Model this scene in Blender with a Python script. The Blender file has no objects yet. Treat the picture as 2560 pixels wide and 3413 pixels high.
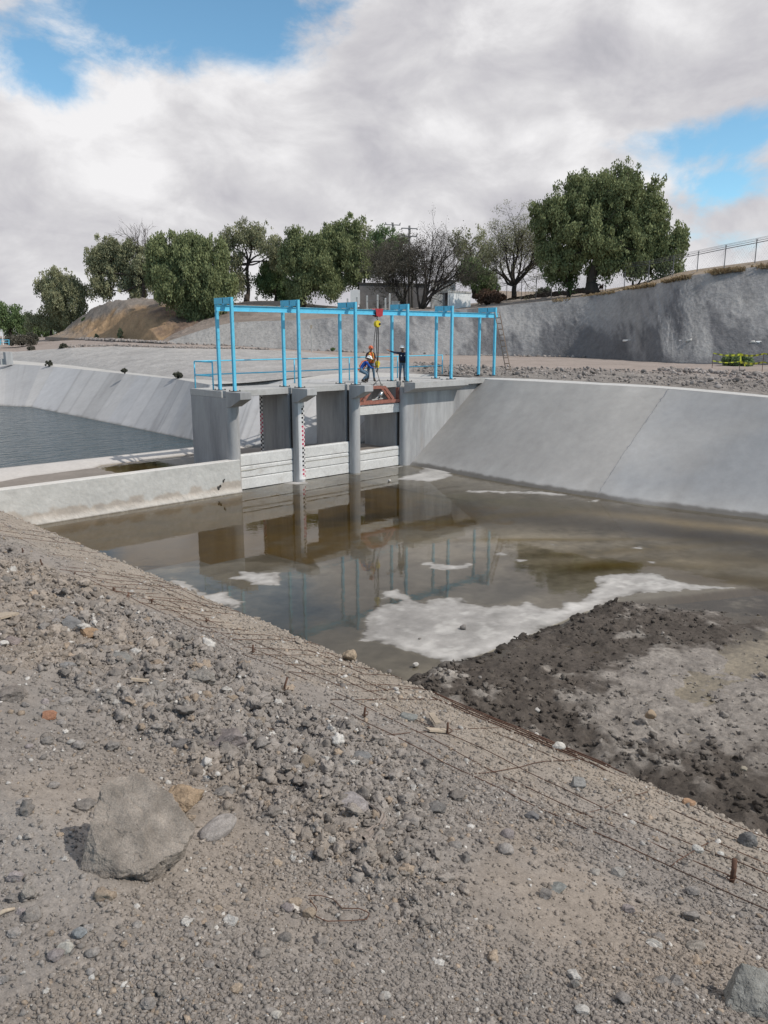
import bpy, bmesh, math, random
import numpy as np
from mathutils import Vector, noise as mnoise
from math import sin, cos, tan, atan, atan2, radians, pi, sqrt

S = bpy.context.scene
C = S.collection
rng = np.random.default_rng(7)
random.seed(7)

# ------------------------------------------------------------------ camera
H = 6.5                       # eye height above the pool water (z = 0)
FPX = 2660.0
PITCH = radians(12.455)
AZ = radians(45.7)            # heading, measured from +X (along the gantry) towards +Y (upstream)
Fh = np.array([cos(AZ), sin(AZ), 0.0]); Rv = np.array([sin(AZ), -cos(AZ), 0.0]); Uv = np.array([0, 0, 1.0])
FW = Fh * cos(PITCH) - Uv * sin(PITCH); UP = Fh * sin(PITCH) + Uv * cos(PITCH)
cd = bpy.data.cameras.new('camera'); cam = bpy.data.objects.new('camera', cd); C.objects.link(cam)
cam.location = (0, 0, H); cam.rotation_euler = (pi / 2 - PITCH, 0, AZ - pi / 2)
cd.sensor_fit = 'VERTICAL'; cd.sensor_height = 36.0; cd.lens = FPX / 3413 * 36.0
cd.clip_start = 0.05; cd.clip_end = 9000
S.camera = cam

def ray(x, y): return FW + Rv * ((x - 1280) / FPX) - UP * ((y - 1706.5) / FPX)
def Z(x, y, z):
    d = ray(x, y); p = d * ((z - H) / d[2]); p[2] += H; return p
def D(x, y, dist):
    d = ray(x, y); p = d * (dist / (d @ Fh)); p[2] += H; return p
def onY(x, y, Y):
    d = ray(x, y); p = d * (Y / d[1]); p[2] += H; return p

# ------------------------------------------------------------------ sky and sun
SUN = Vector((0.36, -0.93, 0)).normalized(); SEL = radians(47)
SUN = Vector((SUN.x * cos(SEL), SUN.y * cos(SEL), sin(SEL)))
W = bpy.data.worlds.new('World'); S.world = W; W.use_nodes = True
def sky_world():
    nt = W.node_tree; N = nt.nodes; L = nt.links; N.clear()
    out = N.new('ShaderNodeOutputWorld'); bg = N.new('ShaderNodeBackground'); bg.inputs[1].default_value = 0.1
    L.new(bg.outputs[0], out.inputs[0])
    sk = N.new('ShaderNodeTexSky'); sk.sky_type = 'NISHITA'; sk.sun_disc = False
    sk.sun_elevation = SEL; sk.sun_rotation = atan2(SUN.x, SUN.y); sk.altitude = 2200; sk.dust_density = 0.6; sk.ozone_density = 1.6
    tc = N.new('ShaderNodeTexCoord'); d = tc.outputs['Generated']
    def M(op, a, b=None, c=None, clamp=False):
        n = N.new('ShaderNodeMath'); n.operation = op; n.use_clamp = clamp
        for i, v in enumerate((a, b, c)):
            if v is None: continue
            if isinstance(v, (int, float)): n.inputs[i].default_value = v
            else: L.new(v, n.inputs[i])
        return n.outputs[0]
    def noise(scale, detail, rough, stretch=(1, 1, 1), off=(0, 0, 0), dist=0.0):
        mp = N.new('ShaderNodeMapping'); mp.inputs['Scale'].default_value = stretch; mp.inputs['Location'].default_value = off
        L.new(d, mp.inputs[0])
        n = N.new('ShaderNodeTexNoise'); n.inputs['Scale'].default_value = scale; n.inputs['Detail'].default_value = detail
        n.inputs['Roughness'].default_value = rough; n.inputs['Distortion'].default_value = dist
        L.new(mp.outputs[0], n.inputs['Vector']); return n.outputs['Fac']
    def blob(px, py, w, h, amt):
        """soft elliptical bump of the given half-size (in degrees) round a direction of the sky"""
        c = ray(px, py); c = c / np.linalg.norm(c)
        e = np.cross(c, Uv); e /= np.linalg.norm(e); u = np.cross(e, c)
        def dot(v, s):
            n = N.new('ShaderNodeVectorMath'); n.operation = 'DOT_PRODUCT'; L.new(d, n.inputs[0]); n.inputs[1].default_value = tuple(v * s)
            return n.outputs['Value']
        a = dot(e, 1 / tan(radians(w))); b = dot(u, 1 / tan(radians(h)))
        r2 = M('ADD', M('MULTIPLY', a, a), M('MULTIPLY', b, b))
        g = M('POWER', 2.718, M('MULTIPLY', r2, -1.0))
        f = M('GREATER_THAN', dot(c, 1.0), 0.0)
        return M('MULTIPLY', M('MULTIPLY', g, f), amt)
    big = noise(2.6, 10, 0.56, (1, 1, 2.2), (0.3, 1.7, 0.2), 0.25)
    wisp = noise(7.5, 9, 0.62, (1, 1, 1.6), (3.1, 0.4, 2.2), 0.4)
    cov = M('ADD', M('MULTIPLY', M('SUBTRACT', big, 0.5), 1.5), M('MULTIPLY', M('SUBTRACT', wisp, 0.5), 1.7))
    cov = M('ADD', cov, 0.62)
    for a in HOLES: cov = M('SUBTRACT', cov, blob(*a))
    for a in BANKS: cov = M('ADD', cov, blob(*a))
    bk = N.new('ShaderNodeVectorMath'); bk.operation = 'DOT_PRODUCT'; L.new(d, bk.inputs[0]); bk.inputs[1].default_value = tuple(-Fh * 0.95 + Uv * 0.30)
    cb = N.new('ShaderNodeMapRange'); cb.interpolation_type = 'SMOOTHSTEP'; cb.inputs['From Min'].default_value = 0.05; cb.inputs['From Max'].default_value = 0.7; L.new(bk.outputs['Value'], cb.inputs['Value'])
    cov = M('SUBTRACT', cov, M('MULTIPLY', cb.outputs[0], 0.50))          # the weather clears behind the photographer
    mr = N.new('ShaderNodeMapRange'); mr.interpolation_type = 'SMOOTHSTEP'
    mr.inputs['From Min'].default_value = 0.0; mr.inputs['From Max'].default_value = 0.52
    L.new(cov, mr.inputs['Value'])
    # cloud tone: lavender grey bases, bright rims and lit bellies
    t1 = noise(3.4, 8, 0.5, (1, 1, 2.6), (5.3, 2.2, 0.7), 0.5)
    t2 = noise(8.0, 9, 0.58, (1, 1, 1.7), (1.3, 6.2, 3.7), 0.3)
    tone = M('ADD', M('MULTIPLY', M('SUBTRACT', t1, 0.5), 1.7), M('MULTIPLY', M('SUBTRACT', t2, 0.5), 1.7))
    tone = M('ADD', tone, 0.61)
    for a in BRIGHT: tone = M('ADD', tone, blob(*a))
    cr = N.new('ShaderNodeValToRGB'); e = cr.color_ramp.elements
    e[0].position = 0.0; e[0].color = (0.42, 0.42, 0.46, 1)
    e[1].position = 1.0; e[1].color = (0.90, 0.89, 0.90, 1)
    k = e.new(0.35); k.color = (0.56, 0.55, 0.585, 1)
    k = e.new(0.65); k.color = (0.69, 0.68, 0.70, 1)
    L.new(tone, cr.inputs[0])
    sc = N.new('ShaderNodeVectorMath'); sc.operation = 'SCALE'; sc.inputs['Scale'].default_value = 10.0 * CLOUD
    L.new(cr.outputs[0], sc.inputs[0])
    ss = N.new('ShaderNodeVectorMath'); ss.operation = 'MULTIPLY'; ss.inputs[1].default_value = SKYGAIN
    L.new(sk.outputs[0], ss.inputs[0])
    mx = N.new('ShaderNodeMix'); mx.data_type = 'RGBA'
    L.new(mr.outputs[0], mx.inputs[0]); L.new(ss.outputs[0], mx.inputs[6]); L.new(sc.outputs[0], mx.inputs[7])
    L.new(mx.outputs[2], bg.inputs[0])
CLOUD = 1.0
SKYGAIN = (1.45, 1.85, 1.70)
HOLES = [(430, 60, 7, 4.0, 0.75), (120, 270, 5, 1.8, 0.55), (960, 150, 4, 2.6, 0.6), (700, 60, 5, 3, 0.4), (60, 120, 4, 2.0, 0.4),
         (2330, 470, 5.0, 1.7, 0.66), (2440, 615, 3.6, 1.2, 0.6), (2350, 790, 4, 0.8, 0.35), (2520, 400, 2.5, 1.6, 0.3), (1780, 850, 2.5, 1.2, 0.2)]
BANKS = [(400, 430, 9, 5, 0.35), (1500, 250, 10, 6, 0.45), (1300, 700, 14, 4, 0.3), (200, 800, 9, 5, 0.35), (2200, 180, 6, 4, 0.35)]
BRIGHT = [(480, 330, 5, 2.6, 0.40), (480, 590, 3.2, 1.5, 0.45), (1480, 450, 3.6, 1.0, 0.40), (1850, 590, 3.0, 0.8, 0.35), (1950, 80, 5, 2.6, 0.05),
          (2150, 600, 3, 1.6, 0.3), (100, 420, 3, 2, 0.2), (1200, 330, 4, 2, -0.15), (150, 880, 8, 3, -0.12), (1500, 640, 8, 1.5, -0.05)]
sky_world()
sl = bpy.data.lights.new('sun', 'SUN'); so = bpy.data.objects.new('sun', sl); C.objects.link(so)
sl.energy = 3.3; sl.angle = radians(0.6); sl.color = (1.0, 0.935, 0.85)
so.rotation_euler = SUN.to_track_quat('Z', 'Y').to_euler(); so.location = (20, -40, 60)
S.view_settings.view_transform = 'Standard'; S.view_settings.look = 'None'; S.view_settings.exposure = 0.0; S.view_settings.gamma = 1.0

# ------------------------------------------------------------------ numpy noise
def _h(ix, iy, s):
    n = (ix.astype(np.int64) * 374761393 + iy.astype(np.int64) * 668265263 + s * 974634777) & 0x7fffffff
    n = ((n ^ (n >> 13)) * 1274126177) & 0x7fffffff
    n = ((n ^ (n >> 15)) * 2246822519) & 0x7fffffff
    return ((n ^ (n >> 16)) & 0xffffff) / float(0xffffff)
def vnoise(x, y, s=0):
    x0 = np.floor(x); y0 = np.floor(y); fx = x - x0; fy = y - y0
    fx = fx * fx * (3 - 2 * fx); fy = fy * fy * (3 - 2 * fy)
    a = _h(x0, y0, s); b = _h(x0 + 1, y0, s); c = _h(x0, y0 + 1, s); d = _h(x0 + 1, y0 + 1, s)
    return (a * (1 - fx) + b * fx) * (1 - fy) + (c * (1 - fx) + d * fx) * fy
def fbm(x, y, octv=5, s=0, gain=0.5):
    t = 0; a = 1.0; n = 0
    for i in range(octv):
        t = t + a * (vnoise(x * 2 ** i + 17.3 * i, y * 2 ** i - 9.1 * i, s + i) - 0.5); n += a; a *= gain
    return t / n * 2
def worley(x, y, s=0):
    x0 = np.floor(x); y0 = np.floor(y); best = np.full(x.shape, 9.0); idv = np.zeros(x.shape)
    for i in (-1, 0, 1):
        for j in (-1, 0, 1):
            cx = x0 + i; cy = y0 + j
            px = cx + _h(cx, cy, s); py = cy + _h(cx, cy, s + 5)
            d = (px - x) ** 2 + (py - y) ** 2
            m = d < best; best = np.where(m, d, best); idv = np.where(m, _h(cx, cy, s + 9), idv)
    return np.sqrt(best), idv
def sstep(a, b, x):
    t = np.clip((x - a) / (b - a), 0, 1); return t * t * (3 - 2 * t)
def sdf(poly, X, Y):
    """signed distance to a closed polygon, positive inside"""
    P = np.asarray(poly, float); d = np.full(X.shape, 1e9); ins = np.zeros(X.shape, bool)
    for i in range(len(P)):
        a = P[i]; b = P[(i + 1) % len(P)]; e = b - a
        wx = X - a[0]; wy = Y - a[1]; t = np.clip((wx * e[0] + wy * e[1]) / (e @ e + 1e-12), 0, 1)
        d = np.minimum(d, (wx - e[0] * t) ** 2 + (wy - e[1] * t) ** 2)
        if abs(e[1]) > 1e-12:
            c = (a[1] > Y) != (b[1] > Y)
            xi = a[0] + (Y - a[1]) * e[0] / e[1]
            ins ^= c & (X < xi)
    d = np.sqrt(d); return np.where(ins, d, -d)

# ------------------------------------------------------------------ materials
def nodes(name):
    m = bpy.data.materials.new(name); m.use_nodes = True; nt = m.node_tree; nt.nodes.clear()
    o = nt.nodes.new('ShaderNodeOutputMaterial'); b = nt.nodes.new('ShaderNodeBsdfPrincipled'); nt.links.new(b.outputs[0], o.inputs[0])
    return m, nt, b, o
def mat(name, base=(0.4, 0.4, 0.4), var=((3.0, 0.2),), rough=0.85, bump=((40, 0.3, 0.01),), attr=None, metallic=0.0, spec=0.3, tint=None, stretch=(1, 1, 1), obj=False, rvar=0.0):
    """procedural surface: base colour (or a colour attribute) broken up by several noises, with noise bumps"""
    m, nt, b, o = nodes(name); N = nt.nodes; L = nt.links
    if obj: co = N.new('ShaderNodeTexCoord').outputs['Object']
    else: co = N.new('ShaderNodeNewGeometry').outputs['Position']
    if stretch != (1, 1, 1):
        mp = N.new('ShaderNodeMapping'); mp.inputs['Scale'].default_value = stretch; L.new(co, mp.inputs[0]); co2 = mp.outputs[0]
    else: co2 = co
    if attr:
        a = N.new('ShaderNodeAttribute'); a.attribute_name = attr; col = a.outputs['Color']
    else:
        r = N.new('ShaderNodeRGB'); r.outputs[0].default_value = (*base, 1); col = r.outputs[0]
    if tint:   # (scale, colour, low, high): patches of another colour
        for (tsc, tcol, lo, hi) in tint:
            n = N.new('ShaderNodeTexNoise'); n.inputs['Scale'].default_value = tsc; n.inputs['Detail'].default_value = 8; n.inputs['Roughness'].default_value = 0.6
            L.new(co2, n.inputs['Vector'])
            mr = N.new('ShaderNodeMapRange'); mr.inputs['From Min'].default_value = lo; mr.inputs['From Max'].default_value = hi; L.new(n.outputs['Fac'], mr.inputs['Value'])
            mx = N.new('ShaderNodeMix'); mx.data_type = 'RGBA'; L.new(mr.outputs[0], mx.inputs[0]); L.new(col, mx.inputs[6]); mx.inputs[7].default_value = (*tcol, 1); col = mx.outputs[2]
    for (sc, am) in var:
        n = N.new('ShaderNodeTexNoise'); n.inputs['Scale'].default_value = sc; n.inputs['Detail'].default_value = 7; n.inputs['Roughness'].default_value = 0.6
        L.new(co2, n.inputs['Vector'])
        mr = N.new('ShaderNodeMapRange'); mr.inputs['From Min'].default_value = 0.28; mr.inputs['From Max'].default_value = 0.72
        mr.inputs['To Min'].default_value = 1 - am; mr.inputs['To Max'].default_value = 1 + am; L.new(n.outputs['Fac'], mr.inputs['Value'])
        v = N.new('ShaderNodeVectorMath'); v.operation = 'SCALE'; L.new(col, v.inputs[0]); L.new(mr.outputs[0], v.inputs['Scale']); col = v.outputs[0]
    L.new(col, b.inputs['Base Color'])
    b.inputs['Roughness'].default_value = rough; b.inputs['Metallic'].default_value = metallic; b.inputs['Specular IOR Level'].default_value = spec
    if rvar:
        n = N.new('ShaderNodeTexNoise'); n.inputs['Scale'].default_value = 2.0; n.inputs['Detail'].default_value = 6; L.new(co, n.inputs['Vector'])
        mr = N.new('ShaderNodeMapRange'); mr.inputs['From Min'].default_value = 0.3; mr.inputs['From Max'].default_value = 0.7
        mr.inputs['To Min'].default_value = rough - rvar; mr.inputs['To Max'].default_value = rough + rvar; L.new(n.outputs['Fac'], mr.inputs['Value']); L.new(mr.outputs[0], b.inputs['Roughness'])
    prev = None
    for (sc, st, ds) in bump:
        n = N.new('ShaderNodeTexNoise'); n.inputs['Scale'].default_value = sc; n.inputs['Detail'].default_value = 6; n.inputs['Roughness'].default_value = 0.65
        L.new(co, n.inputs['Vector'])
        bp = N.new('ShaderNodeBump'); bp.inputs['Strength'].default_value = st; bp.inputs['Distance'].default_value = ds; L.new(n.outputs['Fac'], bp.inputs['Height'])
        if prev: L.new(prev, bp.inputs['Normal'])
        prev = bp.outputs[0]
    if prev: L.new(prev, b.inputs['Normal'])
    return m

M = {}
CON = ((0.7, 0.10), (5, 0.10), (60, 0.08))
M['concrete'] = mat('concrete', (0.40, 0.395, 0.385), CON, 0.85, ((25, 0.25, 0.006), (140, 0.3, 0.003)), tint=((1.6, (0.30, 0.29, 0.275), 0.55, 0.75),))
M['concrete_stained'] = mat('concrete_stained', (0.37, 0.37, 0.37), ((0.9, 0.16), (6, 0.12), (60, 0.06)), 0.85, ((25, 0.25, 0.006), (140, 0.3, 0.003)), tint=((1.3, (0.25, 0.25, 0.255), 0.45, 0.72), (0.8, (0.36, 0.31, 0.26), 0.6, 0.8)), stretch=(1, 1, 0.16))
M['wall_concrete'] = mat('wall_concrete', (0.5, 0.5, 0.5), ((1.2, 0.06), (7, 0.09), (70, 0.07)), 0.88, ((18, 0.3, 0.008), (120, 0.35, 0.003)), attr='Col')
M['log_concrete'] = mat('log_concrete', (0.56, 0.555, 0.54), ((1.5, 0.10), (12, 0.10), (80, 0.06)), 0.85, ((30, 0.3, 0.006), (150, 0.3, 0.003)), tint=((2.2, (0.42, 0.40, 0.37), 0.56, 0.75),))
M['bank'] = mat('bank_concrete', (0.4, 0.4, 0.4), ((0.5, 0.07), (3, 0.06), (40, 0.05)), 0.82, ((8, 0.2, 0.02), (90, 0.3, 0.004)), attr='Col')
M['shotcrete'] = mat('shotcrete', (0.25, 0.25, 0.26), ((0.5, 0.10), (2.5, 0.16), (14, 0.15)), 0.95, ((2.2, 0.7, 0.20), (9, 0.6, 0.06)), attr='Col')
M['dirt'] = mat('dirt', (0.24, 0.21, 0.185), ((0.6, 0.14), (5, 0.18), (30, 0.2)), 0.97, ((6, 0.5, 0.06), (40, 0.6, 0.015)), attr='Col', spec=0.1)
M['soil'] = mat('soil', (0.22, 0.2, 0.18), ((1.2, 0.10), (22, 0.16), (140, 0.22)), 0.97, ((90, 0.6, 0.006), (320, 0.7, 0.003)), attr='Col', spec=0.1)
M['pebble'] = mat('pebble', (0.22, 0.2, 0.18), ((30, 0.12), (200, 0.28)), 0.97, ((90, 0.7, 0.006), (260, 0.8, 0.004)), attr='Col', spec=0.12)
M['mud'] = mat('mud', (0.1, 0.09, 0.08), ((1.5, 0.2), (14, 0.3), (70, 0.25)), 0.88, ((14, 0.6, 0.03), (70, 0.7, 0.012)), attr='Col', spec=0.2)
M['floor'] = mat('pool_floor', (0.2, 0.2, 0.2), ((0.9, 0.10), (6, 0.10), (40, 0.08)), 0.9, ((30, 0.3, 0.006),), attr='Col', spec=0.15)
M['blue'] = mat('blue_paint', (0.115, 0.50, 0.70), ((2, 0.08), (25, 0.07)), 0.5, ((60, 0.12, 0.003),), spec=0.4, tint=((7, (0.085, 0.33, 0.47), 0.55, 0.75), (13, (0.20, 0.16, 0.12), 0.69, 0.76)))
M['rust_red'] = mat('rust_red', (0.30, 0.125, 0.095), ((6, 0.2), (50, 0.2)), 0.8, ((60, 0.3, 0.004),), tint=((8, (0.17, 0.08, 0.06), 0.5, 0.7),))
M['rust'] = mat('rust', (0.115, 0.062, 0.042), ((8, 0.3), (60, 0.3)), 0.85, ((90, 0.3, 0.002),), tint=((4, (0.07, 0.045, 0.035), 0.45, 0.65),))
M['red'] = mat('red_paint', (0.36, 0.035, 0.045), ((8, 0.15),), 0.5, ((60, 0.1, 0.002),))
M['yellow'] = mat('yellow_paint', (0.62, 0.48, 0.03), ((8, 0.15),), 0.5, ((60, 0.1, 0.002),))
M['tape'] = mat('yellow_tape', (0.58, 0.60, 0.05), ((3, 0.12),), 0.5, ())
M['tape_dark'] = mat('black_print', (0.16, 0.165, 0.04), ((3, 0.2),), 0.5, ())
M['steel'] = mat('dark_steel', (0.055, 0.052, 0.05), ((9, 0.3),), 0.6, ((80, 0.2, 0.002),), metallic=0.4)
M['silver'] = mat('bright_steel', (0.65, 0.65, 0.64), ((9, 0.1),), 0.28, ((80, 0.1, 0.002),), metallic=0.9)
M['wood'] = mat('weathered_wood', (0.26, 0.19, 0.145), ((4, 0.2), (40, 0.2)), 0.85, ((60, 0.4, 0.004),), stretch=(1, 1, 0.2))
M['plank'] = mat('old_plank', (0.38, 0.32, 0.25), ((4, 0.2), (80, 0.2)), 0.85, ((90, 0.4, 0.003),))
M['white'] = mat('white_paint', (0.74, 0.74, 0.73), ((2, 0.06), (20, 0.05)), 0.7, ((40, 0.15, 0.004),))
M['gauge_white'] = mat('gauge_white', (0.70, 0.69, 0.68), ((4, 0.10), (40, 0.1)), 0.6, ())
M['gauge_black'] = mat('gauge_black', (0.018, 0.018, 0.022), ((9, 0.2),), 0.5, ())
M['gauge_red'] = mat('gauge_red', (0.42, 0.035, 0.085), ((9, 0.2),), 0.5, ())
M['grey_block'] = mat('grey_block', (0.24, 0.24, 0.25), ((1.0, 0.15), (9, 0.12)), 0.9, ((30, 0.3, 0.01),))
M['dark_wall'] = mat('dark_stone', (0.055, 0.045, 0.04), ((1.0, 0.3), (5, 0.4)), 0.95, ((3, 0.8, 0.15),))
M['glass'] = mat('dark_window', (0.03, 0.03, 0.035), ((2, 0.1),), 0.25, ())
M['bark'] = mat('bark', (0.060, 0.048, 0.040), ((2, 0.25), (14, 0.3)), 0.95, ((8, 0.8, 0.05),), stretch=(1, 1, 0.3))
M['twig'] = mat('twig', (0.052, 0.043, 0.038), ((1, 0.3),), 0.95, ())
M['post_concrete'] = mat('post_concrete', (0.42, 0.41, 0.39), ((4, 0.2),), 0.9, ((30, 0.3, 0.01),))
M['dark_block'] = mat('dark_grey_block', (0.13, 0.125, 0.125), ((1.0, 0.2), (9, 0.15)), 0.95, ((30, 0.3, 0.01),))  # darker grey block, used for the long building only
M['pole'] = mat('weathered_pole', (0.15, 0.145, 0.14), ((4, 0.2),), 0.9, ())
M['galv'] = mat('galvanised', (0.17, 0.17, 0.175), ((4, 0.15),), 0.6, (), metallic=0.3)
M['pvc'] = mat('white_pipe', (0.78, 0.78, 0.77), ((4, 0.06),), 0.5, ())
M['skin'] = mat('skin', (0.30, 0.17, 0.11), ((9, 0.08),), 0.6, ())
M['jeans'] = mat('jeans', (0.10, 0.16, 0.22), ((9, 0.2),), 0.9, ())
M['navy'] = mat('navy_cloth', (0.018, 0.024, 0.05), ((9, 0.2),), 0.9, ())
M['royal'] = mat('royal_blue_cloth', (0.02, 0.075, 0.32), ((9, 0.2),), 0.9, ())
M['orange'] = mat('orange_cloth', (0.80, 0.16, 0.05), ((9, 0.12),), 0.8, ())
M['limestripe'] = mat('reflective_stripe', (0.65, 0.68, 0.10), ((9, 0.1),), 0.6, ())
M['helmet_w'] = mat('white_helmet', (0.82, 0.82, 0.80), (), 0.35, ())
M['helmet_o'] = mat('orange_helmet', (0.80, 0.17, 0.07), (), 0.35, ())
M['boot'] = mat('boot', (0.05, 0.04, 0.032), ((9, 0.2),), 0.8, ())
M['dark_shirt'] = mat('dark_shirt', (0.07, 0.055, 0.05), ((9, 0.2),), 0.9, ())
M['hair'] = mat('black_hair', (0.012, 0.010, 0.009), (), 0.7, ())
M['plastic'] = mat('dirty_plastic', (0.24, 0.205, 0.18), ((12, 0.2),), 0.5, ((60, 0.3, 0.005),), obj=True)
M['fur_w'] = mat('white_fur', (0.62, 0.57, 0.52), ((9, 0.2),), 0.95, ())
M['fur_b'] = mat('brown_fur', (0.10, 0.05, 0.035), ((9, 0.2),), 0.95, ())
M['drygrass'] = mat('dry_grass', (0.30, 0.22, 0.12), ((1.0, 0.25), (6, 0.25)), 0.95, ((9, 0.5, 0.1),), spec=0.1)

def leaf_mat(name, c1, c2, trans=0.25):
    m, nt, b, o = nodes(name); N = nt.nodes; L = nt.links
    a = N.new('ShaderNodeAttribute'); a.attribute_name = 'Col'
    sp = N.new('ShaderNodeSeparateColor'); L.new(a.outputs['Color'], sp.inputs[0])
    mx = N.new('ShaderNodeMix'); mx.data_type = 'RGBA'; L.new(sp.outputs[0], mx.inputs[0]); mx.inputs[6].default_value = (*c1, 1); mx.inputs[7].default_value = (*c2, 1)
    L.new(mx.outputs[2], b.inputs['Base Color']); b.inputs['Roughness'].default_value = 0.75; b.inputs['Specular IOR Level'].default_value = 0.15
    t = N.new('ShaderNodeBsdfTranslucent'); L.new(mx.outputs[2], t.inputs[0])
    ms = N.new('ShaderNodeMixShader'); ms.inputs[0].default_value = trans; L.new(b.outputs[0], ms.inputs[1]); L.new(t.outputs[0], ms.inputs[2]); L.new(ms.outputs[0], o.inputs[0])
    return m
M['leaf'] = leaf_mat('pepper_tree_leaf', (0.131, 0.156, 0.073), (0.305, 0.337, 0.165))
M['leaf_grey'] = leaf_mat('grey_green_leaf', (0.173, 0.178, 0.103), (0.375, 0.377, 0.226))
M['leaf_dark'] = leaf_mat('dark_green_leaf', (0.094, 0.142, 0.062), (0.223, 0.293, 0.133))
M['leaf_brown'] = leaf_mat('brown_leaf', (0.085, 0.078, 0.060), (0.165, 0.150, 0.120))
M['leaf_rust'] = leaf_mat('dry_red_leaf', (0.115, 0.070, 0.050), (0.20, 0.135, 0.10))
M['leaf_bush'] = leaf_mat('scrub_leaf', (0.065, 0.068, 0.050), (0.15, 0.15, 0.115))
M['straw'] = leaf_mat('straw', (0.20, 0.14, 0.08), (0.40, 0.31, 0.19), 0.2)

def water_mat(name, tint, rough, bumps, ior=1.33):
    m, nt, b, o = nodes(name); N = nt.nodes; L = nt.links; N.remove(b)
    tr = N.new('ShaderNodeBsdfTransparent'); tr.inputs[0].default_value = (*tint, 1)
    gl = N.new('ShaderNodeBsdfGlossy'); gl.inputs['Roughness'].default_value = rough; gl.inputs[0].default_value = (1, 1, 1, 1)
    fr = N.new('ShaderNodeFresnel'); fr.inputs[0].default_value = ior
    mx = N.new('ShaderNodeMixShader'); L.new(fr.outputs[0], mx.inputs[0]); L.new(tr.outputs[0], mx.inputs[1]); L.new(gl.outputs[0], mx.inputs[2]); L.new(mx.outputs[0], o.inputs[0])
    co = N.new('ShaderNodeNewGeometry').outputs['Position']; prev = None
    for (sc, st, ds, strch) in bumps:
        mp = N.new('ShaderNodeMapping'); mp.inputs['Scale'].default_value = strch; L.new(co, mp.inputs[0])
        n = N.new('ShaderNodeTexNoise'); n.inputs['Scale'].default_value = sc; n.inputs['Detail'].default_value = 3; L.new(mp.outputs[0], n.inputs['Vector'])
        bp = N.new('ShaderNodeBump'); bp.inputs['Strength'].default_value = st; bp.inputs['Distance'].default_value = ds; L.new(n.outputs['Fac'], bp.inputs['Height'])
        if prev: L.new(prev, bp.inputs['Normal'])
        prev = bp.outputs[0]
    if prev:
        L.new(prev, gl.inputs['Normal']); L.new(prev, fr.inputs['Normal'])
    return m
M['pool_water'] = water_mat('pool_water', (0.95, 0.93, 0.85), 0.035, ((2.5, 0.08, 0.02, (1, 1, 1)),), 1.22)
M['trough_water'] = water_mat('trough_water', (0.8, 0.74, 0.58), 0.04, ((3.0, 0.10, 0.02, (1, 1, 1)),))
def lake_mat():
    m, nt, b, o = nodes('lake_water'); N = nt.nodes; L = nt.links
    b.inputs['Base Color'].default_value = (0.036, 0.060, 0.072, 1); b.inputs['Roughness'].default_value = 0.10; b.inputs['IOR'].default_value = 1.20
    co = N.new('ShaderNodeNewGeometry').outputs['Position']; prev = None
    for (sc, st, ds, rot, strch) in ((1.5, 1.0, 0.32, 0.6, (0.55, 1.5, 1)), (4.5, 0.8, 0.09, 0.35, (0.6, 1.4, 1)), (14, 0.5, 0.02, 0.8, (0.7, 1.2, 1))):
        mp = N.new('ShaderNodeMapping'); mp.inputs['Scale'].default_value = strch; mp.inputs['Rotation'].default_value = (0, 0, rot); L.new(co, mp.inputs[0])
        n = N.new('ShaderNodeTexNoise'); n.inputs['Scale'].default_value = sc; n.inputs['Detail'].default_value = 2.5; L.new(mp.outputs[0], n.inputs['Vector'])
        bp = N.new('ShaderNodeBump'); bp.inputs['Strength'].default_value = st; bp.inputs['Distance'].default_value = ds; L.new(n.outputs['Fac'], bp.inputs['Height'])
        if prev: L.new(prev, bp.inputs['Normal'])
        prev = bp.outputs[0]
    L.new(prev, b.inputs['Normal']); return m
M['lake_water'] = lake_mat()

# ------------------------------------------------------------------ mesh helpers
WLOC = {}
def wloc(o):
    while o.parent: o = o.parent
    return np.array(WLOC.get(o.name, (0, 0, 0)), float)
def link(name, verts, faces, m, parent=None, smooth=False, cols=None, kind=None, label=None, cat=None, group=None):
    V = np.asarray(verts, dtype=np.float32).reshape(-1, 3)
    if parent is not None: V = V - wloc(parent).astype(np.float32)
    me = bpy.data.meshes.new(name)
    if isinstance(faces, np.ndarray):
        nf, k = faces.shape
        me.vertices.add(len(V)); me.vertices.foreach_set('co', V.ravel())
        me.loops.add(nf * k); me.loops.foreach_set('vertex_index', faces.astype(np.int32).ravel())
        me.polygons.add(nf); me.polygons.foreach_set('loop_start', np.arange(0, nf * k, k, dtype=np.int32))
        try: me.polygons.foreach_set('loop_total', np.full(nf, k, dtype=np.int32))
        except Exception: pass
        me.update(calc_edges=True)
    else:
        me.from_pydata([tuple(map(float, v)) for v in V], [], [tuple(f) for f in faces]); me.update()
    if smooth: me.polygons.foreach_set('use_smooth', np.ones(len(me.polygons), dtype=bool))
    if cols is not None:
        c = np.ones((len(V), 4), np.float32); c[:, :3] = np.asarray(cols, np.float32).reshape(len(V), -1)[:, :3]
        at = me.attributes.new('Col', 'FLOAT_COLOR', 'POINT'); at.data.foreach_set('color', c.ravel())
    if m is not None: me.materials.append(M[m] if isinstance(m, str) else m)
    o = bpy.data.objects.new(name, me); C.objects.link(o)
    if parent is not None: o.parent = parent
    return tag(o, label, cat, group, kind)
def tag(o, label=None, cat=None, group=None, kind=None):
    if label: o['label'] = label
    if cat: o['category'] = cat
    if group: o['group'] = group
    if kind: o['kind'] = kind
    return o
def thing(name, label, cat, loc, group=None):
    o = bpy.data.objects.new(name, None); C.objects.link(o); o.location = tuple(map(float, loc)); o.empty_display_size = 0.2
    WLOC[o.name] = tuple(map(float, loc)); return tag(o, label, cat, group)
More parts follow.
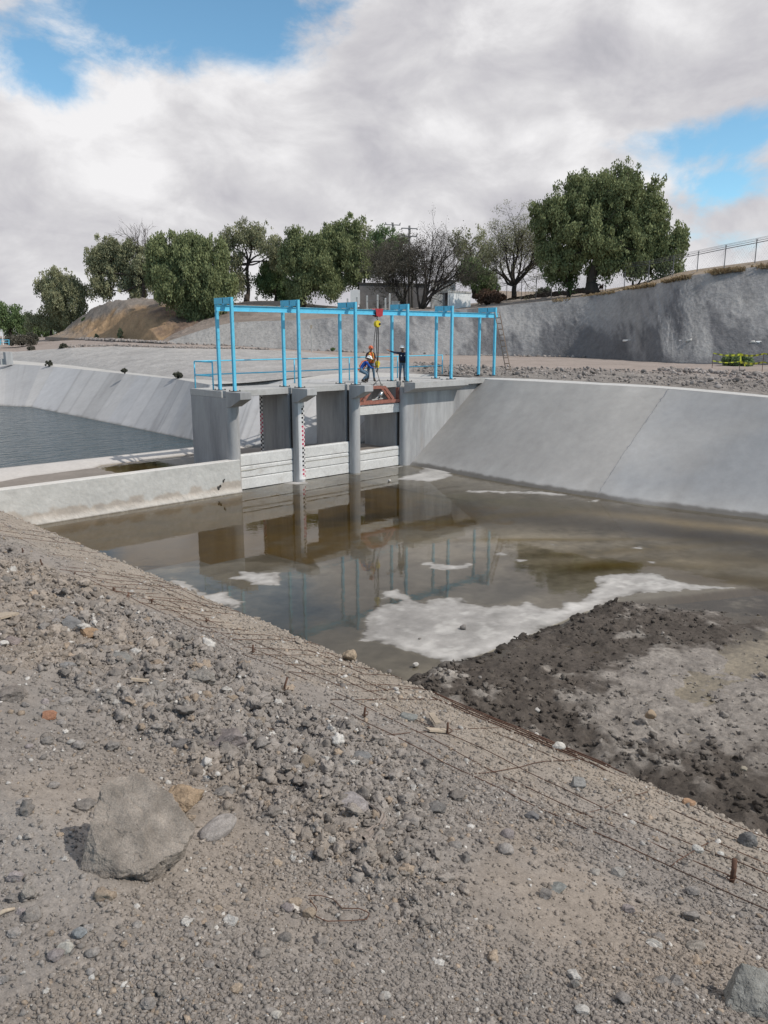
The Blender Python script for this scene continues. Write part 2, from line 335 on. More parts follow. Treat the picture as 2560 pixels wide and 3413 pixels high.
def grid_faces(nr, nc):
    i = np.arange(nr - 1)[:, None] * nc + np.arange(nc - 1)[None, :]
    return np.stack([i, i + 1, i + nc + 1, i + nc], -1).reshape(-1, 4)
class MB:
    def __init__(s): s.v = []; s.f = []
    def add(s, v, f):
        b = len(s.v); s.v += [tuple(map(float, p)) for p in v]; s.f += [tuple(b + i for i in q) for q in f]; return s
    def box(s, a, b):
        (x0, y0, z0), (x1, y1, z1) = a, b
        return s.hexa([(x0, y0, z0), (x1, y0, z0), (x1, y1, z0), (x0, y1, z0), (x0, y0, z1), (x1, y0, z1), (x1, y1, z1), (x0, y1, z1)])
    def hexa(s, p): return s.add(p, [(3, 2, 1, 0), (4, 5, 6, 7), (0, 1, 5, 4), (1, 2, 6, 5), (2, 3, 7, 6), (3, 0, 4, 7)])
    def bar(s, a, b, w, h, upv=(0, 0, 1)):
        """rectangular bar from a to b, w across, h along the up vector"""
        a = np.array(a, float); b = np.array(b, float); d = b - a; d /= np.linalg.norm(d)
        x = np.cross(d, upv); x /= max(np.linalg.norm(x), 1e-9); u = np.cross(x, d)
        x = x * w / 2; u = u * h / 2
        return s.hexa([a - x - u, b - x - u, b + x - u, a + x - u, a - x + u, b - x + u, b + x + u, a + x + u])
    def tube(s, pts, rad, n=8, cap=True):
        pts = [np.array(p, float) for p in pts]; k = len(pts)
        if not hasattr(rad, '__len__'): rad = [rad] * k
        V = []; ref = None
        for i in range(k):
            d = pts[min(i + 1, k - 1)] - pts[max(i - 1, 0)]; d /= max(np.linalg.norm(d), 1e-9)
            if ref is None: ref = np.array((0, 0, 1.0)) if abs(d[2]) < 0.9 else np.array((1.0, 0, 0))
            x = np.cross(d, ref); x /= max(np.linalg.norm(x), 1e-9); u = np.cross(x, d); ref = u
            for j in range(n):
                t = 2 * pi * j / n; V.append(pts[i] + (x * cos(t) + u * sin(t)) * rad[i])
        F = [(i * n + j, i * n + (j + 1) % n, (i + 1) * n + (j + 1) % n, (i + 1) * n + j) for i in range(k - 1) for j in range(n)]
        if cap: F += [tuple(range(n - 1, -1, -1)), tuple(range((k - 1) * n, k * n))]
        return s.add(V, F)
    def prism(s, poly, z0, z1):
        n = len(poly)
        return s.add([(x, y, z0) for x, y in poly] + [(x, y, z1) for x, y in poly], [tuple(range(n - 1, -1, -1)), tuple(range(n, 2 * n))] + [(i, (i + 1) % n, n + (i + 1) % n, n + i) for i in range(n)])
    def prismX(s, poly, x0, x1):
        n = len(poly)   # poly in (y, z)
        return s.add([(x0, y, z) for y, z in poly] + [(x1, y, z) for y, z in poly], [tuple(range(n)), tuple(range(2 * n - 1, n - 1, -1))] + [(i, n + i, n + (i + 1) % n, (i + 1) % n) for i in range(n)])
    def lathe(s, c, prof, n=16):
        V = []; k = len(prof)
        for r, z in prof: V += [(c[0] + r * cos(2 * pi * j / n), c[1] + r * sin(2 * pi * j / n), c[2] + z) for j in range(n)]
        F = [(i * n + j, i * n + (j + 1) % n, (i + 1) * n + (j + 1) % n, (i + 1) * n + j) for i in range(k - 1) for j in range(n)]
        F += [tuple(range(n - 1, -1, -1)), tuple(range((k - 1) * n, k * n))]
        return s.add(V, F)
    def build(s, name, m, parent=None, smooth=False, **kw):
        return link(name, s.v, s.f, m, parent, smooth, **kw)
def bevel(o, w=0.01, seg=2):
    b = o.modifiers.new('bevel', 'BEVEL'); b.width = w; b.segments = seg; b.limit_method = 'ANGLE'; b.angle_limit = radians(40); return o
def copy_tree(o, parent=None):
    c = o.copy(); C.objects.link(c)
    if parent is not None: c.parent = parent
    for ch in [x for x in bpy.data.objects if x.parent == o]: copy_tree(ch, c)
    return c
def resample(pts, n):
    P = np.array(pts, float); d = np.r_[0, np.cumsum(np.linalg.norm(np.diff(P, axis=0), axis=1))]; t = np.linspace(0, d[-1], n)
    return np.stack([np.interp(t, d, P[:, k]) for k in range(P.shape[1])], 1)
def ruled(rows, nr, nc):
    """surface through a list of polylines (same point count), resampled to nr x nc"""
    R = np.array(rows, float); k = R.shape[0]; ti = np.linspace(0, R.shape[1] - 1, nc); j = np.clip(ti.astype(int), 0, R.shape[1] - 2); f = (ti - j)[None, :, None]
    A = R[:, j] * (1 - f) + R[:, j + 1] * f
    tr = np.linspace(0, k - 1, nr); i = np.clip(tr.astype(int), 0, k - 2); g = (tr - i)[:, None, None]
    return A[i] * (1 - g) + A[i + 1] * g

# ================================================================== SETTING: ground, pool, banks
XC = 4.57                                       # crest of the near bank
def prof(X):
    z = np.where(X < 0.8, 4.98 - 0.02 * np.minimum(X, 0.8), 4.964 - 0.362 * (X - 0.8))
    z = np.where(X > XC, 3.6 - 0.72 * (X - XC), z)
    return np.maximum(z, -0.35)
def g_low(X, Y):
    X = np.asarray(X, float); Y = np.asarray(Y, float)
    fade = 1 - sstep(3.6, 4.5, X)
    return prof(X) + fade * (0.06 * fbm(X * 0.9, Y * 0.9, 3, 11)) + 0.018 * (1 - fade) * fbm(X * 2, Y * 2, 3, 12)
def lumps(X, Y):
    """roughness of the loose spoil: lumps, clods and crumbs"""
    az = np.degrees(np.arctan2(Y, X)); zone = sstep(1.25, 1.75, X) * sstep(3.5, 2.8, X) * sstep(30, 46, az)
    lump = sstep(-0.25, 0.45, fbm(X * 0.7 + 3.1, Y * 0.7, 3, 21) * 0.8 + 0.85 * zone - 0.42)
    smooth = 1 - sstep(2.9, 3.7, X) * 0.8
    w1, i1 = worley(X * 9 + 0.3 * fbm(X * 20, Y * 20, 2, 5), Y * 9, 31); w2, i2 = worley(X * 22, Y * 22, 32); w3, _ = worley(X * 48, Y * 48, 33)
    h = lump * smooth * (0.11 * np.clip(0.62 - w1, 0, 1) * (0.1 + i1) + 0.055 * np.clip(0.6 - w2, 0, 1) * i2)
    h = h + smooth * (0.35 + 0.65 * lump) * 0.026 * np.clip(0.55 - w3, 0, 1) + 0.020 * fbm(X * 6, Y * 6, 6, 41) * (0.5 + 0.5 * lump)
    return h, lump
def ground_h(X, Y): return g_low(X, Y) + lumps(X, Y)[0]
def hit(x, y):
    """where the sight line through a point of the photograph meets the near bank"""
    d = ray(x, y); t = np.linspace(0.8, 14, 1500); px = d[0] * t; py = d[1] * t; pz = H + d[2] * t
    k = np.argmax(pz < g_low(px, py)); 
    return np.array((px[k], py[k], float(g_low(px[k], py[k])))), t[k]
def soil_col(X, Y):
    b = np.array((0.252, 0.228, 0.207))[None, :] * np.ones((X.size, 1))
    n = fbm(X.ravel() * 0.8, Y.ravel() * 0.8, 4, 51); n2 = fbm(X.ravel() * 3, Y.ravel() * 3, 4, 52)
    tan_ = np.array((0.295, 0.248, 0.203)); grey = np.array((0.236, 0.226, 0.213)); pale = np.array((0.315, 0.29, 0.265))
    w = sstep(0.05, 0.5, n + 0.35 * n2)[:, None]; b = b * (1 - 0.55 * w) + tan_ * 0.55 * w
    w = sstep(0.1, 0.55, -n + 0.3 * n2)[:, None]; b = b * (1 - 0.7 * w) + grey * 0.7 * w
    w = sstep(3.1, 4.0, X.ravel() + 0.4 * n2)[:, None]; b = b * (1 - 0.6 * w) + np.array((0.33, 0.285, 0.235)) * 0.6 * w
    # a smoother, dusty patch beside the boulder
    q, _ = hit(170, 2800); w = np.exp(-(((X.ravel() - q[0]) / 0.40) ** 2 + ((Y.ravel() - q[1]) / 0.45) ** 2))[:, None]; b = b * (1 - 0.6 * w) + pale * 0.6 * w
    return b * (1 + 0.12 * fbm(X.ravel() * 9, Y.ravel() * 9, 3, 53))[:, None]
def near_bank():
    a = np.radians(np.linspace(2, 84, 640)); X1 = 0.30 * (4.72 / 0.30) ** np.linspace(0, 1, 560); X2 = np.linspace(4.8, 10.9, 24)
    X = np.r_[X1, X2][:, None] * np.ones((1, a.size)); Y = X * np.tan(a)[None, :]
    Y = np.where(X > 4.72, 4.72 * np.tan(a)[None, :] + 0 * X, Y)
    Zz = ground_h(X, Y); Zz = np.where(X > 4.9, g_low(X, Y), Zz)
    link('near_bank', np.stack([X, Y, Zz], -1).reshape(-1, 3), grid_faces(*X.shape)[:, ::-1].copy(), 'soil', smooth=True, cols=soil_col(X, Y), kind='structure')
    # the same bank away from the trodden part, coarser
    xs = np.r_[np.linspace(-14, 0, 30), np.linspace(0.2, 4.7, 40), np.linspace(4.9, 10.9, 20)]; ys = np.linspace(-16, 62, 260)
    X, Y = np.meshgrid(xs, ys, indexing='ij'); Zz = g_low(X, Y) - 0.07
    link('bank_soil', np.stack([X, Y, Zz], -1).reshape(-1, 3), grid_faces(*X.shape)[:, ::-1].copy(), 'soil', smooth=True, cols=soil_col(X, Y), kind='structure')
near_bank()

# ---- unit pebbles
def ico(sub):
    bm = bmesh.new(); bmesh.ops.create_icosphere(bm, subdivisions=sub, radius=1.0); bm.verts.ensure_lookup_table()
    V = np.array([v.co[:] for v in bm.verts]); F = np.array([[v.index for v in f.verts] for f in bm.faces]); bm.free(); return V, F
ICO = {k: ico(k) for k in (1, 2, 3, 4, 5)}
def chip(sub, seed, cuts=5, rough=0.12):
    """an irregular stone of unit size: a ball cut by a few planes and roughened"""
    r = random.Random(seed); V, F = ICO[sub]; V = V.copy()
    for _ in range(cuts):
        n = Vector((r.gauss(0, 1), r.gauss(0, 1), r.gauss(0, 1))).normalized(); n = np.array(n[:]); c = r.uniform(0.45, 0.85)
        d = V @ n; V = V - np.outer(np.maximum(d - c, 0), n)
    if rough:
        off = Vector((seed * 3.7, seed * 1.3, 0))
        k = np.array([mnoise.fractal(Vector(v) * 1.7 + off, 0.9, 2.1, 5) for v in V])
        if sub < 4: k = k + 0.6 * np.array([mnoise.fractal(Vector(v) * 4.5 + off, 0.7, 2.1, 3) for v in V])
        V = V * (1 + rough * k)[:, None]
    return V, F
def scatter(name, P, size, cols, m, sub=1, nvar=14, cuts=3, flat=(0.55, 0.95), sink=0.25, seed=1, rough=0.15, **kw):
    """many small stones merged into one mesh that nobody could count"""
    r = np.random.default_rng(seed); n = len(P); base = [chip(sub, 100 + seed * 31 + i, cuts, rough) for i in range(nvar)]
    VB = np.stack([b[0] for b in base]); F = base[0][1]; nv = VB.shape[1]
    v = VB[r.integers(0, nvar, n)]
    sc = np.stack([r.uniform(0.75, 1.25, n), r.uniform(0.75, 1.25, n), r.uniform(*flat, n)], -1) * size[:, None]
    v = v * sc[:, None, :]; a = r.uniform(0, 2 * pi, n); ca = np.cos(a)[:, None]; sa = np.sin(a)[:, None]
    t = r.normal(0, 0.35, n); ct = np.cos(t)[:, None]; st = np.sin(t)[:, None]
    y, z = v[..., 1] * ct - v[..., 2] * st, v[..., 1] * st + v[..., 2] * ct; x = v[..., 0]
    v = np.stack([x * ca - y * sa, x * sa + y * ca, z], -1) + P[:, None, :] + (np.array([0, 0, 1.0]) * (size * (0.7 - sink))[:, None])[:, None, :]
    f = (F[None] + (np.arange(n) * nv)[:, None, None]).reshape(-1, 3)
    c = np.repeat(cols, nv, 0)
    return link(name, v.reshape(-1, 3), f, m, None, False, c, **kw)
def peb_cols(P, r, white=0.05, tan_=0.06):
    n = len(P); c = soil_col(P[:, 0], P[:, 1]) * r.uniform(0.78, 1.26, n)[:, None]
    u = r.random(n); w = u < white; c[w] = np.array((0.47, 0.45, 0.42)) * r.uniform(0.8, 1.2, w.sum())[:, None]
    w = (u > white) & (u < white + tan_); c[w] = np.array((0.335, 0.27, 0.21)) * r.uniform(0.8, 1.15, w.sum())[:, None]
    w = (u > 0.955); c[w] = np.array((0.20, 0.185, 0.172)) * r.uniform(0.8, 1.2, w.sum())[:, None]
    return c
def gravel():
    r = np.random.default_rng(3)
    def field(n, x0, x1):
        a = np.radians(r.uniform(6, 80, n)); X = x0 * (x1 / x0) ** r.random(n); Y = X * np.tan(a); return X, Y
    X, Y = field(300000, 0.42, 4.66); _, lp = lumps(X, Y)
    dens = 0.16 + 0.84 * sstep(-0.30, 0.45, fbm(X * 1.3 + 7, Y * 1.3, 4, 43) + 0.5 * lp); dens = np.maximum(dens, 0.55 * sstep(3.0, 3.6, X)); 
    q, _ = hit(170, 2800); dens *= 1 - 0.6 * np.exp(-(((X - q[0]) / 0.35) ** 2 + ((Y - q[1]) / 0.4) ** 2))
    k = r.random(X.size) < dens; X, Y = X[k], Y[k]
    dist = np.hypot(X, Y); s = np.exp(r.normal(np.log(0.0034), 0.66, X.size)) * np.clip(dist / 2.6, 0.8, 2.6) ** 0.55; s = np.minimum(s, 0.0125 * np.clip(dist / 2.6, 0.8, 2))
    P = np.stack([X, Y, ground_h(X, Y)], -1)
    scatter('gravel', P, s, peb_cols(P, r, 0.035, 0.05), 'pebble', 1, nvar=60, cuts=4, rough=0.8, sink=0.50, kind='stuff', label='grey brown gravel and crumbs covering the near bank', cat='gravel')
    X, Y = field(20000, 0.5, 4.5); _, lp = lumps(X, Y); k = r.random(X.size) < (0.012 + 0.98 * lp ** 1.5) * (1 - 0.85 * sstep(2.9, 3.6, X)); X, Y = X[k], Y[k]
    dist = np.hypot(X, Y); s = np.exp(r.normal(np.log(0.0120), 0.50, X.size)) * np.clip(dist / 2.6, 0.8, 2.4) ** 0.6; s = np.minimum(s, 0.034 * np.clip(dist / 3, 0.6, 1.4))
    P = np.stack([X, Y, ground_h(X, Y)], -1)
    scatter('clods', P, s, peb_cols(P, r, 0.03, 0.07), 'pebble', 3, nvar=36, cuts=5, seed=5, rough=0.5, sink=0.35, kind='stuff', label='loose earth clods and stone chips strewn over the near bank', cat='clods')
    X = r.uniform(4.58, 8.5, 16000); Y = r.uniform(-3, 14, 16000); s = np.exp(r.normal(np.log(0.011), 0.5, X.size)); P = np.stack([X, Y, g_low(X, Y)], -1)
    scatter('slope_gravel', P, np.minimum(s, .05), peb_cols(P, r, 0.04, 0.06), 'pebble', 1, nvar=40, cuts=4, rough=0.7, kind='stuff', label='gravel strewn down the face of the near bank', cat='gravel')
gravel()

# ---- pool floor -----------------------------------------------------------------
def q7(*p): return [Z(700 + x / 1.659, 1500 + y / 1.659, 0)[:2] for x, y in p]
def q8(*p): return [Z(1560 + x / 1.659, 1500 + y / 1.659, 0)[:2] for x, y in p]
def q4(*p): return [Z(1300 + x / 2.765, 1380 + y / 2.765, 0)[:2] for x, y in p]
def q3(*p): return [Z(600 + x / 3.318, 1240 + y / 3.318, 0)[:2] for x, y in p]
BIG = q7((840, 895), (945, 855), (1060, 832), (1035, 822), (960, 815), (945, 778), (1040, 765), (1075, 800), (1120, 820), (1190, 850), (1220, 832), (1330, 812), (1400, 815), (1430, 850), (1520, 850), (1580, 862), (1659, 858)) + \
    q8((60, 850), (120, 862), (250, 862), (330, 843), (420, 870), (510, 872), (512, 830), (600, 840), (650, 812), (720, 738), (690, 706), (760, 690), (860, 684), (960, 678), (1050, 682), (1130, 712), (1250, 745), (1480, 762), (1300, 774), (950, 794), (800, 830), (700, 885), (560, 945), (480, 985), (370, 1040), (0, 1180)) + \
    q7((1640, 1100), (1305, 1215), (1240, 1162), (1140, 1122), (1000, 1085), (850, 1052), (830, 1050), (836, 1000), (865, 930))
DRY = [(BIG, 1.0),
       (q7((90, 710), (160, 692), (150, 665), (240, 674), (330, 680), (385, 678), (372, 695), (392, 712), (380, 745), (300, 742), (215, 750), (242, 733), (165, 718)), 0.8),
       (q7((-220, 700), (0, 790), (60, 780), (100, 782), (125, 812), (190, 838), (140, 872), (0, 860), (-200, 790)), 0.8),
       (q7((1155, 615), (1230, 622), (1290, 637), (1440, 626), (1452, 652), (1360, 666), (1240, 655), (1175, 632)), 0.8),
       (q7((1560, 570), (1610, 562), (1652, 582), (1590, 582)), 0.6), (q8((130, 566), (190, 563), (212, 582), (150, 582)), 0.6), (q8((235, 594), (335, 610), (280, 622)), 0.6),
       (q8((455, 519), (520, 527), (490, 533)), 0.6), (q8((895, 542), (935, 525), (987, 527), (950, 549)), 0.6), (q8((988, 612), (1042, 615), (1036, 629), (998, 625)), 0.6),
       (q4((70, 602), (150, 568), (240, 548), (300, 505), (330, 420), (600, 480), (570, 572), (480, 602), (370, 622), (250, 615)), 0.9),
       (q4((680, 714), (760, 700), (850, 700), (930, 703), (1060, 713), (1400, 706), (1700, 752), (1560, 755), (1300, 736), (1050, 735), (900, 716), (840, 733)), 0.6),
       (q8((640, 287), (690, 278), (735, 272), (700, 290)), 0.5),
       (q3((1090, 1228), (1180, 1212), (1300, 1205), (1425, 1222), (1400, 1238), (1270, 1247), (1200, 1236)), 0.6),
       (q4((-60, 490), (60, 478), (130, 470), (130, 490), (0, 502)), 0.5)]
def EDGE(X): return np.interp(X, [10, 17.5, 20.7, 32], [9.85, 9.65, 7.95, 1.6])     # downstream edge of the concrete floor; mud lies beyond it
TRENCH = [(17.3, 10.0), (20.7, 8.4), (34, 0.9), (34, -3), (23, 3.6), (19.4, 6.4), (17.8, 8.5)]
def pool_floor():
    xs = np.arange(6.0, 32.0, 0.045); ys = np.arange(0.0, 28.75, 0.045); X, Y = np.meshgrid(xs, ys, indexing='ij')
    n1 = fbm(X * 0.16 + 2, Y * 0.42, 4, 61); n2 = fbm(X * 1.1, Y * 1.6, 5, 62); n3 = fbm(X * 5, Y * 5, 4, 63)
    zb = -0.075 + 0.045 * n1 + 0.010 * n2
    DEEP = [Z(*p, 0)[:2] for p in ((60, 1745), (780, 1650), (1000, 1628), (1330, 1572), (1600, 1690), (1640, 1730), (1430, 1745), (1260, 1750), (1160, 1830), (900, 1905), (640, 1950), (300, 1900))]
    deep = sstep(-1.3, 1.3, sdf(DEEP, X, Y) + 1.3 * n2 + 0.8 * n1)            # the hollow in front of the gates
    zb = zb + 0.02 - 0.10 * deep
    z = np.minimum(zb, -0.012); dry = np.full(X.shape, -9.0)
    for poly, wd in DRY:
        pp = np.array(poly); i0, i1 = np.searchsorted(xs, (pp[:, 0].min() - 1.2, pp[:, 0].max() + 1.2)); j0, j1 = np.searchsorted(ys, (pp[:, 1].min() - 1.2, pp[:, 1].max() + 1.2))
        sd_ = np.full(X.shape, -9.0); sd_[i0:i1, j0:j1] = sdf(poly, X[i0:i1, j0:j1], Y[i0:i1, j0:j1])
        s = sd_ + 0.16 * wd * n2 + 0.11 * n3 - 0.02
        dry = np.maximum(dry, s); z = np.maximum(z, 0.020 * np.clip(s / 0.45, -30, 1.0) + 0.002 * n3 * (s > 0))
    z = np.where(Y < EDGE(X), z - 0.3 * sstep(0.0, 0.28, EDGE(X) - Y + 0.04 * n3), z)
    # colours: wet silt, olive algae in the deeper water, dry cement grey above it
    d = -z
    silt = np.array((0.140, 0.130, 0.119)); olive = np.array((0.064, 0.039, 0.006)); mid = np.array((0.080, 0.072, 0.062)); dryc = np.array((0.385, 0.372, 0.354))
    w = sstep(0.048, 0.060, d + 0.035 * n2 + 0.012 * n3)[..., None]; c = silt * (1 - w) + mid * w
    w = (sstep(0.075, 0.125, d + 0.012 * n2) * 0.97)[..., None]; c = c * (1 - w) + olive * w
    # algae streaks on the right and a dark brown run along the toe of the bank
    def blob(px, py, a, rx, ry):
        q = Z(px, py, 0); u = (X - q[0]) * cos(a) + (Y - q[1]) * sin(a); v = -(X - q[0]) * sin(a) + (Y - q[1]) * cos(a); return np.exp(-((u / rx) ** 2 + (v / ry) ** 2) * (1 + 0.8 * n2 + 0.4 * n3)) ** 0.7
    for (px, py, a, rx, ry, col, am) in ((1900, 1800, -0.5, 5, 2.2, (0.235, 0.208, 0.180), 0.75), (1650, 1790, -0.6, 3.5, 1.4, (0.20, 0.185, 0.165), 0.7), (2330, 1780, -1.25, 9, 1.5, (0.018, 0.011, 0.005), 0.97), (2050, 1700, -1.3, 7, 1.3, (0.045, 0.031, 0.014), 0.85), (2420, 1752, -1.3, 4, 0.5, (0.21, 0.165, 0.10), 0.85), (1640, 1665, -1.2, 3, 0.8, (0.062, 0.056, 0.030), 0.9), (1500, 1725, -0.5, 4.0, 0.35, (0.075, 0.050, 0.008), 0.95),
                                         (1280, 1705, -0.35, 3.4, 0.8, (0.022, 0.015, 0.004), 0.95), (2010, 1885, -0.45, 2.0, 0.50, (0.030, 0.021, 0.004), 0.98), (1950, 1840, -0.55, 3.6, 0.30, (0.105, 0.074, 0.020), 0.85), (1780, 1795, -0.75, 3.4, 0.22, (0.12, 0.088, 0.03), 0.8), (2180, 1880, -0.8, 2.6, 0.45, (0.085, 0.062, 0.022), 0.85), (2420, 1930, -0.9, 2.2, 0.6, (0.065, 0.046, 0.016), 0.9), (2330, 1868, -0.8, 1.0, 0.40, (0.24, 0.21, 0.17), 0.8), (2500, 1860, -1.0, 2.6, 0.8, (0.070, 0.054, 0.030), 0.85),
                                         (1150, 2000, 0.2, 4, 2.2, (0.080, 0.076, 0.074), 0.7), (1400, 1900, -0.4, 2.5, 1.0, (0.10, 0.094, 0.088), 0.6), (1500, 1960, -0.2, 1.6, 0.6, (0.075, 0.070, 0.065), 0.8), (1720, 1860, -0.5, 2.2, 0.45, (0.085, 0.078, 0.070), 0.8), (1690, 1980, 0.1, 1.2, 0.5, (0.07, 0.066, 0.062), 0.85), (1350, 2080, 0, 1.5, 1.5, (0.085, 0.080, 0.076), 0.6), (1000, 2150, -0.3, 3.0, 1.6, (0.070, 0.066, 0.062), 0.75)):
        w = (blob(px, py, a, rx, ry) * am)[..., None]; c = c * (1 - w) + np.array(col) * w
    w = sstep(-0.10, 0.0, dry)[..., None] * 0.5; c = c * (1 - w) + np.array((0.15, 0.14, 0.125)) * w
    sc = sstep(0.05, 0.40, fbm(X * 2.2, Y * 3.4, 6, 66) + 0.35 * n3)     # flaking white crust on the dry patches
    dcol = np.array((0.315, 0.303, 0.288))[None, None] * (1 - sc[..., None]) + np.array((0.405, 0.392, 0.372)) * sc[..., None]
    isb = sstep(-0.2, 0.5, sdf(BIG, X, Y) - 0.2)[..., None]; dcol = np.where(isb > 0, dryc * (1 - isb) + dcol * isb, dryc)
    w = sstep(0.0005, 0.0035, z + 0.002 * n3)[..., None]; c = c * (1 - w) + dcol * w
    w = (sstep(0.0, 0.004, z) * sstep(0.014, 0.004, z))[..., None] * 0.55; c = c * (1 - w) + np.array((0.20, 0.19, 0.175)) * w
    c = c * (1 + 0.30 * n2 + 0.12 * n3 + 0.18 * fbm(X * 0.5, Y * 1.1, 4, 67))[..., None]
    w = sstep(0.02, 0.10, EDGE(X) - Y + 0.05 * n3)[..., None]; c = c * (1 - w) + np.array((0.075, 0.06, 0.045)) * w
    link('pool_floor', np.stack([X, Y, z], -1).reshape(-1, 3), grid_faces(*X.shape)[:, ::-1].copy(), 'floor', smooth=True, cols=c.reshape(-1, 3), kind='structure')
    link('pool_water', [(4, -9, 0), (40, -9, 0), (40, 28.72, 0), (4, 28.72, 0)], [(0, 1, 2, 3)], 'pool_water', kind='structure')
pool_floor()

def mud():
    xs = np.arange(7.0, 25.0, 0.042); ys = np.arange(-5.0, 10.3, 0.042); X, Y = np.meshgrid(xs, ys, indexing='ij')
    n1 = fbm(X * 0.35, Y * 0.35, 4, 71); n2 = fbm(X * 1.6, Y * 1.6, 5, 72); n3 = fbm(X * 6, Y * 6, 4, 73)
    e = EDGE(X) - Y + 0.16 * n2 + 0.05 * n3; e = np.minimum(e, -sdf(TRENCH, X, Y) + 0.2 * n2)
    up = 0.8 * sstep(-0.40, 0.06, e) + 0.2 * sstep(0, 0.8, e); w1, i1 = worley(X * 2.6, Y * 2.6, 74); w2, i2 = worley(X * 6.5, Y * 6.5, 75); w3, i3 = worley(X * 14, Y * 14, 76)
    rough = sstep(-0.35, 0.35, fbm(X * 0.6, Y * 0.6, 3, 77) + 0.5 * sstep(13, 10.5, X)) 
    z = -0.22 + 0.26 * up + up * (0.07 * n1 + 0.05 * n2) + up * (0.2 + 0.8 * rough) * (0.16 * np.clip(0.6 - w1, 0, 1) * i1 + 0.13 * np.clip(0.6 - w2, 0, 1) * i2 + 0.09 * np.clip(0.6 - w3, 0, 1) * i3) + up * 0.018 * n3
    z = z + 0.16 * sstep(12.2, 10.2, X) * up * (0.6 + 0.6 * n2)       # spoil heaped along the foot of the near bank
    a = Z(2020, 2520, 0.2); b = Z(2560, 2130, 0.2)                     # wheel track
    t = ((X - a[0]) * (b[1] - a[1]) - (Y - a[1]) * (b[0] - a[0])) / np.hypot(b[0] - a[0], b[1] - a[1])
    tr = np.exp(-((t) / 0.7) ** 2)
    z = z - 0.05 * tr * up
    dark = np.array((0.080, 0.068, 0.058)); grey = np.array((0.225, 0.203, 0.182)); lt = np.array((0.29, 0.265, 0.237))
    def blob(px, py, rx, ry, rot=0):
        q = Z(px, py, 0.15); u = (X - q[0]) * cos(rot) + (Y - q[1]) * sin(rot); v = -(X - q[0]) * sin(rot) + (Y - q[1]) * cos(rot); return np.exp(-((u / rx) ** 2 + (v / ry) ** 2))
    w = 0.36 + 0.5 * n1 + 0.75 * n2 + 0.2 * n3
    w = w - 1.1 * blob(1950, 2120, 3.0, 1.5, -0.1) - 0.7 * blob(1700, 2280, 1.6, 0.8) - 0.6 * blob(2250, 2540, 0.8, 2.2, 0.25) - 0.5 * blob(2400, 2095, 3, 0.5, -0.3) - 0.6 * blob(1800, 2330, 1.2, 1.0)
    w = w + 0.9 * blob(2400, 2200, 2.6, 1.3, -0.5) + 0.5 * blob(2250, 2350, 1.6, 1.6) + 0.4 * blob(1960, 2330, 0.8, 0.8) + 0.25 * tr + 0.35 * blob(2480, 2420, 2, 1.5)
    w = sstep(0.0, 0.85, w + 0.25 * n3 + 0.25 * fbm(X * 3, Y * 3, 4, 79))[..., None]; c = dark * (1 - w) + grey * w
    w = (sstep(0.25, 0.6, n2 + 0.5 * n3) * sstep(-0.1, 0.3, n1 + 0.3))[..., None] * 0.6; c = c * (1 - w) + lt * w
    w = (1 - sstep(0.0, 0.35, e))[..., None]; c = c * (1 - 0.55 * w)
    c = c * (1 + 0.18 * n3)[..., None]
    hz = z
    link('mud_flat', np.stack([X, Y, z], -1).reshape(-1, 3), grid_faces(*X.shape)[:, ::-1].copy(), 'mud', smooth=True, cols=c.reshape(-1, 3), kind='structure')
    # crumbled clods on it
    r = np.random.default_rng(9); n = 15000; px = r.uniform(9.0, 24, n); py = r.uniform(-5, 9.9, n)
    i = np.clip(((px - xs[0]) / 0.042).astype(int), 0, len(xs) - 1); j = np.clip(((py - ys[0]) / 0.042).astype(int), 0, len(ys) - 1)
    keep = (e[i, j] > 0.08) & (r.random(n) < 0.25 + 0.75 * rough[i, j]); i, j, px, py = i[keep], j[keep], px[keep], py[keep]
    s = np.exp(r.normal(np.log(0.016), 0.6, len(px))) * (1 + 0.7 * sstep(12.5, 10.5, px)); s = np.minimum(s, 0.075)
    col = c[i, j] * r.uniform(0.7, 1.35, len(px))[:, None]
    scatter('mud_clods', np.stack([px, py, hz[i, j]], -1), s, col, 'mud', 2, nvar=24, cuts=6, seed=8, rough=0.8, sink=0.4, kind='stuff', label='crumbled dark clods lying on the mud flat', cat='clods')
mud()

def soften(G, w):
    """round off the corners of a ruled surface along its length"""
    n = G.shape[1]; P = np.concatenate([2 * G[:, :1] - G[:, w:0:-1], G, 2 * G[:, -1:] - G[:, -2:-w - 2:-1]], 1); k = np.hanning(2 * w + 3)[1:-1]; k /= k.sum(); out = np.empty_like(G)
    for i in range(G.shape[0]):
        for j in range(3): out[i, :, j] = np.convolve(P[i, :, j], k, 'valid')
    return out
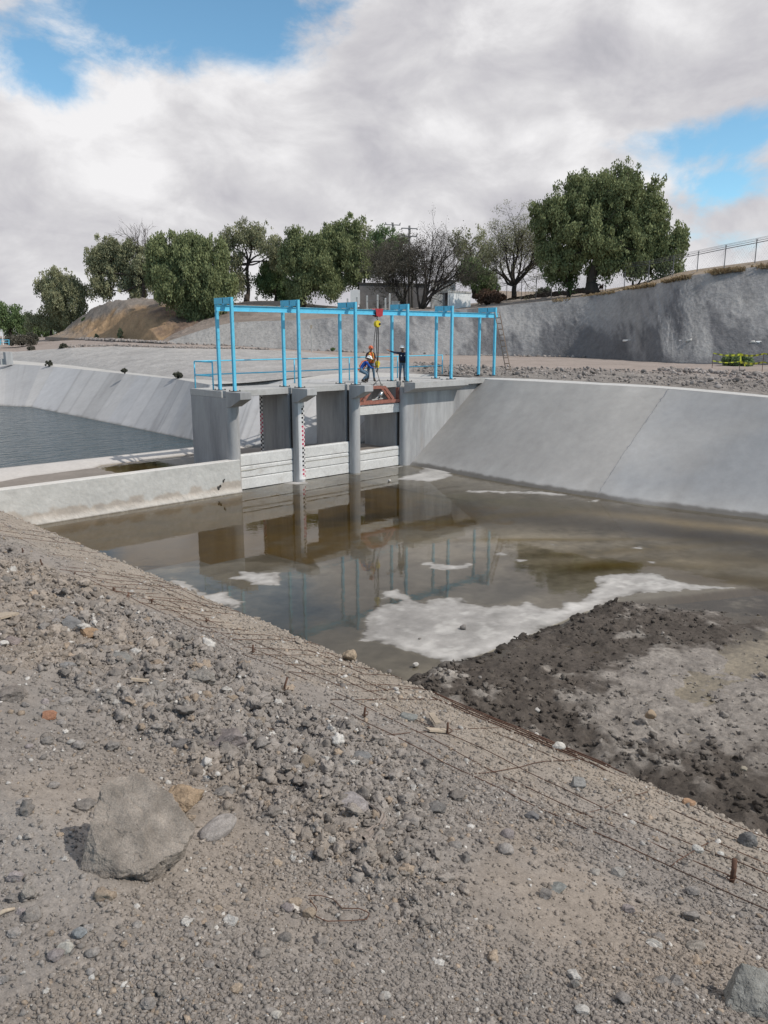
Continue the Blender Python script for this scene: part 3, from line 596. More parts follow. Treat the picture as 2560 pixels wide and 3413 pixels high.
# ---- right hand lined bank -------------------------------------------------------
CRP = [(2900, 1357), (2560, 1325), (2223, 1295), (2005, 1283), (1711, 1268), (1605, 1272)]
TOE = [(32.5, -2.0), (29.55, 10.4), (28.85, 14.5), (28.7, 18.0), (28.75, 22.5), (29.35, 28.2)]
CRZ = [3.88, 4.05, 4.15, 4.24, 4.25, 4.2]
crest = [Z(x, y, z) for (x, y), z in zip(CRP, CRZ)]; crest[-1] = np.array((35.15, 28.2, 4.15))
outer = [Z(x, y - 8, z + 0.02) for (x, y), z in zip(CRP, CRZ)]; outer[-1] = np.array((35.35, 29.2, 4.20)); 
def right_bank():
    toe = [np.array((x, y, 0.0)) for x, y in TOE]
    low = [t + (t - c) * 0.10 for t, c in zip(toe, crest)]
    A = ruled([low, toe], 4, 240); B = ruled([toe, crest], 90, 240); G = soften(np.concatenate([A, B[1:]]), 36)
    X, Y, Zz = G[..., 0], G[..., 1], G[..., 2]; u = np.linspace(0, 1, 240)[None] + 0 * X
    n = fbm(X * 0.3, Y * 0.5, 4, 81); n2 = fbm(Y * 1.6 + X * 0.1, Zz * 0.35, 4, 82); n3 = fbm(X * 2, Y * 2 + Zz, 4, 83)
    # the joint between two pours runs from (2237,1295) to (1982,1658) in the photograph
    a = Z(2232, 1296, 4.15); b = Z(1982, 1658, 0.0)
    s = ((X - a[0]) * (b[1] - a[1]) - (Y - a[1]) * (b[0] - a[0])) / np.hypot(b[0] - a[0], b[1] - a[1])
    right = sstep(-0.03, 0.03, s if s[45, 5] > 0 else -s)
    c = np.array((0.355, 0.340, 0.322))[None, None] * (1 - right[..., None]) + np.array((0.360, 0.352, 0.343)) * right[..., None]
    # damp bluish stain low on the right, with its own ragged outline
    st = [onbank(x, y, a_) for x, y, a_ in ((2090, 1600, 0), (2200, 1560, 0), (2330, 1510, 0), (2470, 1440, 0), (2600, 1380, 0), (2900, 1420, 0), (2900, 1800, 0), (2560, 1735, 0), (2300, 1700, 0), (2080, 1668, 0))]
    d = sdf(st, Y, Zz) + 0.5 * n3 + 0.7 * n
    w = (sstep(-0.7, 0.9, d) * 0.40)[..., None]; c = c * (1 - w) + np.array((0.215, 0.235, 0.26)) * w
    st2 = [onbank(x, y, 0) for x, y in ((2230, 1330), (2400, 1335), (2600, 1350), (2600, 1400), (2350, 1400), (2180, 1410))]
    w = (sstep(-0.6, 0.5, sdf(st2, Y, Zz) + 0.4 * n3 + 0.3 * n) * 0.22)[..., None]; c = c * (1 - w) + np.array((0.22, 0.23, 0.25)) * w
    w = (sstep(0.0, 0.7, Zz[..., None] * -1 + 0.75 + 0.3 * n3[..., None]) * 0.35); c = c * (1 - w) + np.array((0.47, 0.46, 0.44)) * w
    c = c * (1 + 0.07 * n + 0.07 * n2 + 0.05 * n3)[..., None]
    # crumbly dark band where the water stood
    Zr = Zz + 0.05 * n3; tw = sstep(0.21, 0.10, Zr + 0.06 * fbm(Y * 3, Zz * 3, 4, 86)) * sstep(0.15, 0.5, np.abs(fbm(Y * 0.12, Y * 0 + 3.3, 2, 85)) + 0.36)
    tw = tw[..., None] * 0.85; c = c * (1 - tw) + np.array((0.10, 0.09, 0.078)) * tw
    G = G + np.array((0, 0, 1.0)) * (0.015 * n3 * (np.abs(Zz - 4.2) > 0.2))[..., None]
    o = link('lined_bank', G.reshape(-1, 3), grid_faces(*X.shape), 'bank', smooth=True, cols=c.reshape(-1, 3), kind='structure')
    K = soften(ruled([crest, outer], 3, 120), 18); K[..., 2] += 0.004
    link('bank_kerb', K.reshape(-1, 3), grid_faces(3, 120), 'wall_concrete', smooth=True, cols=np.full((360, 3), 0.47) * np.array((1, 0.99, 0.96)), kind='structure')
    mb = MB(); t = np.linspace(0, 1, 60); r = random.Random(4)
    # opened joint: a ragged dark crack
    pts = []
    for k in t:
        p = a * (1 - k) + b * k; pts.append((p[1], p[2]))
    pth = []
    for (yy, zz) in pts:
        col = np.argmin(np.abs(Y[:, :] - yy) + 2 * np.abs(Zz - zz)); p = G.reshape(-1, 3)[col]; pth.append(p + np.array((-0.006, 0, 0.010)))
    mb.tube(resample(pth, 80) + np.random.default_rng(2).normal(0, 0.006, (80, 3)), [0.005 + 0.012 * max(0, fb) for fb in fbm(np.linspace(0, 9, 80), np.zeros(80), 3, 3)], 5)
    mb.build('bank_joint', 'grey_block', o)
def onbank(x, y, a_=0):
    """point of the bank face, as (Y, Z), seen at a point of the photograph"""
    d = ray(x, y); ts = np.linspace(15, 70, 1200); P = d[None] * ts[:, None]; P[:, 2] += H
    cy = np.array([c[1] for c in crest]); cx = np.array([c[0] for c in crest]); ty = np.array([t[1] for t in TOE]); tx = np.array([t[0] for t in TOE])
    k = np.clip(P[:, 2] / 4.15, 0, 1); xb = np.interp(P[:, 1], ty, tx) * (1 - k) + np.interp(P[:, 1], cy, cx) * k
    i = np.argmax(P[:, 0] > xb); return P[i, 1], P[i, 2]
right_bank()

# ---- upstream: lake, sill, trough, lined bank, berm ------------------------------
LZ = 0.92
def upstream():
    link('lake_water', [(-90, 34.9, LZ), (60, 34.9, LZ), (60, 190, LZ), (-90, 190, LZ)], [(0, 1, 2, 3)], 'lake_water', kind='structure')
    # sill between lake and trough
    xs = np.linspace(4, 30, 160); far = 35.15; near = np.interp(xs, [4, 10.2, 12, 15, 15.6, 19.5, 30], [32.4, 32.6, 33.4, 33.62, 34.25, 34.35, 34.3]) + 0.10 * fbm(xs * 0.8, xs * 0, 4, 91)
    V = []; c = []
    for x, n in zip(xs, near):
        V += [(x, far + 0.02, LZ - 0.5), (x, far, 1.05), (x, far - 0.35, 1.06), (x, n, 0.90), (x, n - 0.25, 0.80)]
        c += [(0.40, 0.39, 0.37), (0.45, 0.43, 0.41), (0.50, 0.475, 0.45), (0.46, 0.435, 0.41), (0.24, 0.215, 0.19)]
    link('sill', V, grid_faces(160, 5), 'wall_concrete', smooth=False, cols=c, kind='structure')
    xs = np.arange(3, 31, 0.12); ys = np.arange(28.5, 34.6, 0.12); X, Y = np.meshgrid(xs, ys, indexing='ij'); n = fbm(X * 0.8, Y * 1.4, 4, 92)
    z = 0.885 - 0.055 * sstep(14.2, 16.2, X + 0.6 * n) * (1 - 0.85 * sstep(19.6, 20.2, X + 0.3 * n)) - 0.02 + 0.012 * n
    w = sstep(0.848, 0.80, z)[..., None]; c = np.array((0.225, 0.20, 0.178)) * (1 - w) + np.array((0.07, 0.05, 0.02)) * w; c = c * (1 + 0.12 * n)[..., None]
    link('trough_floor', np.stack([X, Y, z], -1).reshape(-1, 3), grid_faces(*X.shape)[:, ::-1].copy(), 'floor', smooth=True, cols=c.reshape(-1, 3), kind='structure')
    link('trough_water', [(5, 28.5, 0.842), (30, 28.5, 0.842), (30, 34.6, 0.842), (5, 34.6, 0.842)], [(0, 1, 2, 3)], 'trough_water', kind='structure')
upstream()
TOPX = [(-420, 1195, 3.7), (-200, 1203, 3.72), (0, 1210, 3.75), (179, 1222, 3.75), (407, 1245, 3.75), (597, 1265, 3.75), (700, 1282, 3.78), ]
BOTX = [(-420, 1354, LZ), (-200, 1353, LZ), (0, 1353, LZ), (103, 1357, LZ), (300, 1397, LZ), (500, 1438, LZ), (640, 1467, LZ)]
TOPP = [Z(*p) for p in TOPX] + [np.array(p) for p in ((27.6, 38.6, 3.9), (30.5, 36.2, 4.05), (33.2, 33.6, 4.15), (35.3, 31.2, 4.15))]
BOTP = [Z(*p) for p in BOTX] + [np.array(p) for p in ((23.2, 34.6, LZ), (25.2, 33.0, LZ), (27.3, 31.9, LZ), (29.6, 31.0, LZ))]
def lake_bank():
    top = TOPP; bot = BOTP; low = [b + (b - t) * 0.25 for b, t in zip(bot, top)]
    A = ruled([low, bot], 3, 420); B = ruled([bot, top], 40, 420); G = np.concatenate([A, B[1:]])
    X, Y, Zz = G[..., 0], G[..., 1], G[..., 2]; u = np.linspace(0, 46, 420)[None] + 0 * X
    # lining cast in strips up the slope, each strip a slightly different grey
    k = np.floor(u + 0.35 * vnoise(u * 0.7, u * 0, 7)); tone = _h(k, k * 0, 13)
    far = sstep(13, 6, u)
    n = fbm(u * 1.2, Zz * 0.5, 4, 94); n3 = fbm(u * 5, Zz * 2, 3, 95)
    c = np.array((0.385, 0.385, 0.39))[None, None] * (0.86 + 0.26 * tone)[..., None]; warm = (sstep(0.4, 0.7, _h(k, k * 0, 19)))[..., None]; c = c * (1 - 0.5 * warm) + c * np.array((1.03, 1.0, 0.95)) * 0.5 * warm
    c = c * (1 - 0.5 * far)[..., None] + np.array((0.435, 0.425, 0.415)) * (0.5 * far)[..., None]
    fr = (u + 0.35 * vnoise(u * 0.7, u * 0, 7)) - k; line = sstep(0.10, 0.0, np.minimum(fr, 1 - fr)) * sstep(0.3, 0.9, _h(k, k * 0, 23)); c = c * (1 - 0.28 * line)[..., None]
    st = sstep(0.25, 0.6, fbm(u * 1.9, Zz * 0.18, 3, 96)); c = c * (1 - 0.20 * st)[..., None]
    c = c * (1 + 0.05 * n + 0.05 * n3)[..., None]
    wet = sstep(LZ + 0.09, LZ + 0.02, Zz + 0.04 * n3)[..., None] * 0.75; c = c * (1 - wet) + np.array((0.09, 0.085, 0.075)) * wet
    link('lake_bank', G.reshape(-1, 3), grid_faces(*X.shape), 'bank', smooth=True, cols=c.reshape(-1, 3), kind='structure')
lake_bank()
# columns of the ground beyond: (x, y-z of the near edge, y-z of the upper edge, y-z of the wall foot)
COLS = [(-420, 1178, 3.72, 1160, 4.7, 1126, 6.1), (-200, 1189, 3.75, 1166, 4.65, 1126, 6.1), (54, 1202, 3.8, 1172, 4.6, 1126, 6.1), (240, 1218, 3.8, 1159, 5.2, 1128, 6.1), (380, 1236, 3.8, 1154, 5.35, 1135, 5.95), (600, 1260, 3.82, 1161, 5.3, 1147, 5.6),
        (820, 1276, 3.9, 1164, 5.2, 1154, 5.35), (1000, 1258, 4.1, 1171, 5.0, 1166, 5.0), (1180, 1240, 4.3, 1190, 4.8, 1174, 4.8), (1330, 1244, 4.3, 1205, 4.7, 1179, 4.6), (1480, 1250, 4.3, 1215, 4.6, 1182, 4.5), (1605, 1264, 4.22, 1222, 4.5, 1184, 4.45),
        (1711, 1260, 4.32, 1225, 4.45, 1186, 4.4), (2005, 1275, 4.32, 1232, 4.4, 1192, 4.4), (2223, 1287, 4.32, 1240, 4.35, 1207, 4.4), (2560, 1317, 4.32, 1258, 4.35, 1215, 4.4), (2900, 1349, 4.32, 1275, 4.3, 1222, 4.35)]
NEAR = [Z(a, b, c) for a, b, c, *_ in COLS]; UPPER = [Z(a, d, e) for a, b, c, d, e, f, g in COLS]; FOOT = [Z(a, f, g) for a, b, c, d, e, f, g in COLS]
NEAR[11] = np.array((35.5, 29.4, 4.21))
for k_, q_ in ((12, 4), (13, 3), (14, 2), (15, 1), (16, 0)): NEAR[k_] = outer[q_]
def rgb(t): return np.array(t, float)
def beyond():
    # concrete strip along the top of the lake bank, widening to a pad behind the gate deck
    top = TOPP; near = [p for p, q in zip(NEAR, COLS) if q[0] <= 1480]
    G = ruled([top, near], 14, 260); G[1:, :, 2] += 0.004; n = fbm(G[..., 0] * 0.5, G[..., 1] * 0.5, 4, 101)
    c = rgb((0.44, 0.43, 0.41)) * (1 + 0.12 * n)[..., None]
    link('berm_path', G.reshape(-1, 3), grid_faces(14, 260), 'wall_concrete', smooth=True, cols=c.reshape(-1, 3), kind='structure')
    # rough sprayed slope above it (left) turning into a rubble shoulder (right)
    G = ruled([NEAR, UPPER], 60, 640); X, Y, Zz = G[..., 0], G[..., 1], G[..., 2]; t = np.linspace(0, 1, 60)[:, None] + 0 * X; u = np.linspace(0, 16, 640)[None] + 0 * X
    right = sstep(8.6, 9.6, u + 0.5 * fbm(X * 0.5, Y * 0.5, 3, 110)); n = fbm(X * 0.35, Y * 0.35, 4, 102); n2 = fbm(X * 1.3, Y * 1.3, 5, 103); n3 = fbm(X * 5, Y * 5, 3, 104)
    mid = np.sin(np.clip(t, 0, 1) * pi)
    Zz = Zz + mid ** 0.5 * ((1 - right) * (0.10 * n + 0.07 * n2) + right * (0.12 * n + 0.16 * n2 + 0.06 * n3)) + 0.16 * sstep(8, 7, u) * np.clip(t * 3, 0, 1) * (1 - t)
    sh = rgb((0.335, 0.325, 0.315)) * (1 + 0.10 * n + 0.16 * n2)[..., None]; w = sstep(0.75, 1.0, t + 0.2 * n2)[..., None] * 0.4; sh = sh * (1 - w) + rgb((0.42, 0.40, 0.375)) * w
    dt = rgb((0.215, 0.195, 0.178)) * (1 + 0.22 * n2 + 0.25 * n3)[..., None]; w = sstep(0.6, 1.0, t + 0.25 * n)[..., None] * 0.7; dt = dt * (1 - w) + rgb((0.29, 0.25, 0.225)) * w
    c = sh * (1 - right[..., None]) + dt * right[..., None]
    link('upper_slope', np.stack([X, Y, Zz], -1).reshape(-1, 3), grid_faces(60, 640), 'shotcrete', smooth=True, cols=c.reshape(-1, 3), kind='structure')
    far = [f + (f - u_) * 0.10 for f, u_ in zip(FOOT, UPPER)]; G = ruled([UPPER, FOOT, far], 50, 640); X, Y, Zz = G[..., 0], G[..., 1], G[..., 2]; t = np.linspace(0, 1, 50)[:, None] + 0 * X
    n = fbm(X * 0.25, Y * 0.25, 4, 105); n2 = fbm(X * 1.2, Y * 1.2, 4, 106)
    Zz = Zz + 0.04 * n2 * np.sin(t * pi)
    c = rgb((0.30, 0.255, 0.228)) * (1 + 0.10 * n + 0.10 * n2)[..., None]; tr = (np.exp(-((t - 0.32) / 0.05) ** 2) + np.exp(-((t - 0.55) / 0.05) ** 2))[..., None] * 0.35; c = c * (1 - tr) + rgb((0.37, 0.32, 0.29)) * tr
    link('dirt_road', np.stack([X, Y, Zz], -1).reshape(-1, 3), grid_faces(50, 640), 'dirt', smooth=True, cols=c.reshape(-1, 3), kind='structure')
beyond()
# tall sprayed slope behind the road: foot line and top line (x, y, extra distance back from the foot)
WALL = [(524, 1150, 1149, 90, 91), (600, 1146, 1124, 91, 94), (705, 1149, 1089, 91, 96), (784, 1152, 1071, 91, 97), (934, 1161, 1069, 88, 95), (1064, 1169, 1064, 87, 93), (1164, 1173, 1050, 85, 91), (1329, 1179, 1037, 85.5, 91), (1455, 1182, 1034, 86, 91), (1595, 1184, 1028, 86, 91), (1700, 1186, 1016, 85.5, 91), (1831, 1188, 1003, 82.8, 89),
        (1959, 1191, 988, 79.4, 86), (2092, 1199, 966, 71.5, 80), (2179, 1206, 948, 65.7, 75), (2254, 1209, 930, 63.6, 72), (2352, 1212, 909, 61.5, 69), (2560, 1215, 885, 59.6, 66), (2750, 1219, 862, 57.5, 64), (2950, 1224, 842, 56, 62)]
WFOOT = [D(x, a, d) for x, a, b, d, e in WALL]; WTOP = [D(x, b, e) for x, a, b, d, e in WALL]
def tall_slope():
    low = [p - np.array((0, 0, 0.4)) for p in WFOOT]
    G = np.concatenate([ruled([low, WFOOT], 2, 760), ruled([WFOOT, WTOP], 110, 760)[1:]]); G = soften(G, 45); X, Y, Zz = G[..., 0], G[..., 1], G[..., 2]; u = np.linspace(0, 110, 760)[None] + 0 * X
    n = fbm(u * 0.10, Zz * 0.22, 4, 111); n2 = fbm(u * 0.30 + Zz * 0.12, Zz * 0.34, 5, 112); n3 = fbm(u * 1.1 + Zz * 0.3, Zz * 0.9, 5, 113); n4 = fbm(u * 4, Zz * 4, 3, 114)
    k = np.sin(np.linspace(0, pi, 111))[:, None] ** 0.5
    nrm = np.array((-0.62, -0.45, 0.64)); G = G + (k * (0.16 * fbm(u * 0.22, Zz * 0.35, 3, 116) + 0.06 * n3 + 0.05 * n4))[..., None] * nrm
    base = rgb((0.265, 0.258, 0.255)); dark = rgb((0.115, 0.114, 0.120)); lt = rgb((0.35, 0.338, 0.325))
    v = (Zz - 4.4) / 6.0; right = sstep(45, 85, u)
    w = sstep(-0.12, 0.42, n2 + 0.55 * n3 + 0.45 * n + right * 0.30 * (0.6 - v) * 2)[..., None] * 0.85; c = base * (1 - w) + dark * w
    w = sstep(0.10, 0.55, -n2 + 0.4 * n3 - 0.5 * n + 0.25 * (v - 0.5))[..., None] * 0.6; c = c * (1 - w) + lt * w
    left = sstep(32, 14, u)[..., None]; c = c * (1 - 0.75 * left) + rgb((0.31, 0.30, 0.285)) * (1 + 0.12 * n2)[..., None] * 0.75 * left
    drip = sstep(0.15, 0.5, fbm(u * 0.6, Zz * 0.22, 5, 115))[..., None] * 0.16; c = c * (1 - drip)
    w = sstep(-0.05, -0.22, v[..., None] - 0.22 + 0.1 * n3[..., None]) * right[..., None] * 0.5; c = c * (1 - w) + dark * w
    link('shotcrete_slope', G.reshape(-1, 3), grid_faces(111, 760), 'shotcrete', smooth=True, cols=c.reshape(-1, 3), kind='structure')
tall_slope()
def top_ground():
    # ground behind the top of the slope, with the mounds of spoil on the left
    B = [(524, 1146, 93), (600, 1098, 104), (705, 1040, 112), (784, 1003, 116), (850, 1000, 116), (946, 1000, 116), (1064, 1018, 116), (1164, 1024, 118), (1329, 1024, 120), (1455, 1022, 122), (1595, 1010, 124), (1700, 992, 124), (1831, 985, 120), (1959, 972, 112), (2092, 955, 104), (2179, 930, 96), (2254, 908, 92), (2352, 893, 86), (2560, 866, 80), (2750, 842, 76), (2950, 824, 72)]
    T = [p.copy() for p in WTOP]; T = [WTOP[0]] + WTOP; T = [WTOP[k] for k in range(len(WTOP))]
    bx = np.array([b[0] for b in B]); rows = []
    back = [D(w[0], np.interp(w[0], bx, [b[1] for b in B]), np.interp(w[0], bx, [b[2] for b in B])) for w in WALL]
    far = [np.array((b[0] + (b[0] - t[0]) * 3, b[1] + (b[1] - t[1]) * 3, b[2] - 0.4)) for b, t in zip(back, T)]
    G = np.concatenate([soften(ruled([T, back], 46, 560), 33), ruled([back, far], 12, 560)[1:]]); X, Y, Zz = G[..., 0], G[..., 1], G[..., 2]
    n = fbm(X * 0.3, Y * 0.3, 4, 121); n2 = fbm(X * 1.2, Y * 1.2, 5, 122); n3 = fbm(X * 4, Y * 4, 3, 123); t = np.clip(np.linspace(0, 1.24, 57), 0, 1)[:, None]; u = np.linspace(0, 1, 560)[None] + 0 * X
    px = np.interp(u * (len(WALL) - 1), np.arange(len(WALL)), [w[0] for w in WALL])
    Zz = Zz + np.sin(np.clip(t, 0, 1) * pi) * (0.12 * n + 0.25 * n2 + 0.10 * n3) * np.where(px < 1250, 1.0, 0.8)
    c = rgb((0.25, 0.22, 0.195)) * (1 + 0.15 * n + 0.22 * n2)[..., None]
    grass = (sstep(1850, 2050, px) * sstep(-0.25, 0.25, n2 + 0.3 * n))[..., None]; c = c * (1 - 0.6 * grass) + rgb((0.30, 0.225, 0.14)) * 0.6 * grass
    lf = sstep(1000, 800, px)[..., None]; c = c * (1 - lf) + rgb((0.215, 0.18, 0.155)) * (1 + 0.2 * n + 0.2 * n2)[..., None] * lf
    link('upper_ground', np.stack([X, Y, Zz], -1).reshape(-1, 3), grid_faces(57, 560), 'dirt', smooth=True, cols=c.reshape(-1, 3), kind='structure')
top_ground()
def left_hill():
    foot = [(150, 1123, 122), (205, 1125, 118), (300, 1131, 112), (392, 1136, 108), (470, 1141, 104), (542, 1148, 99), (640, 1140, 97), (740, 1120, 98), (850, 1095, 102)]
    top = [(205, 1118, 126), (223, 1090, 124), (262, 1058, 122), (300, 1036, 120), (350, 1010, 118), (410, 998, 116), (512, 993, 114), (640, 1000, 114), (760, 1010, 116)]
    f = [D(*p) for p in foot]; t = [D(*p) for p in top]; bk = [p + np.array((14, 17, 0.3)) for p in t]; bb = [p + np.array((60, 75, -3)) for p in t]
    low = [p - np.array((0, 0, 0.5)) for p in f]
    G = np.concatenate([ruled([low, f], 2, 300), ruled([f, t], 60, 300)[1:], ruled([t, bk, bb], 16, 300)[1:]]); X, Y, Zz = G[..., 0], G[..., 1], G[..., 2]; u = np.linspace(0, 1, 300)[None] + 0 * X
    n = fbm(X * 0.18, Y * 0.18, 4, 131); n2 = fbm(X * 0.7, Y * 0.7, 5, 132); n3 = fbm(X * 2.5, Y * 2.5, 3, 133); s = np.zeros(G.shape[0]); s[1:61] = np.sin(np.linspace(0, pi, 60)); s[60:] = 1; s = s[:, None]
    Zz = Zz + s * (0.5 * n + 0.45 * n2 + 0.16 * n3)
    v = np.zeros(G.shape[0]); v[1:61] = np.linspace(0, 1, 60); v[60:] = 1.1; v = v[:, None] + 0 * X
    c = rgb((0.335, 0.225, 0.135)) * (1 + 0.2 * n2 + 0.15 * n3)[..., None]
    w = sstep(0.62, 0.9, v + 0.25 * n2)[..., None] * 0.85; c = c * (1 - w) + rgb((0.20, 0.185, 0.172)) * (1 + 0.3 * n3)[..., None] * w
    w = sstep(0.38, 0.12, u + 0.2 * n2 + 0.12 * v)[..., None] * 0.8; c = c * (1 - w) + rgb((0.21, 0.19, 0.172)) * w
    w = sstep(0.60, 0.72, u - 0.12 * v + 0.12 * n2)[..., None] * 0.85; c = c * (1 - w) + rgb((0.125, 0.092, 0.078)) * (1 + 0.25 * n3)[..., None] * w
    link('ochre_hill', np.stack([X, Y, Zz], -1).reshape(-1, 3), grid_faces(*X.shape), 'dirt', smooth=True, cols=c.reshape(-1, 3), kind='structure')
    # flat land on the far left, where the lake road goes on
    A = [FOOT[0], FOOT[1], FOOT[2], FOOT[3], FOOT[4]]; B = [D(-420, 1121, 400), D(-200, 1121, 400), D(54, 1121, 400), D(240, 1120.5, 400), D(380, 1120, 400)]
    G = ruled([A, B], 30, 60); n = fbm(G[..., 0] * 0.2, G[..., 1] * 0.2, 4, 135); G[..., 2] += 0.06 * n
    link('far_ground', G.reshape(-1, 3), grid_faces(30, 60), 'dirt', smooth=True, cols=(rgb((0.285, 0.24, 0.20)) * (1 + 0.2 * n)[..., None]).reshape(-1, 3), kind='structure')
    q = 6000; link('ground', [(-q, -q, -1.4), (q, -q, -1.4), (q, q, -1.4), (-q, q, -1.4)], [(0, 1, 2, 3)], 'dirt', cols=np.tile((0.22, 0.19, 0.16), (4, 1)), kind='structure')
    # low tan ridge on the skyline to the right of the houses
    xs = np.linspace(1640, 2700, 120); rows = []
    for k, (dd, base) in enumerate(((420, 0), (470, 1), (620, 1))):
        rows.append([D(x, (1000 if k == 0 else 966 + 8 * sin(x * 0.004) - 3 * fbm(np.array([x * 0.02]), np.array([0.3]), 3, 5)[0] - max(0, (x - 1900)) * 0.05), dd) - np.array((0, 0, 8.0 if k != 1 else 0)) for x in xs])
    G = np.array(rows); link('far_ridge', G.reshape(-1, 3), grid_faces(3, 120), 'dirt', smooth=True, cols=np.tile((0.27, 0.22, 0.18), (360, 1)), kind='structure')
left_hill()

# ================================================================== THE GATE STRUCTURE
PX = [18.6, 22.07, 25.49, 28.91]; PW = 0.55; DZ = 4.24
gate = thing('sluice_gate', 'grey concrete sluice gate structure with three bays and a flat deck over the channel', 'sluice gate', (24, 29.5, 0))
def nose(x, w, y0=28.45, ry=0.30, n=14, t0=180, t1=360):
    cx = x + w / 2; return [(cx + w / 2 * cos(radians(t0 + (t1 - t0) * k / n)), y0 + ry * sin(radians(t0 + (t1 - t0) * k / n))) for k in range(n + 1)]
def piers():
    for i, x in enumerate(PX[:3]):
        yb = 31.2 if i == 0 else 30.95
        L = x; R_ = x + PW; d = 0.13
        out = nose(x, PW)
        right = [(R_, 28.50), (R_ - d, 28.502), (R_ - d, 28.76), (R_, 28.762), (R_, yb)]
        left = [(L, yb)] + ([(L, 28.762), (L + d, 28.76), (L + d, 28.502), (L, 28.50)] if i else [])
        mb = MB().prism(out + right + left, -0.5, 3.962)
        p = mb.build('pier', 'concrete_stained', gate)
        c = MB().prismX([(27.4, 4.236), (27.4, 3.95), (28.12, 3.62), (28.46, 3.58), (28.49, 3.62), (28.49, 4.236)], L - 0.004, R_ + 0.004)
        bevel(c.build('corbel', 'concrete_stained', p), 0.012, 1)
        if i == 1: gauge_nose(p, x)
        if i == 1: gauge_back(p, x)
    # right hand abutment: a wall that the lined bank runs up against
    x = PX[3]; d = 0.13
    out = [(x, 28.50)] + [(x + 0.25 - 0.25 * cos(radians(a)), 28.45 - 0.27 * sin(radians(a))) for a in range(0, 91, 9)] + [(35.3, 28.18), (35.3, 31.1), (x, 31.1), (x, 28.762), (x + d, 28.76), (x + d, 28.502)]
    a = MB().prism(out, -0.5, 3.958).build('abutment', 'concrete_stained', gate)
    MB().prismX([(27.42, 4.238), (27.42, 3.96), (28.12, 3.70), (28.176, 3.70), (28.176, 4.238)], x - 0.004, 33.0).build('corbel', 'concrete', a)
def gauge_nose(p, x):
    cx = x + PW / 2
    def pt(t, z, off): return (cx + (PW / 2 + off) * cos(radians(t)), 28.45 - (0.30 + off) * sin(radians(t)), z)
    def patch(mb, ta, tb, za, zb, off, n=5):
        V = [pt(ta + (tb - ta) * k / n, z, off) for z in (za, zb) for k in range(n + 1)]
        mb.add(V, [(k, k + 1, n + 2 + k, n + 1 + k) for k in range(n)])
    g = thing_part = MB(); T0, T1 = 128, 36; patch(g, T0, T1, 0.12, 3.56, 0.004, 10)
    gp = gp = g.build('staff_gauge', 'gauge_white', p)
    k = {}
    for row in range(34):
        z = 0.22 + row * 0.098
        if z + 0.098 > 3.55: break
        m = int((3.55 - z) / 0.98); tgt = k.setdefault(m, MB())
        a, b = ((96, 72) if row % 2 else (70, 47))
        patch(tgt, a, b, z + 0.004, z + 0.094, 0.007, 3)
        if row % 2 == 0:      # small worn numerals beside the squares
            for q in range(2):
                a = 92 - q * 8; patch(tgt, a, a - 2.5, z + 0.03, z + 0.075, 0.0075, 1)
    for m, q in k.items(): q.build('red_marks' if m % 2 else 'black_marks', 'gauge_red' if m % 2 else 'gauge_black', p)
def gauge_back(p, x):
    xx = x - 0.004; g = MB().box((xx - 0.01, 30.70, 1.0), (xx + 0.002, 30.945, 3.93)); gp = g.build('staff_gauge', 'gauge_white', p)
    k = {}
    for row in range(30):
        z = 1.02 + row * 0.097; tgt = k.setdefault(row // 10, MB()); a = 30.705 if row % 2 else 30.825
        tgt.box((xx - 0.014, a, z), (xx - 0.008, a + 0.115, z + 0.094))
    for m, q in k.items(): q.build('red_marks' if m % 2 else 'black_marks', 'gauge_red' if m % 2 else 'gauge_black', p)
piers()
bevel(MB().box((18.602, 28.79, 3.964), (34.6, 31.26, DZ)).build('deck', 'concrete', gate), 0.012, 1)
MB().box((33.0, 27.9, 3.97), (35.0, 28.78, 4.236)).build('deck_end', 'concrete', gate)
# dry timber-like shadow gaps: steel guide channels set in the slots
for i in range(1, 4):
    x = PX[i]; MB().box((x + 0.09, 28.52, 0.0), (x + 0.128, 28.74, 3.95)).build('guide_channel', 'steel', gate)
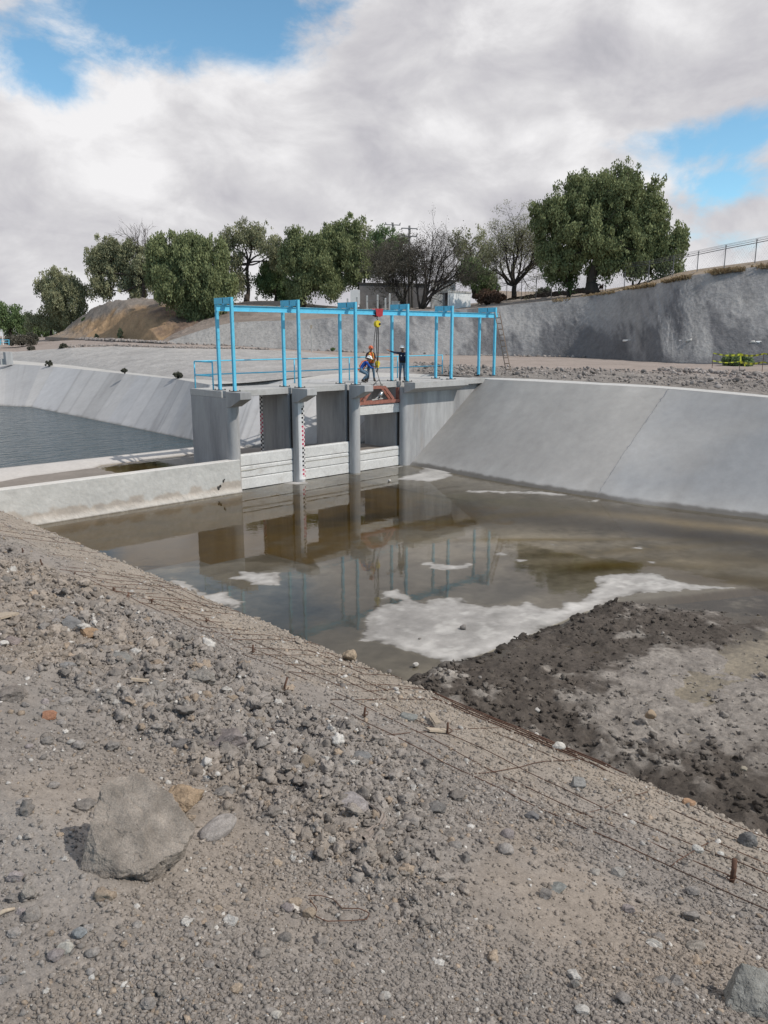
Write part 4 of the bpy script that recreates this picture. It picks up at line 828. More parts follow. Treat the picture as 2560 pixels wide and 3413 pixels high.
# low wall to the left of the gates
def low_wall():
    xs = np.linspace(6.4, 18.93, 210); zs = np.r_[-0.4, np.linspace(0, 1.37, 30)]
    X, Zz = np.meshgrid(xs, zs, indexing='ij'); n = fbm(X * 0.7, Zz * 1.2, 4, 141); n2 = fbm(X * 3, Zz * 3, 5, 142); n3 = fbm(X * 10, Zz * 10, 3, 143)
    tan_ = np.array((0.36, 0.31, 0.262)); base = np.array((0.455, 0.45, 0.43)); cream = np.array((0.52, 0.50, 0.465))
    edge = 0.42 + 0.30 * n + 0.16 * n2 - 0.25 * sstep(12.5, 10, X) * 0
    w = (sstep(0.05, -0.05, Zz - edge) * 0.8)[..., None]; c = base * (1 + 0.09 * n + 0.07 * n2)[..., None] * (1 - w) + tan_ * w
    w = (sstep(0.05, 0.35, n2 + 0.4 * n3) * sstep(0.75, 0.15, Zz) * np.exp(-((X - 13.2) / 1.7) ** 2) * 0.8)[..., None]; c = c * (1 - w) + np.array((0.30, 0.275, 0.25)) * w
    w = (sstep(0.3, 0.05, Zz + 0.1 * n2) * 0.6)[..., None]; c = c * (1 - w) + cream * w
    w = sstep(0.045, 0.0, Zz + 0.03 * n3)[..., None] * 0.8; c = c * (1 - w) + np.array((0.10, 0.085, 0.065)) * w
    Y = 28.10 + 0.012 * n2 + 0.006 * n3 - 0.10 * sstep(0.30, 0.0, Zz + 0.10 * n2)
    V = list(np.stack([X, Y, Zz], -1).reshape(-1, 3)); F = [tuple(q) for q in grid_faces(210, len(zs))]; k = len(V); cc = list(c.reshape(-1, 3)); nz = len(zs)
    t1 = []; t2 = []; t3 = []
    for i, x in enumerate(xs):
        V += [(x, 28.14, 1.395), (x, 28.52, 1.395), (x, 28.56, 1.36), (x, 28.56, -0.2)]; cc += [(0.56, 0.54, 0.51)] * 3 + [(0.42, 0.4, 0.38)]
        if i:
            a, b = (i - 1) * nz + nz - 1, i * nz + nz - 1; p, q = k + 4 * (i - 1), k + 4 * i
            F += [(a, p, q, b)] + [(p + j, p + j + 1, q + j + 1, q + j) for j in range(3)]
    e = [(209) * nz + j for j in range(nz)] + [k + 4 * 209 + j for j in range(4)]; F.append(tuple(e))
    F = [f[::-1] for f in F]
    o = link('low_wall', V, F, 'wall_concrete', smooth=False, cols=cc, label='long low concrete wall with a tan tide mark, left of the gate piers', cat='wall')
    h = MB(); r = random.Random(5)
    for (px, py, s) in ((728, 1628, 0.07), (734, 1620, 0.05), (745, 1604, 0.05), (748, 1599, 0.03)):
        q = onY(px, py, 28.10); Vv, Ff = chip(2, int(px), 3, 0.4); h.add(Vv * np.array((s, 0.02, s * 1.5)) + q, Ff)
    h.build('spalled_hole', 'steel', o)
low_wall()
# stop logs
def stop_log(x0, x1, z0, z1, label, y0=28.525, y1=28.735):
    t = thing('stop_log', label, 'stop log', ((x0 + x1) / 2, 28.63, z0), 'precast stop logs in the gate bays')
    b = MB().prismX([(y0, z0 + 0.012), (y0, z1 - 0.055), (y0 + 0.03, z1 - 0.03), (y0 + 0.03, z1 - 0.006), (y1, z1 - 0.006), (y1, z0 + 0.012)], x0, x1).build('beam', 'log_concrete', t)
    bevel(b, 0.01, 1)
    MB().box((x0 + 0.02, y0 + 0.02, z0), (x1 - 0.02, y1 - 0.02, z0 + 0.012)).build('bottom_lip', 'steel', t)  # dark strip along the gap under each log
for i, nm in enumerate(('left', 'middle', 'right')):
    zz = [0.0, 0.51, 1.02, 1.53] if i < 2 else [0.0, 0.50, 1.0]
    names = ['bottom', 'middle', 'top'] if i < 2 else ['bottom', 'top']
    for k in range(len(zz) - 1):
        x0 = PX[i] + PW - 0.12; x1 = PX[i + 1] + 0.085
        bay = {'left': 'left bay beside the low wall', 'middle': 'middle bay right of the staff gauge', 'right': 'right bay under the hanging log'}[nm]
        stop_log(x0, x1, zz[k] + 0.002, zz[k + 1], f'{names[k]} pale concrete stop log closing the {bay}')
stop_log(PX[2] + PW - 0.10, PX[3] + 0.085, 2.72, 3.18, 'pale concrete stop log hanging under the rusty red lifting frame')

# ================================================================== GANTRY, RAIL, HOIST
GX = [18.95, 22.38, 25.75, 29.25, 32.6, 36.25]; GF, GB, GT = 28.30, 29.40, 8.03; PWD = 0.118
gantry = thing('gantry', 'bright blue steel gantry of six paired posts carrying a crane beam over the gates', 'gantry', (27.5, 28.8, DZ))
def hpost(x, y, z0, z1, m='blue'):
    """wide flange column: two flanges and a web"""
    w = PWD / 2; mb = MB()
    mb.box((x - w, y - w, z0), (x + w, y - w + 0.016, z1)); mb.box((x - w, y + w - 0.016, z0), (x + w, y + w, z1)); mb.box((x - w + 0.012, y - w + 0.017, z0), (x - w + 0.026, y + w - 0.017, z1)); mb.box((x + w - 0.026, y - w + 0.017, z0), (x + w - 0.012, y + w - 0.017, z1))
    return mb
for i, x in enumerate(GX):
    zb = DZ if i < 5 else 4.30
    for y in (GF, GB):
        p = hpost(x, y, zb + 0.02, GT if y == GF else GT - 0.25).build('post', 'blue', gantry)
        b = MB().box((x - 0.18, y - 0.18, zb - 0.03), (x + 0.18, y + 0.18, zb + 0.018))
        for sx in (-1, 1):
            for sy in (-1, 1): b.box((x + sx * 0.15 - 0.018, y + sy * 0.15 - 0.018, zb + 0.018), (x + sx * 0.15 + 0.018, y + sy * 0.15 + 0.018, zb + 0.06))
        b.build('base_plate', 'steel', p)
    # cross beam resting between the posts (I section lying across), with a stiffener at mid span
    c = MB(); z1 = GT - 0.005; y0, y1 = GF + PWD / 2 + 0.003, GB + PWD / 2
    c.box((x - 0.075, y0, z1 - 0.25), (x + 0.075, y1, z1))
    b = c.build('cross_beam', 'blue', gantry)
    MB().box((x - 0.083, 28.80, z1 - 0.22), (x - 0.074, 28.83, z1 - 0.02)).build('stiffener', 'steel', b)
    MB().box((x - 0.07, 28.72, z1 - 0.30), (x + 0.07, 28.90, z1 - 0.252)).build('hanger_plate', 'blue', b)
rb = MB(); zt = GT - 0.305; zl = zt - 0.24; x0, x1 = 18.55, 37.1; yc = 28.80
rb.box((x0, yc - 0.06, zt - 0.016), (x1, yc + 0.06, zt)); rb.box((x0, yc - 0.06, zl), (x1, yc + 0.06, zl + 0.018)); rb.box((x0 + 0.001, yc - 0.007, zl + 0.018), (x1 - 0.001, yc + 0.007, zt - 0.016))
rb.build('crane_beam', 'blue', gantry)
# handrail along the upstream edge of the deck, with a return at its left end
rail = thing('handrail', 'bright blue pipe handrail with two rails along the back of the deck', 'handrail', (27, 31.15, DZ))
HX = [18.82, 24.33, 27.9, 31.43]; ry = 31.15; hr = 0.032
for x in HX: MB().tube([(x, ry, DZ - 0.02), (x, ry, 5.41)], hr, 8).build('post', 'blue', rail, True)
MB().tube([(18.82, 29.72, DZ - 0.02), (18.82, 29.72, 5.41)], hr, 8).build('post', 'blue', rail, True)
for nm, z in (('top_rail', 5.41), ('middle_rail', 4.82)): MB().tube([(18.82, 29.72, z), (18.82, ry - 0.04, z), (18.86, ry, z), (35.1, ry, z)], hr * 0.95, 8).build(nm, 'blue', rail, True)
MB().tube([(35.1, ry, 4.2), (35.1, ry, 5.41)], hr, 8).build('post', 'blue', rail, True)

def chain_hoist():
    HXc, HY = 27.66, 28.80
    t = thing('chain_hoist', 'red trolley chain hoist with a yellow hook block hanging from the blue crane beam', 'chain hoist', (HXc, HY, 7.5))
    ztp = zt
    for sy in (-1, 1):
        y = HY + sy * 0.125
        pl = MB().prismX([(0, 0)] * 3, 0, 0) if False else MB().add([(HXc - 0.25, y, 7.78), (HXc + 0.25, y, 7.78), (HXc + 0.22, y, 7.46), (HXc + 0.02, y, 7.38), (HXc - 0.20, y, 7.44), (HXc - 0.25, y + 0.02 * sy, 7.78), (HXc + 0.25, y + 0.02 * sy, 7.78), (HXc + 0.22, y + 0.02 * sy, 7.46), (HXc + 0.02, y + 0.02 * sy, 7.38), (HXc - 0.20, y + 0.02 * sy, 7.44)],
                      [(0, 1, 2, 3, 4), (9, 8, 7, 6, 5)] + [(k, 5 + k, 5 + (k + 1) % 5, (k + 1) % 5) for k in range(5)])
        pl.build('trolley_plate', 'red', t)
        for dx in (-0.16, 0.16):
            w = MB(); w.tube([(HXc + dx, y - sy * 0.085, 7.56), (HXc + dx, y - sy * 0.02, 7.56)], 0.055, 12); w.build('wheel', 'steel', t, True)
    MB().tube([(HXc, HY - 0.12, 7.43), (HXc, HY + 0.12, 7.43)], 0.03, 8).build('axle', 'steel', t, True)
    # hook and block
    MB().tube([(HXc, HY, 7.43), (HXc - 0.04, HY, 7.32), (HXc + 0.02, HY, 7.25), (HXc, HY, 7.18)], 0.022, 7).build('hook', 'steel', t, True)
    b = MB(); b.tube([(HXc - 0.02, HY - 0.09, 7.06), (HXc - 0.02, HY + 0.09, 7.06)], [0.165, 0.165], 20); bl = b.build('block', 'yellow', t); bevel(bl, 0.02, 2)
    MB().tube([(HXc + 0.06, HY - 0.11, 7.06), (HXc + 0.06, HY + 0.11, 7.06)], 0.06, 10).build('chain_wheel', 'steel', t, True)
    r = np.random.default_rng(5)
    def strand(a, b_, w, rad):
        k = np.linspace(0, 1, 14)[:, None]; p = np.array(a) * (1 - k) + np.array(b_) * k; p = p + np.sin(k * pi) * np.array(w); return MB().tube(p, rad, 6)
    strand((HXc - 0.03, HY, 6.95), (HXc - 0.02, HY, 5.25), (-0.03, 0, 0), 0.024).build('chain', 'steel', t, True)
    strand((HXc + 0.05, HY, 6.95), (HXc + 0.03, HY, 5.25), (0.02, 0, 0), 0.024).build('chain', 'steel', t, True)
    strand((HXc - 0.14, HY - 0.04, 6.98), (HXc - 0.20, HY - 0.14, 4.75), (-0.16, 0, 0), 0.017).build('hand_chain', 'steel', t, True)
    strand((HXc + 0.01, HY - 0.03, 6.95), (HXc - 0.16, HY - 0.14, 4.75), (0.04, 0, 0), 0.017).build('hand_chain', 'steel', t, True)
    lb = MB(); lb.tube([(HXc - 0.01, HY - 0.07, 5.16), (HXc - 0.01, HY + 0.07, 5.16)], 0.12, 14); lb.box((HXc - 0.06, HY - 0.05, 4.96), (HXc + 0.05, HY + 0.05, 5.30)); lb.build('lower_block', 'yellow', t)
    MB().tube([(HXc - 0.01, HY, 4.97), (HXc + 0.03, HY, 4.90), (HXc + 0.02, HY, 4.83), (HXc - 0.03, HY, 4.80), (HXc - 0.04, HY, 4.72)], 0.02, 7).build('hook', 'steel', t, True)
    strand((HXc - 0.03, HY, 4.76), (HXc - 0.04, HY - 0.16, 4.40), (0, 0, 0), 0.014).build('sling', 'steel', t, True)
    for sx in (-0.34, 0.34): strand((HXc - 0.04, HY - 0.16, 4.40), (27.42 + sx, 28.63, 4.08), (0, 0, 0), 0.016).build('sling', 'steel', t, True)
    # slack hand rope held by the worker
    k = np.linspace(0, 1, 20); 
    MB().tube(np.stack([HXc - 0.45 - 0.30 * k + 0.25 * np.sin(k * pi), HY + 0.35 - 0.25 * k, 5.05 - 0.80 * k - 0.10 * np.sin(k * pi)], 1), 0.012, 6).build('hand_rope', 'steel', t, True)
chain_hoist()
def lifting_frame():
    t = thing('lifting_frame', 'rusty red trapezoid lifting frame gripping the raised stop log', 'lifting frame', (27.6, 28.63, 3.18))
    for y in (28.50, 28.76):
        MB().bar((26.10, y, 3.31), (28.98, y, 3.31), 0.07, 0.17).build('bottom_channel', 'rust_red', t)
        MB().bar((27.02, y, 4.02), (27.86, y, 4.02), 0.07, 0.13).build('top_channel', 'rust_red', t)
        for a, b in ((26.42, 27.02), (28.46, 27.86)): MB().bar((a, y, 3.40), (b, y, 4.02), 0.066, 0.15, (0, 1, 0) if False else (0, 0, 1)).build('raking_leg', 'rust_red', t)
    for x in (26.16, 28.92, 27.05, 27.83): MB().box((x - 0.03, 28.54, 3.24 if x < 26.5 or x > 28.5 else 3.97), (x + 0.03, 28.72, 3.38 if x < 26.5 or x > 28.5 else 4.06)).build('spacer', 'rust_red', t)
    for x in (27.10, 27.78): MB().tube([(x + 0.06 * cos(a), 28.63, 4.10 + 0.06 * sin(a)) for a in np.linspace(0, 2 * pi, 13)], 0.014, 6, False).build('shackle', 'steel', t, True)
    m = MB(); m.tube([(27.55, 28.55, 3.60), (27.80, 28.60, 3.80)], [0.10, 0.10], 16); m.build('counterweight', 'silver', t, True)
    MB().bar((27.10, 28.63, 3.42), (27.85, 28.63, 3.46), 0.05, 0.05).bar((27.35, 28.63, 3.45), (27.60, 28.58, 3.64), 0.05, 0.05).bar((27.75, 28.63, 3.47), (27.55, 28.60, 3.60), 0.04, 0.04).build('release_lever', 'post_concrete', t)
    MB().box((28.86, 28.53, 3.40), (28.93, 28.73, 3.95)).build('guide_shoe', 'rust_red', t)
lifting_frame()
def ladder():
    k = 0.915; f0 = Z(1686.5, 1238, 4.30) * 1; f0 = np.array((Z(1686.5, 1238, 4.30)[0], 0, 0))
    a0 = D(1687, 1237, 44.6); a1 = D(1702, 1236.5, 44.4); b0 = onY(1648, 1043, 28.62); b1 = onY(1665, 1043, 28.62); b0[0] += 0.12; b1[0] += 0.08
    b0 = D(1649, 1040, 45.3); b1 = D(1665, 1039, 45.2)
    t = thing('ladder', 'brown wooden ladder leaning against the right end of the blue crane beam', 'ladder', (a0 + a1) / 2)
    MB().bar(a0, b0, 0.05, 0.07, (0.6, 0.6, 0.4)).build('rail', 'wood', t); MB().bar(a1, b1, 0.05, 0.07, (0.6, 0.6, 0.4)).build('rail', 'wood', t)
    for k in np.linspace(0.03, 0.90, 10): MB().bar(a0 * (1 - k) + b0 * k, a1 * (1 - k) + b1 * k, 0.045, 0.05).build('rung', 'wood', t)
ladder()

# ================================================================== PEOPLE
BASE_R = {'pelvis': (.135, .105), 'belly': (.135, .10), 'chest': (.155, .105), 'upper': (.13, .085), 'neck': (.052, .055), 'jaw': (.068, .078), 'skull': (.078, .092), 'crown': (.058, .066),
          'sh': (.066, .066), 'el': (.045, .045), 'fore': (.040, .040), 'wr': (.026, .032), 'palm': (.022, .042), 'hip': (.098, .10), 'knee': (.062, .065), 'calf': (.058, .062), 'ank': (.042, .045), 'heel': (.045, .045), 'toe': (.042, .035)}
def body(J, parent, mats, region, loc, rot):
    """one continuous skinned figure from its joints; J maps joint names to positions"""
    names = list(J); idx = {n: i for i, n in enumerate(names)}; E = []
    def e(a, b): E.append((idx[a], idx[b]))
    e('pelvis', 'belly'); e('belly', 'chest'); e('chest', 'upper'); e('upper', 'neck'); e('neck', 'jaw'); e('jaw', 'skull'); e('skull', 'crown'); e('jaw', 'nose')
    for s in 'LR':
        e('upper', 'sh' + s); e('sh' + s, 'el' + s); e('el' + s, 'fore' + s); e('fore' + s, 'wr' + s); e('wr' + s, 'palm' + s)
        e('pelvis', 'hip' + s); e('hip' + s, 'knee' + s); e('knee' + s, 'calf' + s); e('calf' + s, 'ank' + s); e('ank' + s, 'heel' + s); e('ank' + s, 'toe' + s)
        for k in range(5): e('palm' + s if k else 'wr' + s, f'f{k}a{s}'); e(f'f{k}a{s}', f'f{k}b{s}')
    me = bpy.data.meshes.new('body'); me.from_pydata([tuple(J[n]) for n in names], E, []); o = bpy.data.objects.new('body', me); C.objects.link(o)
    md = o.modifiers.new('skin', 'SKIN'); sv = me.skin_vertices[0].data
    for n, i in idx.items():
        k = n.rstrip('LR') if n not in ('crown',) else n
        r = BASE_R.get(k, (.010, .010) if n.startswith('f') else (.014, .014)); sv[i].radius = r; sv[i].use_root = (n == 'pelvis')
    s = o.modifiers.new('sub', 'SUBSURF'); s.levels = 2; s.render_levels = 2
    dg = bpy.context.evaluated_depsgraph_get(); ev = o.evaluated_get(dg); nm = bpy.data.meshes.new_from_object(ev); o.modifiers.clear(); o.data = nm; bpy.data.meshes.remove(me)
    nm.materials.clear()
    for m in mats: nm.materials.append(M[m])
    P = np.array([J[n] for n in names])
    for f in nm.polygons:
        f.use_smooth = True; d = P - np.array(f.center); j = names[int(np.argmin((d ** 2).sum(1)))]; f.material_index = region(j, np.array(f.center))
    o.parent = parent; return o
def joints(over, fwd=0.0):
    J = {'pelvis': (0, 0, .95), 'belly': (0, .01, 1.10), 'chest': (0, .01, 1.28), 'upper': (0, 0, 1.40), 'neck': (0, .01, 1.49), 'jaw': (0, .035, 1.57), 'skull': (0, .02, 1.645), 'crown': (0, .015, 1.70), 'nose': (0, .125, 1.60)}
    for s, k in (('L', -1), ('R', 1)):
        J.update({'sh' + s: (k * .175, 0, 1.40), 'el' + s: (k * .23, -.02, 1.12), 'fore' + s: (k * .24, .02, 1.00), 'wr' + s: (k * .25, .05, .88), 'hip' + s: (k * .095, 0, .88), 'knee' + s: (k * .11, .02, .50), 'calf' + s: (k * .115, -.01, .34), 'ank' + s: (k * .12, -.02, .09), 'heel' + s: (k * .12, -.06, .05), 'toe' + s: (k * .135, .13, .045)})
    J.update(over)
    for s, k in (('L', -1), ('R', 1)):
        w = np.array(J['wr' + s]); f = w - np.array(J['fore' + s]); f /= np.linalg.norm(f); side = np.cross(f, (0, 0, 1.0)); 
        side = side / max(np.linalg.norm(side), 1e-6) if np.linalg.norm(side) > 0.2 else np.array((0, 1.0, 0)); curl = np.cross(side, f) * -1
        palm = w + f * .07; J['palm' + s] = palm
        for q in range(5):
            if q == 0: a = w + f * .045 + side * .042 * -k; b = a + f * .035 + side * .02 * -k + curl * .015
            else: a = palm + f * (.045 + .006 * (q in (2, 3))) + side * (.027 - .018 * (q - 1)) + curl * .008; b = a + f * (.026 - .006 * (q == 4)) + curl * .022
            J[f'f{q}a{s}'] = a; J[f'f{q}b{s}'] = b
    return {n: np.array(v, float) for n, v in J.items()}
def shell(name, m, parent, rings, n=18):
    """a garment: elliptical rings (centre, half width, half depth) round the torso"""
    mb = MB(); V = []
    for c, w, d in rings: V += [(c[0] + w * cos(2 * pi * j / n), c[1] + d * sin(2 * pi * j / n), c[2]) for j in range(n)]
    F = [(i * n + j, i * n + (j + 1) % n, (i + 1) * n + (j + 1) % n, (i + 1) * n + j) for i in range(len(rings) - 1) for j in range(n)]
    mb.v = V; mb.f = F; o = mb.build(name, m, None, True); o.parent = parent; s = o.modifiers.new('thick', 'SOLIDIFY'); s.thickness = 0.008; return o
def helmet(parent, c, m, tilt=0.0):
    mb = MB(); prof = [(.135, 0), (.138, .008), (.118, .016), (.116, .05), (.098, .095), (.062, .125), (.015, .137)]
    mb.lathe((0, 0, 0), prof, 20); mb.v = [(x, y * 1.14 + (0.05 if y > 0.1 and z < 0.02 else 0), z) for x, y, z in mb.v]
    o = mb.build('helmet', m, None, True); o.parent = parent; o.location = tuple(c); o.rotation_euler = (tilt, 0, 0)
    r = MB().tube([(0, -.11, .06), (0, -.05, .115), (0, .03, .132), (0, .10, .085)], .012, 6).build('helmet_ridge', m, None, True); r.parent = o
    return o
def eyes(parent, J):
    for k in (-1, 1):
        V, F = ICO[2]; c = J['skull'] + np.array((k * .034, .086, -.012)); o = link('eye', V * np.array((.014, .008, .009)) + c, F, 'hair', None, True); o.parent = parent
        V, F = ICO[2]; c = J['skull'] + np.array((k * .088, -.01, -.03)); o = link('ear', V * np.array((.012, .026, .036)) + c, F, 'skin', None, True); o.parent = parent
    V, F = ICO[2]; o = link('mouth', V * np.array((.024, .008, .006)) + J['jaw'] + np.array((0, .078, -.028)), F, 'rust_red', None, True); o.parent = parent
    V, F = ICO[3]; Vh = V * np.array((.090, .095, .075)) + J['skull'] + np.array((0, -.022, .015)); o = link('hair', Vh, F, 'hair', None, True); o.parent = parent
def person(label, loc, rot, J, mats, region, group='workers on the gate deck'):
    t = thing('person', label, 'person', loc, group); t.rotation_euler = (0, 0, rot); b = body(J, t, mats, region, loc, rot); eyes(t, J); return t
# facing: local +y is the way the figure looks
def rot_facing(dx, dy): return atan2(-dx, dy)
toward_cam = rot_facing(-0.70, -0.71)
# 1: upright worker in an orange vest, hands at the chain
J = joints({'elL': (-.25, .03, 1.14), 'foreL': (-.20, .13, 1.10), 'wrL': (-.10, .24, 1.13), 'elR': (.25, .05, 1.15), 'foreR': (.20, .16, 1.16), 'wrR': (.10, .27, 1.22), 'kneeL': (-.14, .05, .50), 'calfL': (-.165, 0, .34), 'ankL': (-.19, -.02, .09), 'heelL': (-.19, -.06, .05), 'toeL': (-.23, .12, .045), 'kneeR': (.13, .04, .50), 'ankR': (.17, -.02, .09), 'heelR': (.17, -.06, .05), 'toeR': (.22, .12, .045), 'jaw': (0, .05, 1.565), 'skull': (0, .045, 1.64), 'nose': (0, .15, 1.59)})
def reg1(j, c):
    if (j[:2] == 'wr' or j[:4] == 'palm' or (j[0] == 'f' and j[1].isdigit())) and abs(c[0]) < 0.17 and c[1] < 0.10: return 1 if c[2] < 1.0 else 3
    if j[:3] in ('pel', 'hip', 'kne', 'cal'): return 1
    if j[:3] in ('ank', 'hee', 'toe'): return 2
    if j[:2] in ('sh', 'el') or j[:3] in ('che', 'bel', 'upp'): return 3
    return 0
p1 = person('standing worker in an orange vest and orange hard hat, hands on the hoist chain', (27.62, 29.25, DZ + 0.005), toward_cam + 0.25, J, ('skin', 'jeans', 'boot', 'dark_shirt'), reg1)
shell('vest', 'orange', p1, [((0, .01, .94), .178, .135), ((0, .01, 1.05), .182, .137), ((0, .01, 1.20), .190, .138), ((0, .005, 1.33), .188, .132), ((0, 0, 1.42), .16, .11), ((0, 0, 1.465), .09, .085)])
shell('reflective_band', 'limestripe', p1, [((0, .01, 1.10), .190, .146), ((0, .01, 1.155), .193, .146)])
for k in (-1, 1): o = MB().tube([(k * .085, .150, .98), (k * .09, .152, 1.18), (k * .085, .142, 1.33), (k * .075, .10, 1.43)], .020, 6).build('reflective_strap', 'limestripe', None, True); o.parent = p1
helmet(p1, (0, .04, 1.655), 'helmet_o', -0.08)
# 2: crouching worker in a blue shirt and harness
J = joints({'pelvis': (0, -.26, .62), 'belly': (0, -.20, .75), 'chest': (0, -.06, .90), 'upper': (0, .04, .99), 'neck': (0, .11, 1.05), 'jaw': (0, .18, 1.09), 'skull': (0, .19, 1.165), 'crown': (0, .185, 1.22), 'nose': (0, .285, 1.10),
            'shL': (-.175, .05, .98), 'elL': (-.25, .20, .78), 'foreL': (-.21, .30, .74), 'wrL': (-.13, .40, .76), 'shR': (.175, .05, .98), 'elR': (.24, .21, .76), 'foreR': (.19, .31, .72), 'wrR': (.10, .41, .73),
            'hipL': (-.11, -.24, .58), 'kneeL': (-.17, .14, .48), 'calfL': (-.17, .06, .30), 'ankL': (-.16, .00, .09), 'heelL': (-.16, -.04, .05), 'toeL': (-.18, .15, .045), 'hipR': (.11, -.24, .58), 'kneeR': (.17, .10, .40), 'calfR': (.17, -.05, .26), 'ankR': (.16, -.18, .10), 'heelR': (.16, -.23, .09), 'toeR': (.17, -.02, .04)})
p2 = person('crouching worker in a blue shirt, orange harness and white hard hat on the deck', (27.15, 29.12, DZ + 0.005), rot_facing(0.78, -0.62), J, ('skin', 'jeans', 'boot', 'royal'), lambda j, c: 3 if j[:4] == 'fore' else reg1(j, c))
for k in (-1, 1): o = MB().tube([(k * .06, -.20, .62), (k * .10, -.30, .80), (k * .10, -.16, 1.02), (k * .09, .02, 1.08), (k * .09, .08, .93), (k * .08, -.03, .74), (k * .10, -.16, .58)], .020, 6).build('harness_strap', 'orange', None, True); o.parent = p2
o = shell('harness_belt', 'orange', p2, [((0, -.27, .60), .16, .135), ((0, -.25, .66), .165, .135)])
helmet(p2, (0, .185, 1.175), 'helmet_w', -0.30)
# 3: worker in navy behind the right hand post, one arm stretched to the other post
J = joints({'shR': (.18, .02, 1.40), 'elR': (.46, .03, 1.45), 'foreR': (.58, .03, 1.49), 'wrR': (.70, .03, 1.54), 'jaw': (.02, .05, 1.565), 'skull': (.02, .045, 1.64), 'nose': (.03, .15, 1.585), 'wrL': (-.24, .06, .88)})
p3 = person('worker in navy clothes and white hard hat with an arm stretched to the blue post', (29.22, 28.62, DZ + 0.005), rot_facing(-0.62, -0.78) + 0.1, J, ('skin', 'jeans', 'boot', 'navy'), lambda j, c: 3 if j[:4] == 'fore' else reg1(j, c))
shell('tool_belt', 'hair', p3, [((0, .01, .93), .165, .14), ((0, .01, 1.02), .168, .14)])
shell('vest', 'navy', p3, [((0, .01, .98), .172, .13), ((0, .01, 1.20), .185, .135), ((0, .005, 1.33), .185, .13), ((0, 0, 1.42), .155, .108)])
for k in (-1, 1): o = MB().box((k * .09 - .02, .125, 1.26), (k * .09 + .02, .142, 1.31)).build('reflective_patch', 'white', None); o.parent = p3
helmet(p3, (.02, .04, 1.655), 'helmet_w', 0.05)

# ================================================================== TREES
def leaves(name, m, parent, clumps, per, size, droop, seed, tall=1.6):
    """a crown of separate leaf sprays gathered into uneven clumps; clumps = (centre, radius)"""
    r = np.random.default_rng(seed); Cc = np.array([c[0] for c in clumps]); R_ = np.array([c[1] for c in clumps]); n = len(Cc)
    per = per * 2.3; size = size * 0.66
    cnt = np.maximum(2, (per * (R_ / R_.mean()) ** 2 * r.uniform(0.5, 1.5, n)).astype(int)); idx = np.repeat(np.arange(n), cnt); k = len(idx)
    d = r.normal(0, 1, (k, 3)); d /= np.linalg.norm(d, axis=1)[:, None]; rad = r.random(k) ** 0.45
    P = Cc[idx] + d * (R_[idx] * rad)[:, None]; P[:, 2] -= droop * r.random(k) ** 2 * R_[idx] * 1.6
    ax = np.stack([r.normal(0, 0.55, k), r.normal(0, 0.55, k), -np.ones(k) * (0.5 + droop)], 1); ax /= np.linalg.norm(ax, axis=1)[:, None]
    sd = np.cross(ax, r.normal(0, 1, (k, 3))); sd /= np.linalg.norm(sd, axis=1)[:, None]
    s = size * r.uniform(0.6, 1.4, k)[:, None]; a = ax * s * tall / 2; b = sd * s / 2
    V = np.stack([P - a * 1.0, P + b * 0.8, P + a, P - b * 0.8], 1).reshape(-1, 3)
    F = np.arange(k * 4).reshape(-1, 4); tone = np.clip(r.normal(0.45, 0.22, n)[idx] + r.normal(0, 0.16, k), 0, 1); col = np.repeat(np.stack([tone] * 3, 1), 4, 0)
    return link(name, V, F, m, parent, False, col)
def limb(mb, a, b, r0, r1, seed, n=7, wob=0.08, sag=0.0, sides=6):
    r = np.random.default_rng(seed); a = np.array(a); b = np.array(b); t = np.linspace(0, 1, n)[:, None]; L = np.linalg.norm(b - a)
    p = a * (1 - t) + b * t; p = p + np.sin(t * pi) * r.normal(0, wob * L, 3) + np.sin(t * 2 * pi) * r.normal(0, wob * 0.5 * L, 3); p[:, 2] += (np.sin(t[:, 0] * pi) * sag * L)
    mb.tube(p, list(r0 + (r1 - r0) * t[:, 0] ** 0.8), sides); return p
def twigs(mb, p, d, L, r, depth, rg, up=0.15, kids=(2, 4), shrink=0.72, tips=None):
    d = d / np.linalg.norm(d); q = p + d * L * 0.5 + rg.normal(0, 0.06 * L, 3); e = p + d * L + rg.normal(0, 0.10 * L, 3)
    mb.tube([p, q, e], [r, r * 0.85, r * 0.68], 5 if r > 0.05 else 3, False)
    if depth == 0:
        if tips is not None: tips.append(e)
        return
    for _ in range(rg.integers(*kids)):
        nd = d + rg.normal(0, 0.52, 3); nd[2] += up; k = rg.uniform(0.55, 1.0); s = p + (e - p) * k if k < 0.95 else e
        twigs(mb, s, nd, L * shrink * rg.uniform(0.75, 1.2), r * 0.62, depth - 1, rg, up, kids, shrink, tips)
